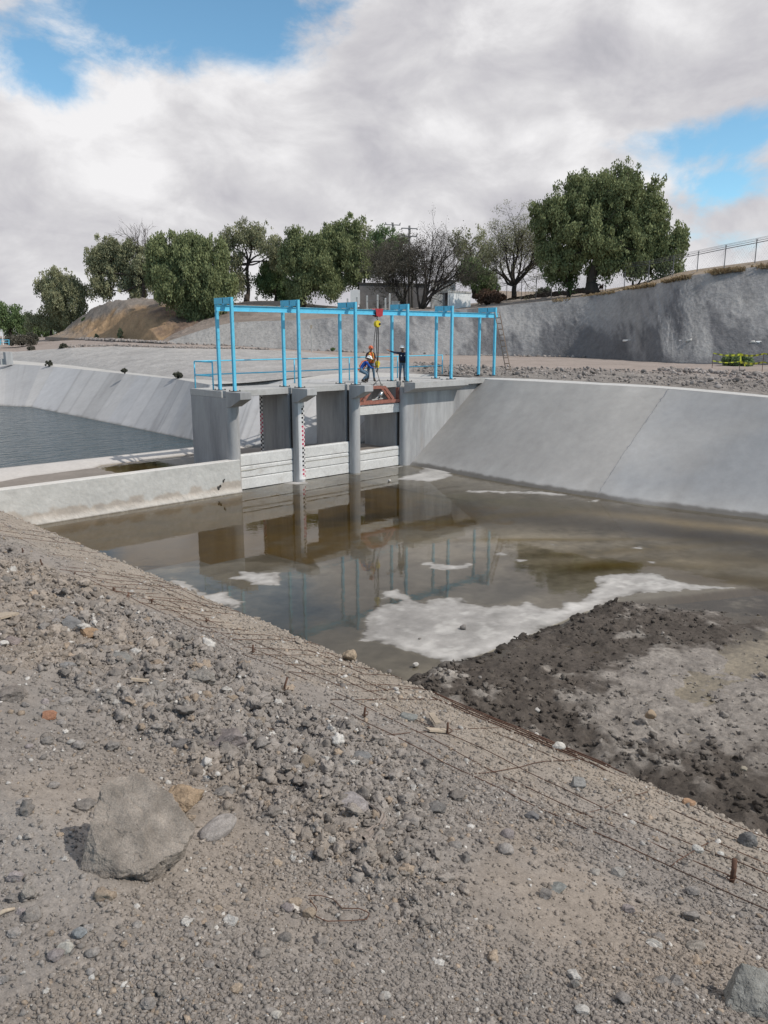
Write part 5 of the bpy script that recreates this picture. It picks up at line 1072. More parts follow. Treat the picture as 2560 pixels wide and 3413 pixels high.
def tree(label, base, dist, lobes, m='leaf', per=60, size=0.26, droop=0.8, seed=1, trunk=0.28, fork=None, dens=1.0, group='trees beyond the slope', cat='tree', name='pepper_tree', clr=0.95, extra=None, hollow=0.55):
    """lobes: (x, y, half width, half height) as seen, at the distance of the tree; the crown is filled in depth too"""
    rg = np.random.default_rng(seed); k = dist / 2723.0; b = D(base[0], base[1], dist); t = thing(name, label, cat, b, group)
    cl = []; ends = []
    for (x, y, rx, ry_) in lobes:
        rx *= 1.07; ry_ *= 1.05
        c = D(x, y, dist); ax = Rv * rx * k; az_ = Uv * ry_ * k; ay = Fh * 0.5 * (rx + ry_) * k * 0.85; vol = rx * ry_ * (rx + ry_) * k ** 3
        c = c + Fh * rg.normal(0, 0.25 * rx * k)
        n = int(max(6, 5.5 * dens * (rx * ry_ * k * k) / clr ** 2)); ends.append((c - Uv * ry_ * k * 0.3, rx * k))
        for _ in range(n):
            d = rg.normal(0, 1, 3); d /= np.linalg.norm(d); rad = hollow + (1 - hollow) * rg.random() if rg.random() < 0.72 else rg.random()
            out = rg.random() < 0.20
            cl.append((c + (ax * d[0] + ay * d[1] + az_ * d[2]) * (rg.uniform(0.95, 1.22) if out else rad * 0.90), clr * (rg.uniform(0.25, 0.55) if out else rg.uniform(0.40, 1.05))))
    leaves('crown', m, t, cl, per, size, droop, seed)
    mb = MB(); f = D(fork[0], fork[1], dist) if fork else b + Uv * (np.mean([e[0][2] for e in ends]) - b[2]) * 0.4
    p = limb(mb, b - Uv * 0.4, f, trunk, trunk * 0.72, seed + 1, 8, 0.05, sides=9)
    mb.tube([b - Uv * 0.3, b + Uv * 0.25, b + Uv * 0.8], [trunk * 1.7, trunk * 1.2, trunk * 0.98], 9)
    for i, (e, w) in enumerate(ends):
        limb(mb, f, e, trunk * 0.55, trunk * 0.16, seed + 10 + i, 8, 0.10, 0.06)
        for j in range(4):
            d = rg.normal(0, 1, 3); d[2] = abs(d[2]) * 0.8; d /= np.linalg.norm(d); limb(mb, e, e + d * w * 0.8, trunk * 0.15, trunk * 0.05, seed + 50 + i * 5 + j, 5, 0.1, sides=4)
    if extra: extra(mb, t, rg, k)
    mb.build('trunk', 'bark', t, True)
    return t
def bare_tree(label, base, dist, boughs, seed, trunk=0.22, depth=5, m='leaf_brown', leafn=0, size=0.16, group='trees beyond the slope', name='bare_tree', fork=None, L=2.2, up=0.15, kids=(2, 4), spread=0.5):
    """boughs: points (x, y) the main boughs reach for; twigs branch off them"""
    rg = np.random.default_rng(seed); b = D(base[0], base[1], dist); t = thing(name, label, 'tree', b, group); mb = MB(); tips = []
    f = D(fork[0], fork[1], dist) if fork else b
    if fork: limb(mb, b - Uv * 0.4, f, trunk, trunk * 0.8, seed, 6, 0.04, sides=8)
    for i, (x, y) in enumerate(boughs):
        e = D(x, y, dist + rg.uniform(-2.0, 2.0)); p = limb(mb, f - Uv * (0 if fork else 0.4), e, trunk * 0.6, trunk * 0.22, seed + i, 9, 0.07, 0.02)
        for q in (3, 4, 5, 6, 7, 8):
            for _ in range(2):
                d = (p[q] - p[q - 1]) / np.linalg.norm(p[q] - p[q - 1]) + rg.normal(0, spread, 3); twigs(mb, p[q], d, L * rg.uniform(0.5, 0.9), trunk * 0.115, depth - 2, rg, up, kids, 0.74, tips)
    mb.build('trunk', 'twig', t, True)
    if leafn:
        cl = [(q, 0.5) for q in tips]; leaves('crown', m, t, cl, leafn, size, 0.3, seed, 1.3)
    return t
G1 = 'trees beyond the slope'
def big_extra(mb, t, rg, k): pass
tree('largest pepper tree, its broad weeping crown standing alone behind the fence on the right', (1972, 968), 92,
     [(1985, 700, 110, 105), (2080, 640, 115, 85), (1880, 690, 85, 75), (1825, 740, 62, 55), (2150, 730, 80, 105), (2060, 800, 95, 90), (1960, 810, 80, 80), (1850, 830, 55, 70), (2190, 840, 60, 70), (2130, 870, 60, 60), (2225, 860, 48, 60), (1930, 640, 60, 50), (2255, 800, 34, 48), (1865, 890, 34, 36), (2010, 880, 40, 40), (1800, 690, 36, 30), (2010, 615, 90, 50), (1930, 770, 95, 80), (2120, 770, 90, 80), (2040, 700, 125, 95), (2170, 790, 60, 70)],
     'leaf', 56, 0.27, 0.55, 11, 0.62, (1990, 860), 1.15)
tree('small leaning tree with drooping twigs, right of the big trunk behind the fence', (2108, 962), 93, [(2125, 865, 42, 36), (2165, 880, 34, 30), (2100, 890, 25, 24)], 'leaf', 30, 0.24, 1.0, 12, 0.11, (2135, 905), 0.7)
tree('slender dark tree left of the big trunk, half hidden under its crown', (1895, 985), 95, [(1850, 880, 45, 40), (1900, 900, 40, 40), (1925, 860, 40, 40), (1840, 830, 40, 40), (1880, 940, 24, 22)], 'leaf_dark', 42, 0.25, 1.0, 13, 0.16, (1888, 930), 0.9)
bare_tree('nearly leafless tree with black spreading boughs, left of the largest tree', (1714, 978), 103, [(1667, 870), (1655, 910), (1700, 830), (1742, 815), (1780, 840), (1790, 875), (1720, 805), (1683, 825), (1765, 890)], 21, 0.34, 5, 'leaf_grey', 5, 0.15, L=2.5, fork=(1716, 950))
tree('open crowned pepper tree with visible branches behind the small white house', (1590, 985), 116, [(1575, 805, 60, 45), (1530, 800, 40, 38), (1625, 815, 40, 40), (1600, 860, 50, 34), (1548, 850, 50, 40)], 'leaf_grey', 26, 0.25, 0.8, 22, 0.26, (1560, 900), 0.62)
tree('bright green bush like tree right behind the small white house', (1580, 985), 110, [(1590, 920, 52, 44), (1560, 900, 40, 40), (1620, 945, 38, 34)], 'leaf_dark', 70, 0.26, 0.4, 23, 0.2, None, 1.2)
bare_tree('leafless brown tree with a dense fan of twigs beside the small white house', (1402, 1024), 99, [(1440, 850), (1480, 880), (1415, 870), (1520, 910), (1530, 870), (1385, 900), (1470, 920), (1545, 920), (1500, 850), (1430, 900)], 24, 0.30, 5, 'leaf_brown', 1.2, 0.15, L=2.6, kids=(2, 4))
bare_tree('thin brown leaved tree in front of the utility poles', (1350, 1020), 101, [(1290, 880), (1330, 870), (1375, 890), (1300, 910), (1350, 905), (1275, 900), (1390, 890), (1320, 930)], 25, 0.22, 5, 'leaf_brown', 6, 0.17, L=2.2, kids=(2, 4))
tree('rounded dark tree just left of the utility poles', (1290, 1000), 124, [(1285, 815, 55, 52), (1310, 860, 50, 45), (1260, 870, 45, 45), (1330, 810, 30, 30)], 'leaf_dark', 58, 0.27, 0.6, 26, 0.28, None, 1.0)
tree('tall grey topped tree rising behind the two central pepper trees', (1215, 1000), 126, [(1225, 770, 34, 42), (1205, 830, 45, 45), (1240, 850, 36, 40)], 'leaf_grey', 34, 0.26, 0.7, 27, 0.25, None, 0.8)
tree('full pepper tree with a dark leaning trunk, tallest of the central clump', (1212, 1000), 113, [(1130, 790, 60, 52), (1170, 770, 55, 42), (1190, 840, 55, 60), (1110, 860, 52, 60), (1160, 900, 50, 50), (1085, 800, 30, 40)], 'leaf', 66, 0.27, 0.9, 28, 0.36, (1195, 935), 1.15)
tree('dense pepper tree whose foliage hangs to the ground in the centre left', (1010, 1010), 111, [(1000, 810, 52, 52), (1040, 850, 60, 60), (970, 860, 40, 50), (1020, 930, 62, 60), (1080, 920, 50, 55), (1100, 960, 36, 40), (985, 950, 36, 42)], 'leaf', 66, 0.27, 0.95, 29, 0.34, None, 1.2)
tree('dark green round bush filling the gap left of the central clump', (920, 1010), 121, [(925, 925, 55, 55), (885, 950, 36, 44), (960, 970, 36, 40), (900, 895, 30, 26)], 'leaf_dark', 66, 0.27, 0.5, 30, 0.25, None, 1.15)
tree('airy pepper tree with a forked trunk showing against the sky, left of the central clump', (822, 1000), 119, [(825, 770, 62, 38), (770, 810, 55, 45), (890, 810, 48, 40), (780, 870, 50, 50), (850, 770, 45, 36), (745, 860, 40, 50), (910, 835, 36, 36), (790, 940, 36, 40), (930, 860, 40, 50)], 'leaf_grey', 44, 0.26, 0.9, 31, 0.30, (826, 880), 0.85)
tree('broad heavy pepper tree over the ochre hill, its skirt sweeping down the bank', (660, 1075), 106, [(590, 815, 70, 55), (650, 830, 60, 55), (560, 870, 62, 60), (660, 900, 70, 60), (600, 940, 80, 60), (700, 960, 62, 70), (560, 960, 46, 46), (690, 1040, 52, 56), (620, 1010, 50, 46), (740, 930, 45, 60), (525, 820, 26, 40), (522, 910, 40, 70), (710, 840, 40, 50)], 'leaf', 72, 0.28, 1.0, 32, 0.42, None, 1.2)
def bare_top(mb, t, rg, k):
    for (x, y) in ((450, 800), (470, 830), (485, 800), (430, 790)): 
        a = D(478, 950, 124); e = D(x, y, 124); p = limb(mb, a, e, 0.16, 0.05, int(x), 8, 0.06)
        for q in (4, 5, 6, 7):
            for _ in range(2): twigs(mb, p[q], (p[q] - p[q - 1]) + rg.normal(0, 0.35, 3), 1.6, 0.035, 2, rg, 0.2)
tree('grey green tree with bare twigs along its right crown, behind the ochre hill', (475, 1002), 124, [(350, 850, 56, 56), (400, 880, 60, 66), (320, 890, 38, 60), (390, 820, 50, 36), (340, 950, 44, 46), (430, 930, 40, 60), (430, 830, 36, 30), (455, 960, 30, 36), (485, 890, 36, 70)], 'leaf_grey', 58, 0.27, 0.8, 33, 0.30, (478, 940), 1.05, extra=bare_top)
tree('small pale crowned tree, farthest left of the trees rising against the sky', (245, 1100), 125, [(185, 935, 50, 42), (240, 950, 42, 44), (155, 960, 36, 36), (215, 1000, 58, 46), (265, 990, 28, 50), (175, 1020, 40, 40), (240, 1050, 40, 40)], 'leaf_grey', 52, 0.27, 0.8, 34, 0.24, None, 1.05)
tree('low grey bush like tree with bare stems at the foot of the pale crowned tree', (170, 1110), 128, [(160, 1050, 44, 40), (200, 1070, 40, 34), (120, 1070, 40, 34)], 'leaf_grey', 44, 0.27, 0.5, 35, 0.16, None, 0.9)
tree('rounded dark tree at the left edge of the picture', (35, 1118), 150, [(30, 1050, 50, 40), (-20, 1040, 50, 46), (70, 1075, 40, 36)], 'leaf_dark', 62, 0.32, 0.5, 36, 0.25, None, 1.1, clr=1.2)
tree('low dark tree standing second from the left edge', (110, 1120), 155, [(105, 1080, 46, 34), (145, 1092, 40, 28), (60, 1095, 40, 26)], 'leaf_dark', 62, 0.32, 0.5, 37, 0.2, None, 1.1, clr=1.2)
tree('low dark tree in the gap beside the foot of the ochre hill', (210, 1118), 145, [(205, 1092, 40, 30), (240, 1085, 34, 36), (270, 1070, 30, 34)], 'leaf_dark', 62, 0.3, 0.5, 38, 0.2, None, 1.1, clr=1.1)
# ---- shrubs
def shrub(label, x, y, dist, w, h, m, seed, per=26, size=0.1, n=26, name='shrub', group=None, straight=False, zloc=None):
    rg = np.random.default_rng(seed); b = D(x, y, dist); t = thing(name, label, 'shrub', b, group); k = dist / 2723; W_ = w * k / 2; H_ = h * k; mb = MB(); cl = []
    for i in range(n):
        a = rg.uniform(0, 2 * pi); rr = rg.random() ** 0.5 * W_; e = b + np.array((cos(a) * rr, sin(a) * rr, H_ * rg.uniform(0.45, 1.0) * (1 - 0.35 * (rr / W_) ** 2)))
        mb.tube([b + np.array((cos(a) * rr * 0.15, sin(a) * rr * 0.15, -0.05)), (b + e) / 2 + rg.normal(0, 0.04 * H_, 3), e], [0.012 + 0.006 * H_, 0.009, 0.004], 3); cl.append((e - np.array((0, 0, H_ * 0.15)), 0.26 * min(W_, H_)))
    leaves('foliage', m, t, cl, per, size, 0.1, seed, 1.8); mb.build('stem', 'twig', t); return t
SH = 'scrub growing on the berm'
shrub('dark scrubby shrub on the berm path, farthest left of the three along its edge', 163, 1220, 74.5, 22, 22, 'leaf_bush', 51, group=SH, size=0.13)
shrub('smallest dark shrub on the berm path, middle one of the three along its edge', 416, 1243, 58.5, 20, 17, 'leaf_bush', 52, group=SH, size=0.1)
shrub('twiggy grey shrub on the berm path, nearest the blue handrail', 592, 1259, 52.4, 32, 22, 'leaf_bush', 53, group=SH, size=0.09, n=34)
shrub('rounded shrub beside the dirt road near the foot of the ochre hill', 212, 1162, 92, 26, 20, 'leaf_bush', 54, group=SH, size=0.15)
shrub('low brown weeds on the road edge, left of the rounded shrub', 105, 1168, 98, 26, 16, 'leaf_brown', 55, group=SH, size=0.15)
shrub('upright green shrub growing on the face of the ochre hill', 402, 1134, 107, 20, 44, 'leaf_grey', 56, group='shrubs on the ochre hill', size=0.18)
shrub('small green shrub low on the ochre hill, left of the upright one', 322, 1128, 110, 12, 18, 'leaf_grey', 57, group='shrubs on the ochre hill', size=0.16)
shrub('dark tuft near the crest of the ochre hill', 282, 1072, 120, 16, 16, 'leaf_dark', 58, group='shrubs on the ochre hill', size=0.2)
shrub('brown and green brush at the left end of the dirt road', 70, 1150, 112, 90, 40, 'leaf_brown', 59, n=70, size=0.22)
shrub('yellowish brush at the left end of the dirt road, right of the brown brush', 105, 1140, 114, 40, 34, 'leaf_bush', 60, n=40, size=0.22)
shrub('green bush behind the yellow tape at the foot of the tall slope', 2455, 1222, 58.0, 90, 44, 'leaf_dark', 61, n=60, size=0.16, per=34)
shrub('dry reddish bush right of the small white house', 1626, 1016, 101, 74, 60, 'leaf_rust', 62, n=80, size=0.2)
shrub('dry reddish bush behind the fence, between the house and the bare tree', 1662, 1010, 103, 44, 40, 'leaf_rust', 63, n=50, size=0.2)
shrub('grey scrub on the skyline between the bare tree and the slender tree', 1815, 985, 118, 50, 30, 'leaf_bush', 64, n=40, size=0.2)
shrub('low dark scrub beside the deck edge of the tall slope, left of centre', 1110, 1168, 80, 14, 9, 'leaf_dark', 65, size=0.12)
def grass():
    """dry straw coloured grass along the top of the tall slope"""
    rg = np.random.default_rng(66); P = []
    wx = np.array([w[0] for w in WALL]); T = np.array(WTOP)
    for (x0, x1, n, lift) in ((1840, 1900, 150, .15), (1950, 2050, 700, .35), (2085, 2180, 1300, .6), (2215, 2300, 700, .35), (2370, 2480, 900, .3), (2520, 2700, 500, .35)):
        for _ in range(n):
            x = rg.uniform(x0, x1); p = np.array([np.interp(x, wx, T[:, j]) for j in range(3)]); P.append(p + Fh * rg.uniform(-0.5, 1.1) + Uv * (rg.uniform(-0.1, 0.1) * 1) + np.array((0, 0, -0.15)))
    P = np.array(P); k = len(P); h = rg.uniform(0.10, 0.36, k)[:, None]; ax = np.stack([rg.normal(0, .6, k), rg.normal(0, .6, k), np.ones(k)], 1) * h; sd = np.cross(ax, rg.normal(0, 1, (k, 3))); sd = sd / np.linalg.norm(sd, axis=1)[:, None] * 0.07
    V = np.stack([P - sd, P + sd, P + ax + sd * 0.3, P + ax - sd * 0.3], 1).reshape(-1, 3); c = np.repeat(np.repeat(rg.random((k, 1)), 3, 1), 4, 0)
    link('dry_grass', V, np.arange(4 * k).reshape(-1, 4), 'straw', None, False, c, kind='stuff', label='straw coloured grass along the top edge of the tall slope', cat='grass')
grass()

# ================================================================== BEYOND: houses, poles, fences
def house():
    d = 97; a = D(1476, 1030, d + 1.2); b = D(1495, 1030, d - 0.8); c = D(1568, 1030, d + 1.6)
    t = thing('small_house', 'small white flat roofed house with a dark doorway, left of the dry red bush', 'house', b)
    zt = D(1500, 976, d)[2]; z0 = D(1500, 1040, d)[2]; r2 = c + (a - b)
    def wall(name, p, q, off=0.0, m='white', z0=z0, z1=zt, th=0.15):
        n = np.cross(q - p, Uv); n /= np.linalg.norm(n); return MB().hexa([np.r_[v[:2], z] for z in (z0, z1) for v in (p, q, q - n * th, p - n * th)]).build(name, m, t)
    wall('front_wall', b, c); 
    e = (a - b); p1 = b + e * 0.10; p2 = b + e * 0.60
    wall('side_wall', b + e * 0.985, b + e * 0.02, m='grey_block')
    dr = MB().hexa([np.r_[v[:2], z] for z in (z0 + 0.1, z0 + 2.15) for v in (p1 - Rv * 0.03 - Fh * .02, p2 - Rv * 0.03 - Fh * .02, p2 + Rv * 0.10, p1 + Rv * 0.10)]); dr.v = [tuple(np.array(v) - np.cross(e / np.linalg.norm(e), Uv) * -0.0) for v in dr.v]
    dr.build('doorway', 'glass', t)
    wall('back_wall', r2 + Fh * .3, a + Fh * .3)
    ctr = (b + c + a + r2) / 4; P = [ctr + (v - ctr) * 1.07 for v in (a, b, c, r2)]
    MB().hexa([np.r_[v[:2], z] for z in (zt + 0.003, zt + 0.22) for v in P]).build('roof', 'post_concrete', t)
    MB().hexa([np.r_[v[:2], z] for z in (z0, zt) for v in (a + Rv * .3 + Fh * .3, b + Fh * .35 + Rv * .2, c + Fh * .35 - Rv * .2, r2 - Rv * .3)]).build('room', 'white', t)
    # taller white block behind it
    d2 = 104; p, q = D(1440, 1030, d2), D(1517, 1030, d2); z1 = D(1500, 936, d2)[2]; n = Fh * 4
    t2 = thing('house', 'taller white block house behind the small white house', 'house', p)
    MB().hexa([np.r_[v[:2], z] for z in (z0 - 1, z1) for v in (p, q, q + n, p + n)]).build('wall', 'white', t2)
    MB().hexa([np.r_[v[:2], z] for z in (z1 + 0.003, z1 + 0.12) for v in (p - Rv * .1 - Fh * .1, q + Rv * .1 - Fh * .1, q + n + Rv * .1, p + n - Rv * .1)]).build('roof', 'post_concrete', t2)
    # long grey building behind the trees
    d3 = 112; p, q = D(1198, 1030, d3), D(1420, 1030, d3 + 2); z1 = D(1300, 946, d3)[2]; n = Fh * 6
    t3 = thing('long_building', 'long grey block building behind the trees left of the white houses', 'building', p)
    MB().hexa([np.r_[v[:2], z] for z in (z0 - 1, z1) for v in (p, q, q + n, p + n)]).build('wall', 'dark_block', t3)
    MB().hexa([np.r_[v[:2], z] for z in (z1 + 0.003, z1 + 0.16) for v in (p - Rv * .2 - Fh * .2, q + Rv * .2 - Fh * .2, q + n, p + n)]).build('roof', 'steel', t3)
    MB().hexa([np.r_[v[:2], z] for z in (D(1190, 1015, d3)[2], z1 - 0.9) for v in (D(1168, 1000, d3 - 2), D(1200, 1000, d3 - 2), D(1200, 1000, d3), D(1168, 1000, d3))]).build('porch', 'white', t3)
    p, q = D(1306, 1030, 98), D(1331, 1030, 98); z1 = D(1320, 1006, 98)[2]
    t4 = thing('masonry_tank', 'small pale block tank half hidden behind the blue crane beam', 'tank', p)
    MB().hexa([np.r_[v[:2], z] for z in (z0 - 1, z1) for v in (p, q, q + Fh * 1.5, p + Fh * 1.5)]).build('wall', 'post_concrete', t4)
    MB().hexa([np.r_[v[:2], z] for z in (z1 + 0.003, z1 + 0.08) for v in (p - Rv * .05 - Fh * .05, q + Rv * .05 - Fh * .05, q + Fh * 1.5, p + Fh * 1.5)]).build('cover', 'concrete', t4)
house()
def pole(label, x, ybase, ytop, dist, arms, box=False, twin=0):
    b = D(x, ybase, dist); tp = D(x, ytop, dist); tp[:2] = b[:2]; t = thing('utility_pole', label, 'utility pole', b, 'utility poles among the trees')
    MB().tube([b - Uv, tp], [0.17, 0.13], 8).build('pole', 'pole', t, True); k = dist / 2723; ad = Rv * 0.96 + Fh * 0.28
    for (y, w, up) in arms:
        c = D(x, y, dist); c[:2] = b[:2]; p, q = c - ad * w * k / 2, c + ad * w * k / 2
        MB().bar(p - Fh * .16, q - Fh * .16, 0.10, 0.12).build('crossarm', 'galv', t)
        for f in (0.03, 0.45 if up > 0 else 0.5, 0.97):
            o = p * (1 - f) + q * f - Fh * .16; MB().tube([o, o + Uv * 0.22 * up, o + Uv * 0.50 * up + ad * 0.10 * (1 if f > .5 else -1)], [0.05, 0.085, 0.06], 6).build('insulator', 'galv', t, True)
        MB().bar(p * .6 + q * .4 - Fh * .16, c - Uv * 0.6 - Fh * .13, 0.03, 0.03).build('brace', 'galv', t); MB().bar(p * .4 + q * .6 - Fh * .16, c - Uv * 0.6 - Fh * .13, 0.03, 0.03).build('brace', 'galv', t)
    if box:
        c = D(x, 846, dist); c[:2] = b[:2]
        for s in (-1, 1): MB().tube([c + Rv * .38 * s - Uv * .38 - Fh * .2, c + Rv * .38 * s + Uv * .38 - Fh * .2], 0.24, 10).build('transformer', 'galv', t, True)
    return t
pole('nearer utility pole with two crossarms and transformers', 1363, 1025, 752, 106, [(762, 54, -0.25), (788, 52, 0.7)], True)
pole('second, plain concrete pole right beside the nearer utility pole', 1373, 1025, 845, 105, [])
pole('farther utility pole, only its single crossarm showing above the trees', 1309, 1010, 742, 130, [(750, 50, 0.7)])
MB_ = None
def posts():
    G_ = 'concrete posts along the yard'; nm = [(1159, 995, 1055, 97, 'shortest weathered post, farthest left of the row above the slope'), (1190, 990, 1050, 97, 'short white tipped post, second from the left in the row above the slope'), (1224, 987, 1052, 96, 'white post carrying the left end of the wire rail'), (1259, 984, 1050, 96, 'grey post carrying the right end of the wire rail'), (1285, 995, 1048, 95, 'slim white post right of the red trolley'), (1299, 980, 1046, 95, 'tall grey post left of the pale block tank')]
    T_ = []
    for (x, yt, yb, d, lab) in nm:
        a = D(x, yb, d); b = D(x, yt, d); b[:2] = a[:2]; t = thing('fence_post', lab, 'post', a, G_)
        MB().bar(a - Uv * .5, b, 0.20, 0.20, Fh).build('shaft', 'post_concrete', t); MB().bar(b - Uv * 0.02, b + Uv * 0.05, 0.16, 0.16, Fh).build('cap', 'pvc', t); T_.append((a, b))
    p = T_[2][1] * .75 + T_[2][0] * .25; q = T_[3][1] * .75 + T_[3][0] * .25; MB().tube([p - Fh * .11, q - Fh * .11], 0.03, 6).build('wire_rail', 'galv', None, label='single pale rail between two posts above the slope', cat='rail')
    a = D(1039, 1166, 79); b = D(1039, 1083, 79); b[:2] = a[:2]; t = thing('marker_post', 'lone weathered stake standing at the edge of the dirt road in front of the slope', 'post', a)
    MB().tube([a - Uv * .3, b], [0.06, 0.05], 7).build('stake', 'post_concrete', t); MB().bar(a * .15 + b * .85, b, 0.20, 0.10, Fh).build('plate', 'plank', t)
posts()
def chain_fence():
    pts = [(1655, 1020, 958, 106), (1688, 1012, 950, 105), (1737, 1004, 940, 104), (1786, 998, 930, 102), (1837, 995, 926, 101), (1893, 987, 918, 99), (1953, 978, 908, 96), (2018, 970, 899, 93), (2081, 959, 890, 90), (2160, 946, 881, 86), (2242, 922, 864, 83), (2324, 897, 848, 80), (2414, 890, 829, 77), (2516, 876, 809, 74), (2630, 862, 786, 71)]
    a0 = D(*[pts[7][0], pts[7][1], pts[7][3]]); t = thing('chain_link_fence', 'grey chain link fence with Y topped posts running up along the top of the slope', 'fence', a0); tops = []; bots = []
    for (x, yb, yt, d) in pts:
        a = D(x, yb, d); b = D(x, yt, d); b[:2] = a[:2]; tops.append(b); bots.append(a)
    for i, (a, b) in enumerate(zip(bots, tops)):
        mb = MB(); mb.tube([a - Uv * .6, b], 0.045, 6); dr = np.cross((tops[min(i + 1, 14)] - tops[max(i - 1, 0)]), Uv); dr /= np.linalg.norm(dr); dr = 0.7 * dr + 0.7 * Rv
        for s in (-1, 1): mb.tube([b, b + dr * 0.30 * s + Uv * 0.34], 0.028, 5)
        mb.build('post', 'galv', t)
    MB().tube(tops, 0.035, 6).build('top_rail', 'galv', t)
    w = MB()
    for s in (-1, 1):
        for k in (0.5, 1.0): w.tube([b + Rv * 0.21 * s * k + Uv * 0.34 * k for b in tops], 0.012, 4)
    w.build('barbed_wire', 'galv', t)
    n = MB()   # woven mesh, drawn as its diagonal wires
    for i in range(len(tops) - 1):
        L = np.linalg.norm(tops[i + 1] - tops[i]); m = int(L / 0.30)
        for k in range(m):
            f, g = k / m, min(1, (k + 5) / m)
            for (p, q) in ((bots, tops), (tops, bots)): n.tube([p[i] * (1 - f) + p[i + 1] * f, q[i] * (1 - g) + q[i + 1] * g], 0.0035, 3, False)
    n.build('mesh_wire', 'galv', t)
    # dark stone wall behind it on the left
    q = [(1650, 1000, 112), (1750, 984, 110), (1850, 972, 106), (1960, 958, 101), (1990, 960, 99)]; top = [D(x, y, d) for x, y, d in q]; V = []; 
    R2 = resample(top, 60); r = np.random.default_rng(3); dz = r.normal(0, 0.07, 60); F = []
    for p, e in zip(R2, dz): V += [p + np.array((0, 0, -3.5)), p + np.array((0, 0, e)), p + Fh * .6 + np.array((0, 0, e)), p + Fh * .6 + np.array((0, 0, -3.5))]
    for i in range(59): F += [(4 * i + j, 4 * i + j + 1, 4 * i + j + 5, 4 * i + j + 4) for j in range(3)]
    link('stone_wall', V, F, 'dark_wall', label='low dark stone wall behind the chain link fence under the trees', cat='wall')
chain_fence()
def tape():
    S_ = [(2373, 1231, 1177), (2464, 1231, 1180), (2540, 1238, 1178), (2640, 1246, 1180)]; st = []
    t = thing('barrier_tape', 'yellow and black barrier tape in two rows on thin stakes before the tall slope', 'barrier tape', Z(2464, 1231, 4.4))
    for (x, yb, yt) in S_:
        a = Z(x, yb, 4.39); b = D(x, yt, float(a @ Fh)); b[:2] = a[:2]; st.append((a, b)); MB().tube([a - Uv * .2, b], 0.018, 5).build('stake', 'rust', t)
    for (f0, f1, dbl) in ((1.0, 1.0, 0), (0.53, 0.52, 0), (1.0, 0.93, 1), (0.53, 0.44, 1)):
        for i in range(3):
            if dbl and i == 0 and f0 < 0.9: continue
            (a, b), (c, d) = st[i], st[i + 1]; p = a + (b - a) * (f0 if i != 1 else f1); q = c + (d - c) * (f1 if i != 1 else f0 - 0.03 * dbl); n = 9
            y = MB(); k = MB()
            for j in range(n):
                u, v = j / n, (j + 1) / n; P = [p * (1 - w) + q * w - Uv * 0.10 * sin(w * pi) - Fh * 0.02 for w in (u, v)]; h = Uv * 0.032
                (y if j % 2 == 0 else k).hexa([P[0] - h, P[1] - h, P[1] - h + Fh * .004, P[0] - h + Fh * .004, P[0] + h, P[1] + h, P[1] + h + Fh * .004, P[0] + h + Fh * .004])
            tp = y.build('tape_strip', 'tape', t); k.build('black_print', 'tape_dark', tp)
    a, b = st[1]; MB().tube([b, b * .5 + a * .5 - Fh * .05, a * .55 + b * .45 + Rv * .25 - Fh * .05, a * .8 + b * .2 + Rv * .32 - Fh * .05], [0.03, 0.06, 0.035, 0.03], 6).build('knot', 'tape', t)
tape()
for i, (x, y, lab) in enumerate(((2106, 1136, 'white drain pipe stub in the tall slope, farthest left of three'), (2300, 1137, 'white drain pipe stub in the tall slope, middle one of three'), (2513, 1143, 'white drain pipe stub in the tall slope, above the yellow tape'))):
    fx = np.array([w[0] for w in WALL]); dF = np.interp(x, fx, [w[3] for w in WALL]); dT = np.interp(x, fx, [w[4] for w in WALL]); yF = np.interp(x, fx, [w[1] for w in WALL]); yT = np.interp(x, fx, [w[2] for w in WALL])
    d = dF + (dT - dF) * (yF - y) / (yF - yT); p = D(x, y, d); t = thing('drain_pipe', lab, 'drain pipe', p, 'drain pipes in the tall slope')
    dr = -Fh * 0.62 + Rv * 0.62 + Uv * 0.1; MB().tube([p + Fh * .9 - Rv * .5, p + dr * 0.55], 0.10, 10).build('pipe', 'pvc', t, True); MB().tube([p + dr * 0.551, p + dr * 0.56], 0.078, 10).build('bore', 'steel', t)
    V, F = chip(3, 70 + i, 3, 0.4); link('mortar_collar', V * np.array((0.30, 0.30, 0.20)) + p + Fh * 0.05, F, 'post_concrete', t, True)
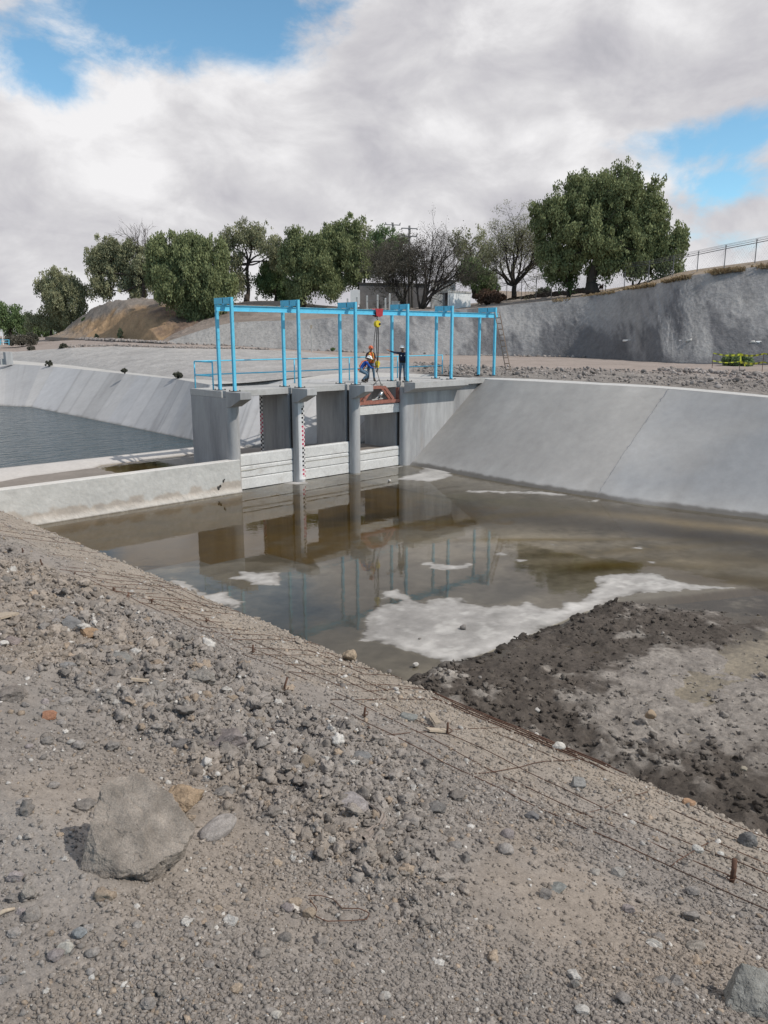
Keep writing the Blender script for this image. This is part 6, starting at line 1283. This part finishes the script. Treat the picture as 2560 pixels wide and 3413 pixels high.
# concrete block and far left railing
b = D(29, 1205, 80.5); t = thing('concrete_block', 'upright grey concrete block with a low footing at the far left of the berm path', 'concrete block', b); k = 80.5 / 2723
MB().box(b - np.array((.35, .35, .3)), b + np.array((.30, .30, 31 * k))).build('block', 'concrete_stained', t); q = b - Rv * 0.62; MB().box(q - np.array((.25, .25, .3)), q + np.array((.22, .22, 9 * k))).build('footing', 'concrete', t)
t = thing('far_railing', 'small turquoise railing and white stake at the far left edge', 'railing', D(15, 1149, 108))
for x in (-30, 2, 30): MB().tube([D(x, 1150, 108), D(x, 1132, 108)], 0.05, 6).build('post', 'blue', t)
for y in (1133, 1141): MB().tube([D(-60, y, 108), D(30, y, 108)], 0.05, 6).build('rail', 'blue', t)
MB().tube([D(11, 1150, 107), D(6, 1098, 107)], 0.05, 6).build('stake', 'pvc', t)
def animal(label, x, y, dist, L, m, face, lying=False, name='goat'):
    b = D(x, y, dist); t = thing(name, label, 'goat', b, 'goats under the big tree'); d = Rv * face[0] + Fh * face[1]; d /= np.linalg.norm(d); s_ = np.cross(d, Uv)
    h = L * (0.62 if not lying else 0.22)
    J = {'rump': b + Uv * h - d * L * .36, 'loin': b + Uv * h * 1.02 - d * L * .08, 'chest': b + Uv * h * .96 + d * L * .30, 'neck': b + Uv * h * 1.25 + d * L * .46, 'head': b + Uv * h * 1.38 + d * L * .58, 'muzzle': b + Uv * h * 1.22 + d * L * .74, 'tail': b + Uv * h * 1.12 - d * L * .48, 'earL': b + Uv * h * 1.40 + d * L * .52 + s_ * .13 * L, 'earR': b + Uv * h * 1.40 + d * L * .52 - s_ * .13 * L}
    R_ = {'rump': .15, 'loin': .165, 'chest': .165, 'neck': .09, 'head': .085, 'muzzle': .045, 'tail': .022, 'earL': .02, 'earR': .02}; E = [('rump', 'loin'), ('loin', 'chest'), ('chest', 'neck'), ('neck', 'head'), ('head', 'muzzle'), ('rump', 'tail'), ('head', 'earL'), ('head', 'earR')]
    for s, k in (('L', 1), ('R', -1)):
        a = s_ * k * .11 * L
        J['el' + s] = b + Uv * h * .62 + d * L * .27 + a; J['kn' + s] = b + Uv * h * .33 + d * L * .29 + a; J['hf' + s] = b + Uv * .02 + d * L * .28 + a
        J['st' + s] = b + Uv * h * .60 - d * L * .30 + a; J['hk' + s] = b + Uv * h * .36 - d * L * .43 + a; J['hh' + s] = b + Uv * .02 - d * L * .39 + a
        for q, r in (('el', .06), ('kn', .035), ('hf', .032), ('st', .075), ('hk', .036), ('hh', .032)): R_[q + s] = r
        E += [('chest', 'el' + s), ('el' + s, 'kn' + s), ('kn' + s, 'hf' + s), ('rump', 'st' + s), ('st' + s, 'hk' + s), ('hk' + s, 'hh' + s)]
    n = list(J); me = bpy.data.meshes.new('body'); me.from_pydata([tuple(J[q] - b) for q in n], [(n.index(p), n.index(q)) for p, q in E], []); o = bpy.data.objects.new('body', me); C.objects.link(o)
    o.modifiers.new('skin', 'SKIN'); o.modifiers.new('sub', 'SUBSURF').levels = 1
    for q, sv in zip(n, me.skin_vertices[0].data): sv.radius = (R_[q] * L, R_[q] * L); sv.use_root = (q == 'loin')
    dg = bpy.context.evaluated_depsgraph_get(); nm_ = bpy.data.meshes.new_from_object(o.evaluated_get(dg)); o.modifiers.clear(); o.data = nm_; nm_.materials.clear(); nm_.materials.append(M[m]); nm_.polygons.foreach_set('use_smooth', np.ones(len(nm_.polygons), dtype=bool)); o.parent = t
    for k in (1, -1): mb = MB(); p = J['head'] + s_ * k * .04 * L + Uv * .05 * L; mb.tube([p, p + Uv * .12 * L - d * .05 * L, p + Uv * .17 * L - d * .14 * L], [.02 * L, .015 * L, .006 * L], 5); mb.build('horn', 'post_concrete', t)
animal('white goat standing at the foot of the biggest tree', 1977, 976, 93, 1.1, 'fur_w', (1, -0.3))
animal('dark brown goat beside the white goat under the biggest tree', 2003, 974, 94, 1.0, 'fur_b', (0.5, 0.8))

# ================================================================== STONES, WIRE AND LITTER ON THE NEAR BANK
def stone(label, cx, cy, w, h, col, seed, cuts=6, rough=0.14, flat=None, group=None, name='stone', yaw=0.0, sub=4, depth=0.85, sink=0.12, tip=0.0):
    """a stone whose foot stands where the photograph shows it, w x h as it appears there"""
    p, t = hit(cx, cy + h * 0.30); dist = t * 1.0; k = dist * 1.0 / FPX; W_ = w * k / 2; Hh = h * k / 2
    V, F = chip(sub, seed, cuts, rough); e = V.max(0) - V.min(0); V = (V - (V.max(0) + V.min(0)) / 2) / (e / 2)
    dip = radians(30); hz = max(0.35 * Hh, (Hh - 0.30 * W_ * depth) / cos(dip)) if flat is None else flat * Hh
    P = np.outer(V[:, 0], Rv) * W_ + np.outer(V[:, 1], Fh) * W_ * depth + np.outer(V[:, 2], Uv) * hz
    if 'right of the big boulder' in label: depth, yaw = 1.7, -0.55; P = np.outer(V[:, 0], Rv) * W_ * .9 + np.outer(V[:, 1], Fh) * W_ * depth + np.outer(V[:, 2], Uv) * W_ * .7; hz = W_ * .7
    if yaw: ca, sa = cos(yaw), sin(yaw); P = np.stack([P[:, 0] * ca - P[:, 1] * sa, P[:, 0] * sa + P[:, 1] * ca, P[:, 2]], 1)
    if tip: P = P + np.outer(P @ Rv * tip, Uv)
    if label.startswith(('big brown', 'large pale grey')):      # angular blocks: rough hulls of a few corners
        big = label.startswith('big'); bm = bmesh.new()
        pts = [(-.70, -.5, -.7), (.3, -.6, -.7), (.7, 0, -.7), (.4, .8, -.7), (-.5, .8, -.7), (-.88, -.80, -.20), (-.50, -1.02, -.32), (.30, -.95, -.28), (.88, -.2, -.2), (1.05, .3, .02), (-.98, .1, -.05), (-.80, -.45, .50), (-.72, .30, .98), (-.2, .85, 1.02), (.30, .62, .80), (.22, -.35, .22), (-.55, -.85, .12)] if big else \
              [(-1, -.9, -.8), (.3, -1, -.8), (1.2, -.4, -.8), (1.1, .8, -.8), (-.6, .9, -.8), (-.95, -.5, -.1), (-.35, .25, 1.0), (.25, .2, .75), (1.0, .2, .45), (.45, -.85, .0), (-.1, -.9, .05)]
        for q in pts: bm.verts.new(q)
        bmesh.ops.convex_hull(bm, input=bm.verts[:]); bmesh.ops.triangulate(bm, faces=bm.faces[:])
        for q in range(5):
            bmesh.ops.subdivide_edges(bm, edges=bm.edges[:], cuts=1, use_grid_fill=True)
            if q == 3: bmesh.ops.smooth_vert(bm, verts=bm.verts[:], factor=0.25, use_axis_x=True, use_axis_y=True, use_axis_z=True)
        bm.verts.ensure_lookup_table(); V = np.array([v.co[:] for v in bm.verts]); F = [tuple(v.index for v in f.verts) for f in bm.faces]; bm.free()
        nz = np.array([mnoise.fractal(Vector(v) * 1.3 + Vector((seed, 3, 1)), 0.8, 2.1, 7) + 0.25 * abs(mnoise.noise(Vector(v) * 9)) for v in V]); ck = np.array([mnoise.fractal(Vector(v) * 1.1 + Vector((4, seed, 2)), 0.9, 2.1, 4) for v in V]); fine = np.array([mnoise.fractal(Vector(v) * 7 + Vector((1, 2, seed)), 0.8, 2.1, 4) for v in V])
        V = V * (1 + 0.10 * nz + 0.022 * fine - 0.05 * np.exp(-(ck / 0.035) ** 2))[:, None]; hz = Hh * 0.97
        P = np.outer(V[:, 0], Rv) * W_ + np.outer(V[:, 1], Fh) * W_ * 0.85 + np.outer(V[:, 2], Uv) * hz; sink = 0.15
    c0 = p + np.array((0, 0, hz * (1 - 2 * sink)))
    n = np.array([mnoise.fractal(Vector(v) * 2.3 + Vector((seed, 0, 0)), 0.9, 2.0, 4) for v in V]); c = np.array(col)[None] * (1 + 0.30 * n)[:, None]
    o = link(name, P, F, 'pebble', None, sub >= 4 and cuts < 3, c); o.location = tuple(c0); WLOC[o.name] = tuple(c0)
    sm = np.full(len(F), cuts < 3); o.data.polygons.foreach_set('use_smooth', sm)
    return tag(o, label, 'stone', group)
GR = (.265, .245, .228); DK = (.20, .185, .172); TN = (.32, .26, .20); WH = (.46, .44, .41); PU = (.265, .235, .228); OR = (.30, .165, .105)
NB = 'loose stones on the near bank'
STONES = [
 ('big brown grey boulder with cracked face, largest rock on the near bank', 470, 2785, 330, 335, (.25, .218, .188), 1, 8, .20, 'boulder'),
 ('tan rock with a dark hollow side touching the big boulder', 608, 2665, 140, 110, (.30, .225, .155), 2, 6, .22, 'stone'),
 ('smooth grey oval stone right of the big boulder', 728, 2752, 92, 112, (.285, .262, .246), 3, 0, .05, 'stone'),
 ('smooth flat oval stone below the crumpled plastic', 1155, 2826, 88, 50, (.205, .19, .18), 4, 0, .05, 'stone'),
 ('angular purplish white stone against the crumpled plastic', 1183, 2685, 108, 84, (.30, .275, .268), 5, 9, .08, 'stone'),
 ('dark rounded lump alone right of the crumpled plastic', 1450, 2697, 78, 62, (.16, .152, .145), 6, 4, .22, 'stone'),
 ('smooth blue grey oval cobble in the middle of the spoil', 1203, 2522, 76, 50, (.185, .185, .185), 7, 0, .05, 'stone'),
 ('dark knobbly lump in the gravel above the big boulder', 590, 2476, 84, 64, (.165, .155, .15), 8, 5, .25, 'stone'),
 ('large purple brown slab half buried in the spoil', 745, 2462, 170, 110, (.215, .188, .18), 9, 7, .2, 'stone'),
 ('grey rock with a white upper face in the spoil', 960, 2562, 100, 62, (.28, .268, .255), 10, 8, .14, 'stone'),
 ('pale angular stone with a white tip beside the tan wedge', 1080, 2535, 42, 44, WH, 11, 8, .1, 'stone'),
 ('tan brown wedge between two white flecked rocks', 1035, 2545, 64, 70, (.22, .18, .14), 12, 7, .15, 'stone'),
 ('rounded grey cobble standing up in the upper left spoil', 400, 2200, 82, 68, (.205, .2, .188), 13, 2, .10, 'stone'),
 ('steep grey angular rock beside the tan rock, upper left', 234, 2082, 76, 66, (.19, .187, .185), 14, 9, .06, 'stone'),
 ('small grey rock tucked behind the steep angular rock', 188, 2080, 42, 42, (.215, .2, .19), 15, 7, .1, 'stone'),
 ('rusty tan rock right of the steep grey angular rock', 292, 2116, 72, 58, (.29, .20, .13), 16, 6, .18, 'stone'),
 ('flat tan stone right of the rusty tan rock', 372, 2128, 36, 22, (.28, .22, .16), 17, 7, .1, 'stone'),
 ('brown grey rock at the left edge of the picture', 42, 2314, 94, 66, (.20, .178, .16), 18, 6, .15, 'stone'),
 ('purplish rock high at the left edge', 42, 2138, 58, 52, (.225, .19, .178), 19, 6, .15, 'stone'),
 ('flat dark sided slab above the steep grey rock', 180, 2046, 74, 26, (.25, .24, .225), 20, 6, .1, 'stone'),
 ('pale tan rock on the very edge above the pool', 1165, 2188, 50, 52, (.33, .265, .195), 21, 6, .12, 'stone'),
 ('grey green cobble among the rusty wires', 1362, 2388, 62, 36, (.20, .205, .195), 22, 3, .1, 'stone'),
 ('flat tan slab with a dark hollow under it', 835, 2392, 104, 48, (.225, .19, .155), 23, 7, .16, 'stone'),
 ('orange stone near the left side of the spoil', 167, 2386, 50, 38, (.34, .18, .115), 24, 6, .12, 'stone'),
 ('large pale grey rock cut off at the bottom right corner', 2500, 3300, 200, 190, (.25, .245, .225), 25, 9, .14, 'boulder'),
 ('flat blue grey stone lying alone low on the right', 1855, 2958, 72, 36, (.20, .205, .195), 26, 8, .05, 'stone'),
 ('small buff cobble right of the flat blue grey stone', 2060, 2908, 46, 38, (.27, .255, .235), 27, 4, .1, 'stone'),
 ('dark lump with a shadowed hollow, right of centre', 1770, 2718, 56, 40, (.155, .15, .15), 28, 5, .22, 'stone'),
 ('dark round cobble beside the rebar peg on the right', 2490, 2800, 62, 62, (.15, .148, .145), 29, 3, .2, 'stone'),
 ('white stone on the edge above the mud', 1862, 2490, 46, 38, (.48, .46, .42), 30, 7, .1, 'stone'),
 ('orange tan stone on the edge above the mud, right side', 2295, 2674, 44, 30, (.33, .215, .14), 31, 6, .1, 'stone'),
 ('grey half buried rock where the wires end', 1925, 2610, 56, 46, (.23, .225, .215), 32, 6, .12, 'stone'),
 ('grey angular stone left of the rounded cobble', 222, 2226, 62, 50, (.215, .21, .205), 33, 8, .1, 'stone'),
 ('crumbling earth lump by the rebar pegs', 578, 2158, 66, 58, (.215, .195, .172), 34, 4, .3, 'stone'),
 ('wide crumbling earth lump below the rebar pegs', 668, 2262, 110, 84, (.215, .2, .182), 35, 4, .3, 'stone'),
 ('pointed tan stone inside the wire loop', 1032, 3048, 46, 46, (.29, .235, .18), 36, 8, .08, 'stone'),
 ('white angular stone at the bottom edge', 920, 3392, 40, 38, (.50, .47, .42), 37, 8, .08, 'stone'),
 ('whitish rounded stone low on the left', 218, 3160, 58, 44, (.36, .345, .31), 38, 3, .1, 'stone'),
 ('blue grey stone above the whitish rounded stone', 268, 3110, 54, 44, (.22, .23, .235), 39, 4, .12, 'stone'),
 ('pale earth lump below the boulder on the left', 97, 2982, 54, 66, (.25, .228, .205), 40, 4, .28, 'stone'),
 ('grey earth lump left of the big boulder', 285, 2682, 84, 46, (.21, .192, .175), 41, 4, .28, 'stone'),
 ('grey lump between the oval stone and the tan slab', 745, 2632, 84, 46, (.215, .2, .186), 42, 4, .25, 'stone'),
 ('grey lump crowned with pebbles, right of the boulder', 870, 2480, 58, 52, (.19, .18, .17), 43, 4, .25, 'stone'),
 ('rounded brown lump above the smooth flat oval stone', 1040, 2745, 58, 50, (.195, .178, .165), 44, 4, .28, 'stone'),
 ('buff flat stone right of the smooth flat oval stone', 1228, 2852, 52, 40, (.225, .205, .185), 45, 7, .08, 'stone'),
 ('white chalky stone left of the wire loop', 977, 3024, 46, 26, (.50, .47, .43), 46, 7, .15, 'stone'),
 ('pale buff stone above the flat blue grey stone', 1983, 2908, 36, 30, (.30, .28, .255), 47, 3, .1, 'stone'),
 ('small dark stone with a shadow, low right', 1916, 3276, 34, 36, (.22, .21, .195), 48, 6, .12, 'stone'),
 ('white round pebble cluster stone near the rebar peg', 2325, 2830, 40, 34, (.45, .44, .41), 49, 3, .2, 'stone'),
 ('white round stone right of the white cluster', 2400, 2848, 26, 26, (.46, .45, .42), 50, 2, .1, 'stone'),
 ('pale half buried slab low on the right', 2320, 3150, 70, 42, (.27, .245, .215), 51, 7, .1, 'stone'),
 ('whitish patchy stone at lower right', 2180, 3146, 52, 34, (.38, .365, .335), 52, 6, .2, 'stone'),
]
for (lab, cx, cy, w, h, col, sd, cu, ro, nm) in STONES: stone(lab, cx, cy, w, h, col, sd, cu, ro, name=nm, group=NB, sub=5 if w > 90 else 4)
def near_litter():
    r = np.random.default_rng(77)
    # medium stones nobody would tell apart
    for i in range(150):
        cx = r.uniform(-40, 2600); cy = r.uniform(1950, 3380); edge = 1690 + 0.425 * cx
        if cy < edge + 190 + 60 * r.random(): continue
        far = np.clip((cy - 1900) / 1500, 0, 1); w = r.uniform(22, 52) * (0.8 + 0.4 * far)
        if cx > 1500 and r.random() < 0.4: continue
        col = np.array([GR, GR, DK, PU, TN, WH, GR][r.integers(0, 7)]) * r.uniform(0.85, 1.15)
        stone('small grey or tan stone lying in the gravel of the near bank', cx, cy, w, w * r.uniform(0.6, 0.9), col, 200 + i, int(r.integers(2, 9)), r.uniform(0.08, 0.28), group='small stones in the gravel', sub=3, name='small_stone')
near_litter()
def ground_pts(pts, lift=0.012):
    return [np.array((x, y, float(ground_h(np.array([x]), np.array([y]))[0]) + lift)) for x, y in pts]
def mesh_wires():
    rg = np.random.default_rng(81)
    def sheet(label, x0, x1, y0, y1, sx, sy, skew, seed, lift):
        q = np.random.default_rng(seed); t = thing('reinforcing_mesh', label, 'wire mesh', (x1, (y0 + y1) / 2, float(g_low(x1, (y0 + y1) / 2))), 'reinforcing mesh sheets on the bank edge')
        L = MB(); T_ = MB()
        for x in np.arange(x0, x1 + .001, sx):
            ys = np.linspace(y0 + q.uniform(0, .4), y1 - q.uniform(0, .4), int((y1 - y0) / 0.16)); w = 0.018 * fbm(ys * 1.1, ys * 0 + x * 7, 3, seed); z = lift - 0.006 + 0.034 * fbm(ys * 0.8, ys * 0 + x * 3, 3, seed + 3)
            xx = x + w + skew * (ys - y0); hz = ground_h(xx, ys); L.tube(np.stack([xx, ys, hz * 0.4 + g_low(xx, ys) * 0.6 + z], 1), 0.0029, 5)
        for y in np.arange(y0 + .1, y1, sy):
            xs = np.linspace(x0 + q.uniform(-.1, .15), x1 + 0.06, 12); w = 0.02 * fbm(xs * 1.3, xs * 0 + y * 5, 3, seed + 5); z = lift + 0.030 * fbm(xs * 0.9, xs * 0 + y * 2, 3, seed + 7); yy = y + w + (xs - x0) * 0.10 * q.normal(1, .6)
            hz = ground_h(xs + skew * (yy - y0), yy); T_.tube(np.stack([xs + skew * (yy - y0), yy, hz * 0.4 + g_low(xs, yy) * 0.6 + z], 1), 0.0029, 5)
        L.build('long_wire', 'rust', t); T_.build('cross_wire', 'rust', t)
    sheet('rusty reinforcing mesh lying on the bank edge in front of the staff gauge reflection', 3.35, 4.58, 3.9, 8.6, 0.22, 0.24, 0.0, 5, 0.010)
    sheet('faint rusty mesh, mostly buried, at the far upper left of the bank edge', 3.3, 4.55, 8.4, 12.6, 0.32, 0.5, 0.0, 6, 0.000)
    sheet('rusty mesh and long wires along the edge beside the dark mud, nearest sheet', 3.2, 4.60, 0.7, 4.1, 0.26, 0.60, -0.012, 7, 0.012)
    b = MB()
    for i in range(6):
        ys = np.linspace(2.2 + rg.uniform(0, .5), 4.1 - rg.uniform(0, .5), 22); xs = 4.44 + 0.028 * i + 0.03 * fbm(ys * 1.2, ys * 0 + i, 3, i); b.tube(np.stack([xs, ys, g_low(xs, ys) + 0.012 + 0.008 * i % 0.03], 1), 0.0045, 5)
    b.build('wire_bundle', 'rust', None, label='bundle of rust red wires lying along the bank edge above the mud', cat='wire bundle')
    PEGS = [(605, 2195, 28, 'rebar peg in the mesh, left one of the pair by the crumbling lump'), (700, 2290, 30, 'rebar peg standing left of the wide earth lump'), (505, 2010, 16, 'tiny rebar peg on the edge below the small dry patch'), (690, 2075, 20, 'rebar peg on the very edge beside the left dry patch'), (843, 2180, 26, 'rebar peg tangled in wire in the middle of the mesh'), (1217, 2392, 34, 'short rebar peg at the top of the near mesh sheet'), (1222, 2445, 30, 'bent rusty rebar peg below the short one'), (1496, 2450, 44, 'rebar peg standing among crossing wires beside the pale plank scrap'), (2436, 2940, 62, 'thick dark rebar peg at the right beside the dark cobble'), (138, 1890, 20, 'dark rebar stub at the upper left edge of the bank'), (75, 1846, 20, 'rusty stub, uppermost on the left of the bank'), (252, 1930, 18, 'dark stub beside the buried mesh'), (425, 2000, 20, 'rusty stub left of the tan soil patch'), (380, 1970, 12, 'small rusty stub above the tan soil patch'), (952, 2308, 34, 'upright rebar peg left of the mesh, near the tan slab')]
    for i, (x, y, h, lab) in enumerate(PEGS):
        p, t_ = hit(x, y); hh = h * t_ / FPX * 1.12; o = MB(); o.tube([p - Uv * .05, p + Uv * hh * .5 + rg.normal(0, .006, 3), p + Uv * hh + rg.normal(0, .014, 3)], 0.0075 if h < 50 else 0.012, 7); 
        w = p + Uv * .01; o.tube([w + np.array((.02 * cos(a), .02 * sin(a), .004 * a)) for a in np.linspace(0, 7, 12)], 0.003, 4)
        o.build('rebar_peg', 'rust', None, True, label=lab, cat='rebar peg', group='rebar pegs in the near bank')
    def px_line(P, lift): return [hit(x, y)[0] * np.array((1, 1, 0)) + np.array((0, 0, 1.0)) * (float(ground_h(np.array([hit(x, y)[0][0]]), np.array([hit(x, y)[0][1]]))[0]) + lift) for x, y in P]
    MB().tube(resample(px_line([(1028, 2998), (1070, 3000), (1110, 3012), (1140, 3040), (1200, 3046), (1232, 3060), (1222, 3080), (1170, 3086), (1090, 3086), (1050, 3068), (1056, 3040), (1030, 3010)], 0.012), 50), 0.0018, 5).build('wire_loop', 'rust', None, True, label='thin loop of tie wire lying on the gravel at the bottom centre', cat='wire')
    MB().tube(resample(px_line([(880, 2440), (930, 2462), (960, 2480), (985, 2500), (1000, 2520)], 0.02), 20), 0.003, 5).build('bent_wire', 'rust', None, True, label='short bent rusty wire lying across the lumps in the spoil', cat='wire')
    a = px_line([(436, 2288), (545, 2296)], 0.03); MB().bar(a[0], a[1], 0.022, 0.014).build('stick', 'plank', None, label='pale thin stick lying in the upper left spoil', cat='stick')
    a = px_line([(-20, 2072), (44, 2066)], 0.02); MB().bar(a[0], a[1], 0.10, 0.016).build('board', 'plank', None, label='flat grey board poking in at the left edge', cat='board')
    a = px_line([(-15, 3066), (50, 3040)], 0.008); MB().tube([a[0], (a[0] + a[1]) / 2 + Uv * .004, a[1]], [0.007, 0.006, 0.004], 6).build('twig', 'plank', None, True, label='bleached twig at the lower left edge', cat='twig')
    a = px_line([(1425, 2440), (1490, 2446)], 0.02); o = MB(); o.bar(a[0], a[1], 0.05, 0.012); b2 = px_line([(1437, 2400), (1460, 2432)], 0.045); o2 = MB().bar(b2[0], b2[1], 0.04, 0.012)
    o.build('plank_scrap', 'plank', None, label='pale plank scrap lying flat under the wires beside a rebar peg', cat='plank'); o2.build('plank_scrap', 'plank', None, label='pale plank scrap leaning up under the wires', cat='plank')
    # crumpled dirty plastic
    p0, t_ = hit(1247, 2790); nr, nc = 26, 18; u, v = np.meshgrid(np.linspace(0, 1, nr), np.linspace(-1, 1, nc), indexing='ij')
    cl = [hit(x, y)[0] for x, y in ((1205, 2705), (1245, 2728), (1275, 2752), (1255, 2778), (1235, 2805), (1225, 2818))]; R_ = resample(cl, nr); wd = np.interp(u[:, 0], [0, .2, .45, .6, .8, 1], [.008, .030, .022, .018, .032, .038]); dr = Rv * .8 - Fh * .5
    P = R_[:, None, :] + dr * (wd[:, None] * v)[..., None]; fold = 0.012 * np.abs(np.sin(v * 5 + u * 4)) + 0.010 * fbm(u * 6, v * 3, 4, 7) + 0.018; P[..., 2] = g_low(P[..., 0], P[..., 1]) + fold + 0.028 * np.exp(-((u - .25) / .2) ** 2)
    o = link('plastic_scrap', P.reshape(-1, 3), grid_faces(nr, nc), 'plastic', None, True, label='crumpled dirty brown plastic scrap beside the purplish white stone', cat='plastic scrap'); s = o.modifiers.new('thick', 'SOLIDIFY'); s.thickness = 0.0012
mesh_wires()
# ---- rubble along the road and foot of the slopes, and bits on the pool floor
def rubble():
    r = np.random.default_rng(91); P = []; s = []
    nx = [c[0] for c in COLS]; N_, U_, F_ = np.array(NEAR), np.array(UPPER), np.array(FOOT)
    def at(x, A): return np.array([np.interp(x, nx, A[:, j]) for j in range(3)])
    for _ in range(2600):
        x = r.uniform(1380, 2760); t = r.beta(1.2, 1.0); p = at(x, N_) * (1 - t) + at(x, U_) * t; P.append(p + np.array((0, 0, .05))); s.append(np.exp(r.normal(np.log(0.034), .6)))
    for _ in range(900):
        x = r.uniform(500, 2760); t = 1 - abs(r.normal(0, 0.04)); p = at(x, U_) * (1 - t) + at(x, F_) * t; P.append(p + np.array((0, 0, .0))); s.append(np.exp(r.normal(np.log(0.11), .5)))
    for _ in range(700):
        x = r.uniform(2200, 2760); t = 0.05 + abs(r.normal(0, 0.08)); p = at(x, U_) * (1 - t) + at(x, F_) * t; P.append(p); s.append(np.exp(r.normal(np.log(0.075), .5)))
    for _ in range(700):
        x = r.uniform(200, 900); t = abs(r.normal(0, 0.12)); p = at(x, U_) * (1 - t) + at(x, F_) * t; P.append(p); s.append(np.exp(r.normal(np.log(0.07), .5)))
    for _ in range(900):
        x = r.uniform(230, 560); t = r.uniform(0.8, 1.05); p = at(x, U_) * (1 - t) + at(x, F_) * t; P.append(p + np.array((0, 0, .05))); s.append(np.exp(r.normal(np.log(0.14), .55)))
    P = np.array(P); s = np.minimum(np.array(s), .19); c = np.array((.25, .222, .205))[None] * r.uniform(.6, 1.5, (len(P), 1))
    scatter('rubble', P, s, c, 'pebble', 2, nvar=24, cuts=7, seed=15, rough=.25, kind='stuff', label='broken pale rubble strewn along the dirt road and berm', cat='rubble')
rubble()
for i, (x, y, w, lab, col) in enumerate(((1385, 2218, 24, 'small pale stone on wet concrete just above the mud', WH), (1298, 2240, 18, 'dark clod on the wet floor left of the small pale stone', DK), (1298, 1604, 13, 'small white stone in the shallow water below the abutment', WH), (1545, 2096, 26, 'dark clod lying on the big dry patch', DK), (1400, 2130, 12, 'small dark clod on the left of the big dry patch', DK), (2165, 2390, 44, 'tan rock lying on the mud, largest there', (.32, .25, .18)), (1790, 2370, 24, 'small white stone in the dark mud', WH), (2478, 2568, 26, 'pale rock at the right of the mud flat', (.28, .25, .2)), (1790, 2450, 20, 'white stone in the dark clods at the foot of the bank', WH), (1600, 2560 - 300, 16, 'grey clod at the corner of the big dry patch', DK))):
    zz = 0.02 if y < 2250 else 0.22; p = Z(x, y, zz); k = (np.linalg.norm(p[:2]) + .5) / FPX; W_ = w * k / 2; V, F = chip(3, 400 + i, 6, .15); n = V[:, 2]; c = np.tile(np.array(col), (len(V), 1))
    o = link('stone', V * np.array((W_, W_ * .9, W_ * .7)), F, 'pebble', None, True, c, None, lab, 'stone', 'stones on the pool floor and mud'); o.location = tuple(p + np.array((0, 0, W_ * .4)))
